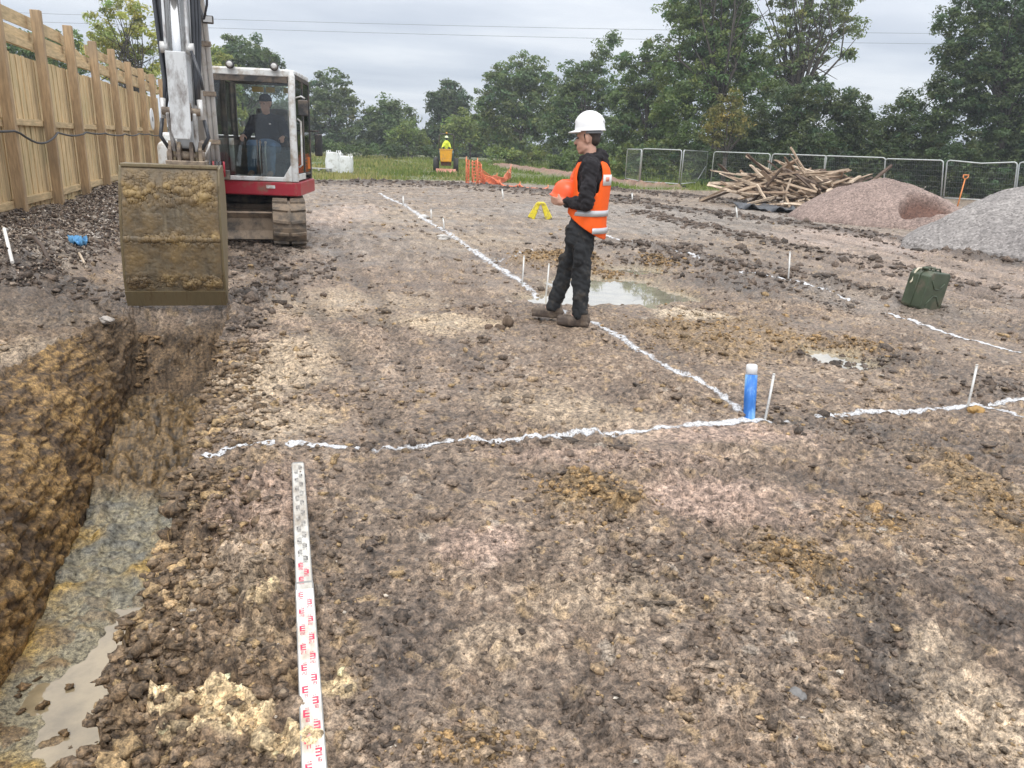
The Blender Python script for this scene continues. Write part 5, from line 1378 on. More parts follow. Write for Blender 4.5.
# ------------------------------------------------------------------ people
SKIN = simple_mat('skin', (.52, .30, .22), .5, 0, .08, 20); HAIRM = simple_mat('hair_dark', (.035, .022, .016), .6, 0, .3, 60)
BLACKC = simple_mat('cloth_black', (.024, .022, .025), .85, 0, .35, 7, spec=.25); TROUS = simple_mat('work_trousers', (.030, .032, .035), .85, 0, .35, 6, (.09, .08, .068), .18, 7, .006, spec=.2)
HIVIS = simple_mat('hivis_orange', (.92, .13, .018), .65, 0, .06, 9, spec=.2); REFL = simple_mat('reflective_tape', (.55, .56, .58), .35, .25, .06, 12)
BOOTM = simple_mat('boot_leather', (.06, .042, .032), .65, 0, .3, 14, (.17, .13, .095), .4, 9, .004)
HELW = simple_mat('helmet_white', (.80, .81, .82), .28, 0, .03, 6); HELO = simple_mat('helmet_orange', (.86, .11, .025), .35, 0, .06, 6)
EYEW = simple_mat('eye_dark', (.03, .025, .022), .3); NAVY = simple_mat('cloth_navy', (.026, .032, .052), .9, 0, .25, 8, spec=.15); JEANS = simple_mat('jeans_blue', (.12, .2, .33), .85, 0, .25, 10)
def frame_at(p, f):
    f = Vector((f[0], f[1], 0)).normalized(); l = Vector((-f.y, f.x, 0))
    def L(a, b, c): return f*a+l*b+Vector((0, 0, c))
    return L, f, l
def hand(mb, wrist, dirv, palm_n, curl=.5, s=1.0, side=1):
    """palm, four bent fingers of different length and a thumb"""
    d = Vector(dirv).normalized(); nrm = Vector(palm_n); nrm = (nrm-d*nrm.dot(d)).normalized(); sd = d.cross(nrm)*side; w = Vector(wrist)
    mb.capsule(w, w+d*.03*s, .024*s, .027*s, 10)
    for k in range(4):
        o = (k-1.5)*.0185*s; base = w+d*.085*s+sd*o
        mb.capsule(w+d*.02*s+sd*o*.8, base, .0135*s, .0125*s, 8)
        ln = (.036, .042, .040, .031)[k]*s
        d1 = (d*math.cos(curl)+nrm*math.sin(curl)); d2 = (d*math.cos(curl*2)+nrm*math.sin(curl*2)); d3 = (d*math.cos(curl*2.8)+nrm*math.sin(curl*2.8))
        a = base+d1*ln; b = a+d2*ln*.7; c = b+d3*ln*.55
        mb.capsule(base, a, .0105*s, .0098*s, 8); mb.capsule(a, b, .0098*s, .009*s, 8); mb.capsule(b, c, .009*s, .0075*s, 8)
    t0 = w+d*.025*s+sd*-.024*s; t1 = t0+(d*.7-sd*.7+nrm*.45).normalized()*.045*s; t2 = t1+(d*.75-sd*.1+nrm*.7).normalized()*.035*s
    mb.capsule(t0, t1, .014*s, .0115*s, 8); mb.capsule(t1, t2, .0115*s, .009*s, 8)
def head(mb, L, c, s=1.0, tilt=0.0):
    """c centre of the skull in local a,b,c"""
    a, b, z = c
    P = lambda x, y, w: L(a+x*s*math.cos(tilt)+w*s*math.sin(tilt), b+y*s, z+w*s*math.cos(tilt)-x*s*math.sin(tilt))
    mb.ball(P(-.012, 0, .03), (.095*s, .077*s, .098*s), 18)
    f = L(1, 0, 0)-L(0, 0, 0); l = L(0, 1, 0)-L(0, 0, 0); R3 = Matrix((f, l, Vector((0, 0, 1)))).transposed().to_4x4()
    mb.ball(P(.03, 0, -.035), (.066*s, .06*s, .085*s), 16, R3)
    mb.capsule(P(.062, 0, -.102), P(.066, 0, -.098), .024*s, .022*s, 10)          # chin
    mb.capsule(P(.0, .045, -.07), P(.055, .018, -.1), .022*s, .02*s, 10); mb.capsule(P(.0, -.045, -.07), P(.055, -.018, -.1), .022*s, .02*s, 10)
    mb.capsule(P(.082, 0, .012), P(.110, 0, -.030), .0095*s, .0155*s, 10)           # nose
    mb.capsule(P(.078, -.03, .03), P(.078, .03, .03), .014*s, .014*s, 10)           # brow
    mb.capsule(P(.088, -.018, -.066), P(.088, .018, -.066), .009*s, .009*s, 8); mb.capsule(P(.086, -.015, -.079), P(.086, .015, -.079), .0095*s, .0095*s, 8)   # lips
    for sy in (-1, 1): mb.capsule(P(-.002, sy*.080, .018), P(-.008, sy*.080, -.026), .018*s, .013*s, 8)       # ears
    return P
def worker():
    p = g(574, 325); z = hz(p[0], p[1])
    t = thing('person', 'worker in white helmet, orange vest and dark trousers standing sideways, holding an orange helmet', 'person', (p[0], p[1], z))
    L, f, l = frame_at(p, (-.87, .49))
    R3 = Matrix((f, l, Vector((0, 0, 1)))).transposed().to_4x4()
    J = dict(Lan=(-.06, .09, .10), Lkn=(-.055, .10, .49), Lhi=(-.04, .095, .90), Ran=(.23, -.17, .10), Rkn=(.115, -.13, .50), Rhi=(-.03, -.095, .90),
             pel=(-.04, 0, .95), wai=(-.045, 0, 1.10), che=(-.07, 0, 1.30), neck=(-.06, 0, 1.45), hd=(-.015, 0, 1.62),
             Lsh=(-.085, .20, 1.405), Lel=(-.075, .265, 1.11), Lwr=(.13, .13, 1.085), Rsh=(-.07, -.20, 1.40), Rel=(-.01, -.25, 1.12), Rwr=(.135, -.12, 1.085))
    Q = {k: L(*v) for k, v in J.items()}
    # body: one continuous figure
    b = MB(); head(b, L, J['hd'], 1.0, .06)
    b.capsule(Q['neck'], L(-.03, 0, 1.56), .062, .056); b.capsule(Q['che'], L(-.065, 0, 1.40), .13, .10, 16, (1.35, .85), l); b.capsule(Q['pel'], Q['che'], .135, .14, 16, (1.2, .85), l)
    for S in 'LR':
        b.capsule(Q[S+'sh'], Q[S+'el'], .05, .04); b.capsule(Q[S+'el'], Q[S+'wr'], .04, .028); b.capsule(Q['che'], Q[S+'sh'], .07, .055)
        b.capsule(Q[S+'hi'], Q[S+'kn'], .082, .055); b.capsule(Q[S+'kn'], Q[S+'an'], .052, .036); b.capsule(Q['pel'], Q[S+'hi'], .10, .085)
        b.capsule(Q[S+'an'], Q[S+'an']+f*.1-Vector((0, 0, .05)), .035, .03)
    hand(b, Q['Lwr']+f*.015, L(.95, -.2, .12)-L(0, 0, 0), -l*1.0+Vector((0, 0, .35)), .55, 1, 1)
    hand(b, Q['Rwr']+f*.015, L(.95, .2, .12)-L(0, 0, 0), l*1.0+Vector((0, 0, .35)), .55, 1, -1)
    remesh_obj(b, 'body', SKIN, t, .008, 3)
    e = MB(); hp = lambda x, y, w: L(J['hd'][0]+x, J['hd'][1]+y, J['hd'][2]+w)
    for sy in (-1, 1):
        e = MB(); e.ball(hp(.083, sy*.032, .004), (.010, .013, .008), 10); e.build('eye', EYEW, t)
    hr = MB()
    hr.ball(hp(-.022, 0, .055), (.094, .081, .082), 16, R3); hr.ball(hp(-.06, 0, .0), (.05, .068, .06), 14, R3)
    hr.capsule(hp(.018, .076, .03), hp(.01, .078, -.005), .012, .009, 8); hr.capsule(hp(.018, -.076, .03), hp(.01, -.078, -.005), .012, .009, 8)
    remesh_obj(hr, 'hair', HAIRM, t, .009, 2)
    mo = MB(); mo.capsule(hp(.098, -.02, -.056), hp(.103, 0, -.050), .006, .007, 8); mo.capsule(hp(.103, 0, -.050), hp(.098, .02, -.056), .007, .006, 8); mo.build('moustache', HAIRM, t)
    # hooded top
    h = MB()
    h.capsule(L(-.045, 0, .98), L(-.05, 0, 1.12), .16, .155, 18, (1.14, .80), l); h.capsule(L(-.05, 0, 1.10), Q['che'], .155, .168, 18, (1.18, .82), l); h.capsule(Q['che'], L(-.07, 0, 1.40), .165, .12, 18, (1.22, .85), l)
    for S in 'LR':
        h.capsule(L(-.07, .1*(1 if S == 'L' else -1), 1.39), Q[S+'sh'], .085, .078); h.capsule(Q[S+'sh'], Q[S+'el'], .076, .066); h.capsule(Q[S+'el'], Q[S+'wr']-f*.02, .064, .046)
        h.capsule(Q[S+'el']+Vector((0, 0, -.02)), Q[S+'el'].lerp(Q[S+'wr'], .35)+Vector((0, 0, -.015)), .06, .056)
    # hood lying on the back of the neck
    for a0, b0, c0, r in ((-.185, 0, 1.47, .07), (-.17, .06, 1.47, .06), (-.17, -.06, 1.47, .06), (-.10, .09, 1.46, .05), (-.10, -.09, 1.46, .05), (-.04, .065, 1.44, .045), (-.04, -.065, 1.44, .045), (-.2, 0, 1.42, .07), (-.02, 0, 1.41, .05)): h.ball(L(a0+.05, b0, c0), r, 12)
    remesh_obj(h, 'hooded_top', BLACKC, t, .010, 3, disp=.022)
    # trousers
    q = MB()
    q.capsule(L(-.04, 0, .90), L(-.045, 0, 1.04), .155, .15, 18, (1.12, .86), l)
    for S in 'LR':
        q.capsule(Q[S+'hi'], Q[S+'kn'], .107, .078, 16); q.capsule(Q[S+'kn'], Q[S+'an']+Vector((0, 0, .02)), .078, .071, 16)
        q.capsule(Q[S+'kn']+f*.02+Vector((0, 0, .06)), Q[S+'kn']+f*.025-Vector((0, 0, .10)), .07, .068, 14)
    q.capsule(L(.04, .13, .87), L(.05, .14, .77), .068, .062); q.capsule(L(.045, -.11, .86), L(.055, -.12, .78), .06, .055)   # holster pockets
    q.capsule(L(-.03, .175, .70), L(-.03, .175, .60), .055, .05)
    remesh_obj(q, 'work_trousers', TROUS, t, .010, 4, disp=.018)
    bt = MB(); bt.capsule(L(-.09, 0, 1.01), L(-.09, 0, 1.02), .158, .158, 20, (1.13, .87), l); 
    # vest: a shell over the top, deep at the back
    v = MB(); 
    secs = []
    n = 40
    rows = [(1.455, .55), (1.42, .80), (1.36, .96), (1.28, 1.0), (1.18, 1.0), (1.08, 1.0), (.98, 1.02), (.90, 1.05), (.84, 1.06), (.78, 1.05)]
    V = []; keep = {}
    for i, (zc, k) in enumerate(rows):
        for j in range(n):
            a = 2*math.pi*j/n; ca, sa = math.cos(a), math.sin(a)
            ax = -.068+(.0+.02*sstep(1.2, .9, zc)); ra = .158 if zc > 1.0 else .165
            fo = 1+.055*float(fbm(np.array([j*.55+zc*3.0]), np.array([zc*9.0]), 1, 2, 611)[0]); aa = ax+ca*(.165 if ca < 0 else .15)*k*fo; bb = sa*.212*k*fo
            zz = zc
            if zc < 1.1:       # hem drops towards the back
                back = .5-.5*ca
                zz = 1.1-(1.1-zc)*(.30+.70*back)
            V.append(L(aa, bb, zz))
    F = []
    for i in range(len(rows)-1):
        for j in range(n):
            a = 2*math.pi*(j+.5)/n; zc = (rows[i][0]+rows[i+1][0])/2
            side = abs(math.sin(a))
            if zc > 1.17 and side > (.80 if zc < 1.3 else .72): continue        # arm holes
            if abs(a-0) < .24 or abs(a-2*math.pi) < .24: continue              # open front
            if zc > 1.40 and abs(math.sin(a)) < .38: continue                   # neck
            F.append((i*n+j, i*n+(j+1) % n, (i+1)*n+(j+1) % n, (i+1)*n+j))
    v.add(V, F, True); vo = v.build('hivis_vest', HIVIS, t); sd = vo.modifiers.new('S', 'SUBSURF'); sd.levels = sd.render_levels = 2; so_ = vo.modifiers.new('T', 'SOLIDIFY'); so_.thickness = .008; so_.offset = 1
    def band(name, z0, z1, mat, jr, par=vo, off=.009):
        mb = MB(); VV = []; js = list(jr)
        for zc in (z0, z1):
            for j in js:
                a = 2*math.pi*j/80; ca, sa = math.cos(a), math.sin(a); k = 1.0 if zc > 1.02 else 1.02+.5*(1.02-zc)*.3
                ax = -.068+.02*float(sstep(1.2, .9, zc)); aa = ax+ca*((.165 if ca < 0 else .15)*k+off); bb = sa*(.212*k+off)
                back = .5-.5*ca; zz = zc
                VV.append(L(aa, bb, zz))
        m_ = len(js); mb.add(VV, [(i, i+1, m_+i+1, m_+i) for i in range(m_-1)], True); o = mb.build(name, mat, par); o.modifiers.new('T', 'SOLIDIFY').thickness = .004; return o
    band('reflective_band', .985, 1.035, REFL, range(13, 68), off=.016); band('reflective_band', .838, .888, REFL, range(26, 55), off=.022)
    # white printed panel on the back of the shoulder
    pn = band('back_label', 1.245, 1.335, simple_mat('label_white', (.72, .70, .68), .6, 0, .05, 9), range(30, 41), off=.012)
    mk = band('label_mark', 1.28, 1.315, simple_mat('label_red', (.75, .3, .22), .6), range(32, 36), par=pn, off=.0165)
    # boots
    for S in 'LR':
        an = J[S+'an']; bo = MB(); yawd = .0 if S == 'L' else -.1
        for a0, a1, r0, r1, dz in ((-.05, .03, .052, .055, .055), (.03, .13, .055, .048, .05), (.13, .17, .048, .044, .048)):
            bo.capsule(L(an[0]+a0, an[1], z*0+dz), L(an[0]+a1, an[1], dz-.002), r0, r1, 14, (.9, .92))
        bo.capsule(L(an[0]-.03, an[1], .06), L(an[0]-.015, an[1], .15), .055, .06, 14)
        bo.box(L(an[0]+.055, an[1], .018), (.29, .098, .036), R3)
        remesh_obj(bo, 'boot', BOOTM, t, .009, 3)
    # white helmet
    hm = MB(); c = (J['hd'][0]-.012, 0, J['hd'][2]+.088)
    Mx = R3 @ Matrix.Rotation(math.radians(4), 4, 'Y')
    pr = [(.0001, .142), (.03, .141), (.06, .134), (.09, .115), (.112, .085), (.122, .05), (.126, .015), (.128, -.012), (.135, -.018), (.134, -.024), (.122, -.022)]
    hm.lathe(pr, L(*c), 36, Mx @ Matrix.Diagonal((1.02, .88, .96, 1)))
    vv = []; m_ = 17                      # peak
    for k in range(m_):
        a = math.radians(-62+124*k/(m_-1)); rx, ry = .128*1.02, .128*.88
        for rr_, zz in ((1.0, -.012), (1.0+.42*math.cos(a*1.35), -.026), (1.0+.42*math.cos(a*1.35), -.033), (.97, -.022)): vv.append((Mx @ Vector((rx*rr_*math.cos(a), ry*rr_*math.sin(a), zz)))+L(*c))
    hm.add(vv, [(i*4+j, i*4+(j+1) % 4, i*4+4+(j+1) % 4, i*4+4+j) for i in range(m_-1) for j in range(4)], True)
    for off in (-.028, 0, .028):
        hm.tube([(Mx @ Vector((.130*math.sin(a), off, .138*math.cos(a))))+L(*c) for a in np.linspace(-1.25, 1.25, 13)], .007, 6)
    ho = hm.build('helmet', HELW, t)
    hb = MB(); hb.tube([(Mx @ Vector((.098*math.cos(a)*1.0-.005, .088*math.sin(a), -.035-.02*(a-math.pi)**2*.0)))+L(*c) for a in np.linspace(1.3, 5.0, 15)], .010, 8); hb.build('headband', simple_mat('headband_grey', (.3, .32, .35), .6), ho)
    # things he holds
    hc = L(.145, .02, 1.145)
    oh = thing('helmet', 'orange safety helmet held in the hands of the standing worker', 'helmet', Vector((p[0], p[1], z))+hc)
    R4 = R3 @ Matrix.Rotation(math.radians(-18), 4, 'Y')
    s = MB(); s.lathe([(.0001, .128), (.04, .124), (.075, .108), (.1, .078), (.112, .04), (.116, 0), (.118, -.03), (.13, -.038), (.128, -.045), (.11, -.04)], n=32, M=R4 @ Matrix.Diagonal((1.08, .95, 1, 1))); so = s.build('shell', HELO, oh)
    s = MB()
    for off in (-.022, .022): s.tube([R4 @ Vector((.126*math.sin(a), off, .002+.127*math.cos(a))) for a in np.linspace(-1.2, 1.2, 11)], .006, 6)
    s.build('shell_ridge', HELO, so)
    s = MB(); s.tube([R4 @ Vector((.1*math.cos(a), .088*math.sin(a), -.02)) for a in np.linspace(0, 2*math.pi, 17)], .008, 6, False); s.build('headband', simple_mat('headband_pale', (.6, .5, .42), .6), oh)
    # folded orange gloves/cloth pointing up behind the helmet
    cl = MB(); o0 = L(.105, -.05, 1.21)
    cl.capsule(o0, o0+L(-.012, 0, .15), .055, .018, 14, (1, .6), l); cl.capsule(o0+L(-.05, .0, -.02), o0+L(-.075, 0, .08), .05, .035, 14, (1, .7), l); cl.capsule(o0+L(-.06, 0, -.05), o0+L(.0, .0, -.04), .05, .05, 14, (1, .7), l)
    co = remesh_obj(cl, 'cloth', simple_mat('cloth_orange', (.85, .14, .05), .8, 0, .1, 9), None, .008, 2, disp=.016); co.location = Vector((p[0], p[1], z)); props(co, 'crumpled orange cloth with a pointed top held behind the orange helmet', 'cloth')
worker()

def operator():
    o = HP(.52, .08, 0)+Vector((EX, EY, 0)); fr = HP(0, 1, 0)-HP(0, 0, 0)
    t = thing('person', 'machine operator in dark cap and navy sweatshirt sitting inside the excavator cab', 'person', o)
    L, f, l = frame_at(o, (fr.x-.0, fr.y)); R3 = Matrix((f, l, Vector((0, 0, 1)))).transposed().to_4x4()
    J = dict(pel=(-.06, 0, 1.40), che=(-.07, 0, 1.70), neck=(-.04, 0, 1.86), hd=(.01, .0, 2.03), Lsh=(-.06, .20, 1.80), Rsh=(-.06, -.20, 1.80), Lel=(.02, .31, 1.56), Rel=(.02, -.31, 1.56), Lwr=(.27, .30, 1.55), Rwr=(.27, -.30, 1.55),
             Lhi=(.0, .11, 1.38), Rhi=(0, -.11, 1.38), Lkn=(.44, .15, 1.42), Rkn=(.44, -.15, 1.42), Lan=(.52, .14, 1.02), Ran=(.52, -.14, 1.02))
    Q = {k: L(*v) for k, v in J.items()}
    hf = Vector((f.x, f.y, 0)); hf.rotate(Matrix.Rotation(math.radians(-22), 3, 'Z'))
    Lh0, fh, lh = frame_at(o, (hf.x, hf.y)); hc = Q['hd']; Lh = lambda a, b, c: fh*a+lh*b+Vector((0, 0, c))+hc
    b = MB(); head(b, Lh, (0, 0, 0), 1.0, .12); b.capsule(Q['neck'], hc-Vector((0, 0, .06)), .06, .056); b.capsule(Q['pel'], Q['che'], .13, .14, 14, (1.2, .85), l); b.capsule(Q['che'], Q['neck'], .1, .07)
    for S in 'LR':
        b.capsule(Q['che']+Vector((0, 0, .08)), Q[S+'sh'], .07, .06); b.capsule(Q[S+'sh'], Q[S+'el'], .05, .042); b.capsule(Q[S+'el'], Q[S+'wr'], .042, .03)
        b.capsule(Q['pel'], Q[S+'hi'], .1, .09); b.capsule(Q[S+'hi'], Q[S+'kn'], .085, .06); b.capsule(Q[S+'kn'], Q[S+'an'], .058, .042); b.capsule(Q[S+'an'], Q[S+'an']+f*.15-Vector((0, 0, .04)), .045, .04)
        hand(b, Q[S+'wr'], f*.9+Vector((0, 0, -.1)), Vector((0, 0, -1)), .7, 1, 1 if S == 'L' else -1)
    remesh_obj(b, 'body', SKIN, t, .011, 3)
    h = MB(); h.capsule(Q['pel'], Q['che'], .165, .175, 16, (1.2, .85), l); h.capsule(Q['che'], L(-.05, 0, 1.80), .17, .12, 16, (1.3, .9), l)
    for S in 'LR': h.capsule(L(-.05, .1*(1 if S == 'L' else -1), 1.79), Q[S+'sh'], .09, .08); h.capsule(Q[S+'sh'], Q[S+'el'], .078, .066); h.capsule(Q[S+'el'], Q[S+'wr']-f*.02, .062, .046)
    remesh_obj(h, 'sweatshirt', NAVY, t, .012, 3, disp=.012)
    q = MB()
    for S in 'LR': q.capsule(Q[S+'hi'], Q[S+'kn'], .102, .076); q.capsule(Q[S+'kn'], Q[S+'an'], .075, .062)
    q.capsule(L(-.02, 0, 1.38), L(-.02, 0, 1.42), .15, .15, 14, (1.2, .9), l); remesh_obj(q, 'jeans', JEANS, t, .012, 3, disp=.01)
    c = MB(); R5 = Matrix((fh, lh, Vector((0, 0, 1)))).transposed().to_4x4()
    c.lathe([(.0001, .105), (.05, .1), (.085, .07), (.1, .03), (.101, -.005)], hc+Vector((0, 0, .05))-fh*.008, 24, R5 @ Matrix.Diagonal((1.04, .92, 1, 1)))
    vv = []
    for k in range(11):
        a = math.radians(-55+110*k/10)
        for rr_, zz in ((1.0, .0), (1+.6*math.cos(a*1.4), -.012), (1+.6*math.cos(a*1.4), -.018), (.98, -.008)): vv.append((R5 @ Vector((.104*rr_*math.cos(a), .093*rr_*math.sin(a), zz)))+hc+Vector((0, 0, .055)))
    c.add(vv, [(i*4+j, i*4+(j+1) % 4, i*4+4+(j+1) % 4, i*4+4+j) for i in range(10) for j in range(4)], True); c.build('cap', NAVY, t)
    for sy in (-1, 1):
        e = MB(); e.ball(Lh(.083, sy*.032, .004), .009, 8); e.build('eye', EYEW, t)
    hr = MB(); hr.ball(Lh(-.03, 0, .0), (.085, .082, .07), 14, R5); hr.build('hair', HAIRM, t)
    lg = MB(); lg.box(L(.085, .07, 1.74), (.012, .03, .02), R3); lg.build('chest_badge', REFL, t)
operator()
# ------------------------------------------------------------------ trees and bushes
def leaf_mat():
    m = bpy.data.materials.new('leaves'); m.use_nodes = True; nt = m.node_tree; b = nt.nodes['Principled BSDF']; o = nt.nodes['Material Output']
    at = N(nt, 'ShaderNodeAttribute', attribute_name='leaf'); nt.links.new(at.outputs['Color'], b.inputs['Base Color'])
    b.inputs['Roughness'].default_value = .55; b.inputs['Specular IOR Level'].default_value = .35
    tr = N(nt, 'ShaderNodeBsdfTranslucent'); nt.links.new(mixc(nt, 1.0, at.outputs['Color'], (1.2, 1.3, .7), 'MULTIPLY'), tr.inputs[0])
    mx = N(nt, 'ShaderNodeMixShader'); mx.inputs[0].default_value = .36; nt.links.new(b.outputs[0], mx.inputs[1]); nt.links.new(tr.outputs[0], mx.inputs[2]); nt.links.new(mx.outputs[0], o.inputs[0])
    return m
LEAF = leaf_mat(); BARK = simple_mat('bark', (.05, .042, .034), .9, 0, .3, 5)
def leaves(C, R, per, leaf, col, clump_r, sparse, rg):
    """C (n,3) blob centres, R (n,3) radii -> leaf quads in clumps"""
    ctr = []; cr = []
    for c, r in zip(C, R):
        n = max(8, int(per[0]*5.2*(r[0]*r[2])/(clump_r**2)*sparse))
        d = rg.normal(0, 1, (n, 3)); d /= np.linalg.norm(d, axis=1)[:, None]
        q = rg.uniform(.1, 1, n)**.45*rg.uniform(.8, 1.12, n)
        ctr.append(c+d*q[:, None]*r); cr.append(np.full(n, clump_r)*rg.uniform(.55, 1.35, n))
    ctr = np.concatenate(ctr); cr = np.concatenate(cr); n = len(ctr)
    k = int(per[1]*1.35)
    cv = rg.uniform(.70, 1.30, n); hue = rg.normal(0, .10, n)
    d = rg.normal(0, 1, (n*k, 3)); d /= np.linalg.norm(d, axis=1)[:, None]
    rad = rg.uniform(0, 1, n*k)**.6
    base = np.repeat(ctr, k, 0); off = d*(rad*np.repeat(cr, k))[:, None]*np.array((1.15, 1.15, .75)); off[:, 2] -= .25*np.repeat(cr, k)*rad**2
    P = base+off
    nn = d*.6+rg.normal(0, .6, d.shape)+np.array((0, 0, .55)); nn /= np.linalg.norm(nn, axis=1)[:, None]
    t = np.cross(nn, rg.normal(0, 1, d.shape)); t /= np.linalg.norm(t, axis=1)[:, None]; b = np.cross(nn, t)
    s = leaf*rg.uniform(.6, 1.35, n*k)[:, None]
    V = np.stack([P-t*s, P-b*s*.5+nn*s*.12, P+t*s, P+b*s*.5+nn*s*.12], 1).reshape(-1, 3)
    F = np.arange(len(V)).reshape(-1, 4)
    c = np.array(col)[None]*np.array((1.52, 1.60, 1.22))*(np.repeat(cv, k)*rg.uniform(.78, 1.22, n*k))[:, None]
    h = np.repeat(hue, k)[:, None]; c = c*np.concatenate([1+1.2*h, 1+.2*h, 1-.6*h], 1)
    return V, F, np.repeat(np.clip(c, .006, .6), 4, 0), ctr
def tree(name, label, D, blobs, col, group=None, sparse=1.0, leafpx=2.2, trunk=None, clump=None, seed=0, per=(1.0, 42), thick=1.0, deep=.9, limbs=16):
    rg = np.random.default_rng(seed+500)
    bl = [(b[0], b[1], b[2], b[3] if len(b) > 3 else b[2]) for b in blobs]
    fw = np.array((RC[0, 2], RC[1, 2], 0)); fw /= np.linalg.norm(fw)
    C = np.array([atD(x, y, D)+fw*rg.normal(0, .25)*r*D/FPX for x, y, r, _ in bl]); R = np.array([(r*D/FPX, r*D/FPX*deep, rz*D/FPX) for _, _, r, rz in bl])
    cx = C[:, 0].mean(); cy = C[:, 1].mean()
    if trunk: q = atD(trunk, 150, D); cx, cy = q[0], q[1]
    gz = float(base_z(cx, cy)); org = np.array((cx, cy, gz))
    leaf = .86*leafpx*D/FPX; cl = clump or 6.5*D/FPX
    V, F, col_, ctr = leaves(C, R, per, leaf, col, cl, sparse, rg)
    ok = (V.reshape(-1, 4, 3)[:, :, 2].min(1) > gz-.05); F = F[ok]
    o = thing(name, label, 'bush' if 'bush' in name or 'shrub' in name else 'tree', tuple(org), group=group)
    used = F.ravel(); V = V[used]-org; F = np.arange(len(V)).reshape(-1, 4)
    me = np_mesh('crown', V, F, False); attr_color(me, 'leaf', col_[used]); mesh_obj('crown', me, LEAF, o)
    # trunk and limbs out to the clumps
    top = C[:, 2].max()-gz; r0 = .018*top*thick+.05
    b = MB(); fork = Vector((0, 0, .33*top)); b.tube([(0, 0, -.3), (.03, .02, .1*top), tuple(fork)], [r0*1.25, r0, r0*.8], 8)
    idx = rg.choice(len(ctr), min(limbs, len(ctr)), replace=False)
    for i in idx:
        e = Vector(ctr[i]-org)
        if e.z < fork.z*.7: continue
        m1 = fork.lerp(e, .45)+Vector((rg.normal(0, .05)*top, rg.normal(0, .05)*top, .05*top))
        rr = r0*.38; b.tube([fork, fork.lerp(m1, .5)+Vector((0, 0, .02*top)), m1, m1.lerp(e, .5)+Vector((0, 0, .01*top)), e], [rr, rr*.75, rr*.5, rr*.3, rr*.1], 5)
        for q in range(2):
            e2 = m1.lerp(e, .5)+Vector(rg.normal(0, .09, 3))*top; b.tube([m1, m1.lerp(e2, .5), e2], [rr*.4, rr*.25, rr*.08], 4)
    b.build('trunk', BARK, o, fix=False)
    return o
DG = (.068, .094, .048); MG = (.085, .115, .05); OL = (.155, .165, .07); LG = (.125, .15, .06); BG = (.078, .10, .062); DD = (.05, .07, .04)
GT = 'trees around the site'
tree('tree', 'airy olive green tree rising behind the timber fence at the left', 46, [(125,28,32),(100,42,18),(148,34,22),(118,55,26),(142,60,22),(92,58,10),(165,40,18),(128,6,18),(160,85,20),(105,85,16)], (.24,.23,.10), GT, .30, 2.0, 140, seed=1, thick=.9, limbs=34)
tree('tree', 'dark green tree behind the excavator boom and cab', 85, [(240,58,28),(262,66,20),(225,70,24),(245,85,30),(272,85,16),(212,60,14),(268,52,8)], BG, GT, .8, 2.0, 245, seed=2)
tree('tree', 'yellow green tree seen between the boom and the cab', 70, [(220,62,16),(226,85,18),(215,105,18),(228,120,18)], OL, GT, .8, 2.0, 222, seed=3)
tree('tree', 'dark tree visible through the excavator cab windows', 90, [(240,120,26),(265,125,24),(285,120,22),(225,140,18),(255,140,22),(285,140,18)], BG, GT, .9, 2.0, 255, seed=4)
tree('tree', 'rounded tree just right of the excavator cab', 104, [(332,86,18),(318,96,14),(344,102,15),(328,112,20),(348,122,15),(312,122,14),(330,136,20),(352,138,12),(308,140,14)], BG, GT, .85, 1.9, 332, seed=5)
tree('tree', 'low rounded dark tree left of the pale bush in the far row', 106, [(390,110,15),(376,120,15),(402,116,13),(388,128,20),(368,136,14),(410,128,8),(390,142,17)], DG, GT, 1.0, 1.9, 388, seed=6)
tree('bush', 'pale yellow green bush between two dark trees in the far row', 100, [(408,132,13),(396,138,10),(420,138,10),(408,145,13)], LG, GT, 1.1, 1.9, 408, seed=7)
tree('tree', 'dense dark round topped tree in the far row left of the olive bush', 108, [(449,92,14),(440,103,14),(458,104,14),(449,112,18),(440,126,15),(460,126,14),(430,136,12),(450,140,16)], DD, GT, 1.25, 1.9, 449, seed=8)
tree('bush', 'wide olive green bush behind the yellow dumper', 98, [(466,124,15),(482,120,13),(452,134,13),(496,128,15),(475,138,16),(505,140,14),(448,146,10)], LG, GT, 1.1, 1.9, 470, seed=9)
tree('tree', 'tall grey green tree left of the worker, broadest in the far row', 88, [(519,72,22),(500,84,20),(538,80,20),(490,100,16),(520,98,28),(546,100,20),(510,120,26),(545,124,22),(487,122,15),(530,140,20)], (.088,.115,.062), GT, .75, 1.9, 520, seed=10)
tree('tree', 'tree with thin bare twigs at its top behind the worker helmet', 76, [(574,80,18),(594,68,16),(562,96,18),(588,96,24),(608,88,18),(575,118,24),(605,122,24),(555,126,18),(580,142,20),(602,50,9),(612,40,7)], (.082,.11,.06), GT, .8, 1.9, 585, seed=11, limbs=26)
tree('tree', 'grey green tree standing right of the white helmet', 66, [(640,82,24),(654,60,20),(628,100,20),(645,112,26),(668,98,22),(635,134,22),(664,132,24),(622,64,12),(616,128,16)], (.08,.108,.056), GT, .85, 1.9, 645, seed=12)
tree('tree', 'tallest tree, spreading above the frame over the broken timber heap', 54, [(700,36,34),(688,6,28),(732,18,32),(722,62,36),(748,52,24),(678,70,26),(698,100,34),(750,88,30),(720,-28,38),(690,-48,26),(750,-30,28),(668,110,22)], (.088,.118,.056), GT, .85, 1.9, 715, seed=13, limbs=30)
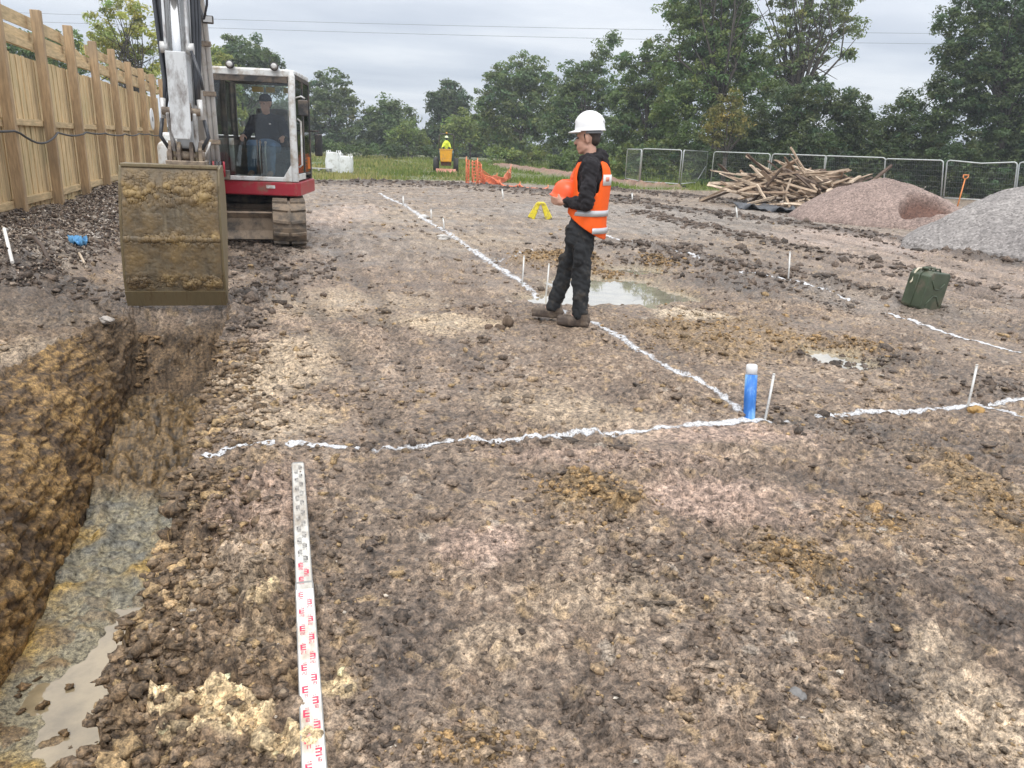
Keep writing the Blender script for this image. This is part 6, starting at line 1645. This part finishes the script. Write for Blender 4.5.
tree('tree', 'loose airy tree top with sky showing through, right of the tallest tree', 56, [(792,18,26),(822,2,24),(848,8,18),(856,28,12),(830,32,18),(785,52,26),(770,-22,28),(812,-26,24),(808,58,20),(770,70,24),(846,52,10)], (.11,.13,.068), GT, .50, 1.9, 790, seed=14, limbs=34)
tree('bush', 'dark tall hedge bush behind the timber heap', 49, [(740,132,26),(776,112,30),(812,100,26),(842,112,24),(866,126,20),(758,158,26),(798,146,32),(840,152,30),(732,168,20),(772,178,24),(815,182,26),(860,172,24)], (.056,.075,.044), GT, .95, 1.9, 795, seed=15, per=(1.0, 46))
tree('bush', 'brownish olive bush in the hedge left of the timber heap', 46, [(722,112,15),(736,96,11),(716,132,14),(738,124,12)], (.13,.115,.05), GT, .9, 1.8, 726, seed=16)
tree('bush', 'mid green bush above the left mesh fence panels', 52, [(690,140,18),(672,150,16),(704,158,16),(650,156,16),(690,170,16),(665,172,12),(630,152,14)], (.075,.1,.048), GT, 1.0, 1.9, 685, seed=17)
tree('bush', 'spiky topped dark bush in the gap left of the right hand tree', 48, [(896,118,20),(914,104,14),(880,138,22),(912,136,24),(934,128,18),(895,162,26),(928,164,22),(868,160,18),(905,186,20),(940,186,18)], (.062,.083,.047), GT, .95, 1.8, 900, seed=18)
tree('tree', 'large dark tree filling the upper right corner', 46, [(986,38,40),(958,58,24),(946,22,14),(1010,2,36),(990,88,40),(1030,56,46),(962,104,30),(1006,132,38),(1040,120,40),(954,150,26),(985,172,30),(1030,176,36),(940,90,16),(975,-5,20),(1060,20,50)], (.06,.082,.046), GT, .85, 1.9, 1000, seed=19, limbs=30, per=(1.0, 46))
tree('tree', 'dark tree beyond the right edge of the site', 44, [(1110,40,50),(1090,100,45),(1150,90,55),(1110,160,50),(1170,160,50)], DG, GT, .8, 2.2, 1110, seed=20)
tree('tree', 'green tree far behind the left end of the fence', 60, [(60,60,30),(30,80,30),(80,90,25),(20,50,24)], MG, GT, .7, 2.2, 50, seed=21)
GB = 'low bushes along the field edge'
for k, (D, bl, c, lab) in enumerate([
 (84, [(322,146,10,7),(345,148,12,6),(368,148,12,6)], DG, 'low dark bushes at the field edge behind the white bags'),
 (86, [(400,150,14,5),(425,150,14,5)], DD, 'low dark undergrowth left of the yellow dumper'),
 (78, [(498,155,12,7),(520,157,14,8),(540,154,10,7)], LG, 'pale green scrub right of the yellow dumper'),
 (66, [(556,160,12,9),(578,161,14,10),(598,162,12,10)], MG, 'rough green scrub left of the worker chest'),
 (56, [(618,166,14,12),(640,172,12,9)], LG, 'light green scrub right behind the worker back'),
 (52, [(655,178,12,6),(680,178,12,6)], LG, 'grassy scrub behind the left mesh fence panels'),
 (50, [(760,176,22,16),(800,180,24,16),(840,182,22,14),(780,160,18)], DG, 'dense dark undergrowth behind the timber heap at fence level'),
 (49, [(880,182,24,16),(920,186,24,18),(960,188,24,18),(900,165,20)], DG, 'dense dark undergrowth behind the fence above the gap of the gravel heaps'),
 (47, [(1000,190,26,18),(1040,192,28,20),(985,172,18)], DG, 'dense dark undergrowth behind the fence at the right edge'),
 (70, [(600,152,16,12),(625,150,14,12),(575,152,14,10)], MG, 'mid green scrub closing the gap below the trees at the worker head'),
 (48, [(715,186,14,6),(700,184,8,5)], MG, 'low scrub at the foot of the fence left of the timber heap')]):
    tree('bush', lab, D, bl, c, GB, 1.3, 1.7, seed=40+k, limbs=5, per=(1.0, 44))

def far_wood():
    rg = np.random.default_rng(77); C = []; R = []
    for px in range(-60, 1150, 16):
        D = 122; q = atD(px, 146+.0*px, D); s = D/FPX; gz = float(base_z(q[0], q[1])); hh = rg.uniform(9, 16)*s*(1+1.6*float(sstep(560, 720, px)))
        C.append((q[0], q[1], gz+hh*.5)); R.append((13*s, 8*s, hh*.75))
    V, F, c, _ = leaves(np.array(C), np.array(R), (1.4, 34), 2.3*122/FPX*.9, (.06,.082,.05), 6*122/FPX, 1.0, rg)
    m = np_mesh('far_wood', V, F, False); attr_color(m, 'leaf', c); props(mesh_obj('far_wood', m, LEAF), kind='stuff')
far_wood()

# ------------------------------------------------------------------ grass of the field
def grass():
    n = 95000
    X = rng.uniform(-6, 60, n); Y = 27+70*rng.uniform(0, 1, n)**1.5
    d = depth_of(X, Y)
    ye = np.interp(X, GRASS_EDGE[:, 0], GRASS_EDGE[:, 1])
    ok = (Y > ye+.25*rng.normal(0, 1, n)+.3) & (X < .9*Y+6) & (X > -.45*Y)
    bank = poly_dist(X, Y, RUT[8][0]); ok &= bank > 1.6
    X, Y = X[ok], Y[ok]; n = len(X); d = depth_of(X, Y)
    tall = np.clip(.55+1.3*fbm(X, Y, .22, 3, 401), .15, 1.3)
    H = (.16+.30*rng.uniform(0, 1, n))*tall; W = (.02+.0006*d)*rng.uniform(.7, 1.5, n)
    a = rng.uniform(0, 6.283, n); lx = np.cos(a); ly = np.sin(a); bx = rng.normal(0, .25, n)*H; by = rng.normal(0, .25, n)*H
    z = base_z(X, Y)-.02
    V = np.stack([np.stack([X-lx*W, Y-ly*W, z], -1), np.stack([X+lx*W, Y+ly*W, z], -1), np.stack([X+lx*W*.6+bx*.5, Y+ly*W*.6+by*.5, z+H*.6], -1), np.stack([X+bx, Y+by, z+H], -1)], 1).reshape(-1, 3)
    m = np_mesh('field_grass', V, np.arange(len(V)).reshape(-1, 4), False)
    t = np.clip(.4+1.1*fbm(X, Y, .18, 3, 90)+rng.normal(0, .22, n)+.35*sstep(60, 85, d), 0, 1)[:, None]
    right = sstep(10, 14, X)[:, None]*.7
    c = np.array((.105, .15, .036))*(1-t)+np.array((.30, .265, .125))*t
    c = c*(1-right)+np.array((.105, .17, .03))*right*(1-.4*t)+right*.4*t*np.array((.2,.22,.06))
    attr_color(m, 'leaf', np.repeat(1.2*c*rng.uniform(.75, 1.25, (n, 1)), 4, 0))
    props(mesh_obj('field_grass', m, LEAF), kind='stuff')
grass()

# ------------------------------------------------------------------ far things on the field
def dumper():
    D = 52; p = atD(446, 169, D); z = float(base_z(p[0], p[1])); s = D/FPX
    o = thing('dumper', 'small yellow site dumper on the field edge in front of the trees', 'dumper', (p[0], p[1], z), math.radians(-12))
    YE = simple_mat('dumper_yellow', (.72, .36, .02), .45, 0, .1, 5, (.3, .2, .1), .25, 4); TY = simple_mat('tyre', (.025, .025, .025), .8); GRN = simple_mat('dumper_green', (.03, .085, .085), .5)
    b = MB(); b.prism([(-.36, .72), (.36, .72), (.42, 1.48), (-.42, 1.48)], -1.5, -.35, 'y'); sk = b.build('skip', YE, o, .05)
    b = MB(); b.box((0, -.925, 1.5), (.9, 1.2, .05)); b.build('skip_rim', YE, sk, .01)
    b = MB(); b.box((0, .2, .62), (.7, 2.4, .3)); b.build('chassis', simple_mat('dumper_red', (.32, .07, .05), .6, 0, .2, 4, (.25, .2, .15), .5, 3), o, .03)
    b = MB(); b.prism([(-.3, .75), (1.2, .75), (1.3, 1.3), (.4, 1.45), (-.3, 1.3)], -.5, .5, 'x', Matrix.Translation((0, .3, 0))); b.build('engine_cover', GRN, o, .05)
    for sx in (-1, 1):
        for y in (-1.0, 1.05):
            w_ = MB(); Mx = Matrix.Rotation(math.radians(90), 4, 'Y'); w_.lathe([(.2, -.17), (.42, -.17), (.48, -.1), (.48, .1), (.42, .17), (.2, .17)], (sx*.66, y, .48), 22, Mx); wo = w_.build('wheel', TY, o)
            h = MB(); h.lathe([(.2, -.16), (.2, .16)], (sx*.66, y, .48), 16, Mx); h.build('hub', YE, wo)
    b = MB(); b.tube([(-.5, .9, .9), (-.5, .9, 2.35), (-.4, .9, 2.5), (.4, .9, 2.5), (.5, .9, 2.35), (.5, .9, .9)], .045, 8); b.build('roll_bar', DARKM, o)
    b = MB(); b.box((0, .55, 1.35), (.5, .5, .12)); b.box((0, .8, 1.6), (.5, .1, .5)); b.build('seat', DARKM, o, .03)
    b = MB(); b.tube([(.0, .9, 2.5), (.0, .9, 2.62)], .06, 10); b.build('beacon', simple_mat('beacon', (.6, .3, .03), .3), o)
    b = MB(); b.prism([(-1.52, .2), (-1.9, .03), (-1.9, .0), (-1.5, .0)], -.6, .6, 'x'); 
    # driver
    q = thing('person', 'distant driver in yellow hi-vis jacket sitting on the dumper', 'person', (p[0], p[1], z), math.radians(-12))
    hv = simple_mat('hivis_yellow', (.62, .72, .05), .7)
    m = MB(); m.ball((0, .55, 2.22), (.085, .10, .12), 12); m.capsule((0, .55, 2.0), (0, .55, 2.12), .06, .055); m.capsule((0, .58, 1.5), (0, .56, 1.9), .15, .17, 12)
    for sx in (-1, 1): m.capsule((sx*.1, .5, 1.48), (sx*.14, .05, 1.45), .08, .06); m.capsule((sx*.14, .05, 1.45), (sx*.14, -.05, 1.05), .06, .05); m.capsule((sx*.2, .55, 1.85), (sx*.26, .35, 1.6), .06, .05); m.capsule((sx*.26, .35, 1.6), (sx*.15, .1, 1.62), .05, .035); m.ball((sx*.14, .06, 1.62), .045, 8)
    remesh_obj(m, 'body', simple_mat('dark_overalls', (.05, .05, .06), .8), q, .03, 2)
    m = MB(); m.capsule((0, .58, 1.55), (0, .56, 1.9), .175, .2, 12)
    for sx in (-1, 1): m.capsule((sx*.17, .55, 1.88), (sx*.27, .35, 1.6), .085, .07)
    remesh_obj(m, 'jacket', hv, q, .03, 2)
    m = MB(); m.lathe([(.001, .12), (.07, .10), (.11, .05), (.125, 0), (.14, -.01), (.12, -.015)], (0, .55, 2.27), 16); m.build('helmet', simple_mat('helmet_pale', (.7, .75, .5), .4), q)
    # lowered ramp board in front
    r = MB(); r.beam((.0, -1.75, .25), (.1, -2.5, .06), 1.3, .10, (0, 0, 1)); ro = r.build('board', simple_mat('board_red', (.42, .19, .14), .8, 0, .25, 3)); ro.matrix_world = Matrix.Translation((p[0], p[1], z)) @ Matrix.Rotation(math.radians(-12), 4, 'Z')
    props(ro, 'reddish board leaning on the grass in front of the yellow dumper', 'board')
dumper()
def bulk_bags():
    D = 44.5; WB = simple_mat('woven_bag', (.72, .74, .74), .8, 0, .08, 4, (.4, .4, .36), .2, 3)
    for px, w_, h, lab in ((334, 14, 19, 'white woven bulk bag on the grass, taller left one'), (346, 13, 16, 'white woven bulk bag on the grass, lower right one')):
        p = atD(px, 170, D); z = float(base_z(p[0], p[1])); s = D/FPX; a = w_*s; H = h*s
        o = thing('bulk_bag', lab, 'bag', (p[0], p[1], z), math.radians(-14), 'white bulk bags on the field')
        n = 24; V = []; rows = 14
        for i in range(rows):
            t = i/(rows-1); bul = 1+.07*math.sin(math.pi*t)
            for k in range(n):
                A = 2*math.pi*k/n; e = 4; cx = abs(math.cos(A))**(2/e)*math.copysign(1, math.cos(A)); cy = abs(math.sin(A))**(2/e)*math.copysign(1, math.sin(A))
                wr = 1+.04*math.sin(7*A+5*t)+.03*math.sin(13*A-9*t)
                V.append((cx*a/2*bul*wr, cy*a/2*bul*wr, H*t*(1+.06*math.sin(A*3)*t)))
        V.append((0, 0, H*.93))
        F = [(i*n+k, i*n+(k+1) % n, (i+1)*n+(k+1) % n, (i+1)*n+k) for i in range(rows-1) for k in range(n)]+[((rows-1)*n+k, (rows-1)*n+(k+1) % n, rows*n) for k in range(n)]
        b = MB(); b.add(V, F, True); b.build('bag_body', WB, o)
        for sx, sy in ((-1, -1), (1, -1), (1, 1), (-1, 1)):
            l = MB(); l.tube([(sx*a*.42, sy*a*.42, H*.9), (sx*a*.40, sy*a*.40, H+.12), (sx*a*.3, sy*a*.42, H+.15), (sx*a*.28, sy*a*.42, H*.9)], .025, 6); l.build('lifting_loop', WB, o)
    p = atD(320, 168, 43.5); z = float(base_z(p[0], p[1])); o = thing('pallet', 'weathered pale pallet lying in the grass left of the white bags', 'pallet', (p[0], p[1], z+.1), math.radians(-10)); PW = simple_mat('pallet_wood', (.36, .36, .34), .9)
    for k in range(6):
        b = MB(); b.box((0, -.5+.2*k, .14), (1.2, .12, .025)); b.build('deck_board', PW, o)
    for k in (-1, 0, 1):
        b = MB(); b.box((k*.52, 0, .08), (.1, 1.15, .09)); b.build('bearer', PW, o)
bulk_bags()
def netting():
    ORN = bpy.data.materials.new('orange_netting'); ORN.use_nodes = True; nt = ORN.node_tree; b = nt.nodes['Principled BSDF']
    b.inputs['Base Color'].default_value = (.78, .22, .11, 1); b.inputs['Roughness'].default_value = .6
    PO = simple_mat('netting_stake', (.75, .28, .14), .7)
    def net(label, pts, D0, hs, cell=.16):
        P = [atD(x, y, D) for (x, y), D in zip(pts, D0)]
        P = [Vector((q[0], q[1], float(base_z(q[0], q[1]))+dz)) for q, dz in zip(P, [h[2] if len(h) > 2 else 0 for h in hs])]
        o = thing('barrier_netting', label, 'barrier netting', P[0], group='orange barrier netting on the field edge')
        for i, q in enumerate(P):
            s = MB(); s.tube([q-P[0], q-P[0]+Vector((0, 0, hs[i][1]+.1))], .022, 6); s.build('stake', PO, o)
        m = MB()
        for i in range(len(P)-1):
            L = (P[i+1]-P[i]).length; n = max(3, int(L/cell)); k = max(3, int(.9/cell))
            def pt(t, v):
                b0 = P[i].lerp(P[i+1], t)-P[0]; lo = hs[i][0]+(hs[i+1][0]-hs[i][0])*t; hi = hs[i][1]+(hs[i+1][1]-hs[i][1])*t
                sag = .22*math.sin(math.pi*t)
                return b0+Vector((.05*math.sin(9*t+4*v), .05*math.cos(7*t+5*v), max(.03, lo+(hi-lo)*v-sag*(.3+.7*v)*(L > 1.5))))
            for a in range(n+1): m.tube([pt(a/n, j/k) for j in range(k+1)], .017, 4, False)
            for j in range(k+1): m.tube([pt(a/n, j/k) for a in range(n+1)], .022, 4, False)
        m.build('net', ORN, o)
    net('orange netting wrapped upright round two stakes, left of the drooping run', [(466,179), (469,178)], [35, 35.6], [(.0, 1.1), (.0, .95)], .13)
    net('orange netting bunched upright on stakes nearest the turned soil', [(472,181), (477,182), (481,180)], [34, 33.6, 34.4], [(0, .95), (0, 1.05), (0, .8)], .12)
    net('drooping orange netting strung along the reddish bank', [(481,180), (497,177), (508,172), (511,168)], [34.5, 37, 41, 45], [(.05, .8), (.0, .42), (.15, .55), (.2, .75)], .15)
    net('sagging orange netting lying at the foot of the reddish bank', [(482,179), (500,181), (520,184), (548,188)], [34.8, 34, 32.5, 31], [(0, .45), (0, .2), (0, .16), (0, .12)], .14)
netting()
CB = simple_mat('overhead_cable', (.16, .17, .19), .6)
for (y0, y1, lab) in ((35, 36, 'upper overhead cable crossing the grey sky'), (43, 47, 'lower overhead cable crossing the grey sky')):
    A = atD(-200, y0-30, 150); B = atD(1250, y1, 150); b = MB(); pts = []
    for t in np.linspace(0, 1, 40): q = A+(B-A)*t; pts.append((q[0], q[1], q[2]-1.2*math.sin(math.pi*t)))
    b.tube(pts, .035, 5); props(b.build('overhead_cable', CB), lab, 'overhead cable')
HAZE = .0009
# ------------------------------------------------------------------ sky, sun, camera
# ------------------------------------------------------------------ moist air over the field
hm_ = bpy.data.materials.new('haze'); hm_.use_nodes = True; hn = hm_.node_tree; hn.nodes.clear()
ho_ = N(hn, 'ShaderNodeOutputMaterial'); hv_ = N(hn, 'ShaderNodeVolumePrincipled'); hv_.inputs['Color'].default_value = (.86, .92, 1, 1); hv_.inputs['Density'].default_value = HAZE; hv_.inputs['Anisotropy'].default_value = .2
hn.links.new(hv_.outputs[0], ho_.inputs['Volume'])
hb_ = MB(); hb_.box((20, 75, 14.5), (400, 270, 33)); props(hb_.build('haze', hm_), kind='stuff')
w = bpy.data.worlds.new('World'); SC.world = w; w.use_nodes = True
nt = w.node_tree; nt.nodes.clear()
out = N(nt, 'ShaderNodeOutputWorld')
SUN_EL, SUN_AZ = math.radians(52), math.radians(200)
sky = N(nt, 'ShaderNodeTexSky'); sky.sky_type = 'NISHITA'; sky.sun_disc = False
sky.sun_elevation = SUN_EL; sky.sun_rotation = SUN_AZ
bg1 = N(nt, 'ShaderNodeBackground'); bg1.inputs[1].default_value = .1
nt.links.new(sky.outputs[0], bg1.inputs[0])
tc = N(nt, 'ShaderNodeTexCoord'); sx = N(nt, 'ShaderNodeSeparateXYZ'); nt.links.new(tc.outputs['Generated'], sx.inputs[0])
zc = N(nt, 'ShaderNodeMath', operation='MAXIMUM'); nt.links.new(sx.outputs[2], zc.inputs[0]); zc.inputs[1].default_value = 0
# cloud sheet seen in perspective: direction divided by height
za = N(nt, 'ShaderNodeMath', operation='ADD'); nt.links.new(zc.outputs[0], za.inputs[0]); za.inputs[1].default_value = .11
dv = N(nt, 'ShaderNodeVectorMath', operation='SCALE'); inv = N(nt, 'ShaderNodeMath', operation='DIVIDE'); inv.inputs[0].default_value = 1; nt.links.new(za.outputs[0], inv.inputs[1])
nt.links.new(tc.outputs['Generated'], dv.inputs[0]); nt.links.new(inv.outputs[0], dv.inputs['Scale'])
mp = N(nt, 'ShaderNodeMapping'); mp.inputs['Scale'].default_value = (.8, 1.1, .2); mp.inputs['Location'].default_value = (3.1, 1.7, 0); nt.links.new(dv.outputs[0], mp.inputs[0])
cl = noise(nt, mp.outputs[0], .9, 6, .5)
zen = N(nt, 'ShaderNodeMapRange'); nt.links.new(zc.outputs[0], zen.inputs[0]); zen.inputs[1].default_value = .08; zen.inputs[2].default_value = .9; zen.inputs[3].default_value = 0.0; zen.inputs[4].default_value = 1.0
low = ramp(nt, cl, [(.33, (.45, .51, .61)), (.5, (.585, .64, .725)), (.67, (.76, .80, .855))])
cc = mixc(nt, zen.outputs[0], low, (1.95, 1.93, 1.93))
bg2 = N(nt, 'ShaderNodeBackground'); bg2.inputs[1].default_value = 1.0; nt.links.new(cc, bg2.inputs[0])
mx = N(nt, 'ShaderNodeMixShader'); mx.inputs[0].default_value = .93
nt.links.new(bg1.outputs[0], mx.inputs[1]); nt.links.new(bg2.outputs[0], mx.inputs[2]); nt.links.new(mx.outputs[0], out.inputs[0])
sl = bpy.data.lights.new('sun', 'SUN'); sl.energy = 1.3; sl.angle = math.radians(20); sl.color = (1, .97, .92)
so = bpy.data.objects.new('sun', sl); link(so)
d = Vector((math.sin(SUN_AZ)*math.cos(SUN_EL), math.cos(SUN_AZ)*math.cos(SUN_EL), math.sin(SUN_EL)))
so.rotation_euler = d.to_track_quat('Z', 'Y').to_euler(); so.location = (0, -20, 30)
cam = bpy.data.cameras.new('camera'); cam.sensor_width = 36; cam.sensor_fit = 'HORIZONTAL'; cam.lens = FPX*36/1024
cam.clip_start = .05; cam.clip_end = 20000
co = bpy.data.objects.new('camera', cam); link(co)
M = Matrix(((RC[0,0], RC[0,1], -RC[0,2], 0), (RC[1,0], RC[1,1], -RC[1,2], 0), (RC[2,0], RC[2,1], -RC[2,2], CAMH), (0,0,0,1)))
co.matrix_world = M; SC.camera = co
SC.view_settings.view_transform = 'Standard'; SC.view_settings.look = 'None'; SC.view_settings.exposure = .22; SC.view_settings.gamma = 1; SC.view_settings.use_curve_mapping = False
SC.cycles.use_denoising = True
try:
    SC.cycles.denoiser = 'OPENIMAGEDENOISE'; SC.cycles.denoising_input_passes = 'RGB_ALBEDO_NORMAL'; SC.cycles.denoising_prefilter = 'ACCURATE'
except Exception: pass
SC.cycles.max_bounces = 6; SC.cycles.diffuse_bounces = 3; SC.cycles.glossy_bounces = 3; SC.cycles.transmission_bounces = 5; SC.cycles.transparent_max_bounces = 8
SC.cycles.sample_clamp_indirect = 6
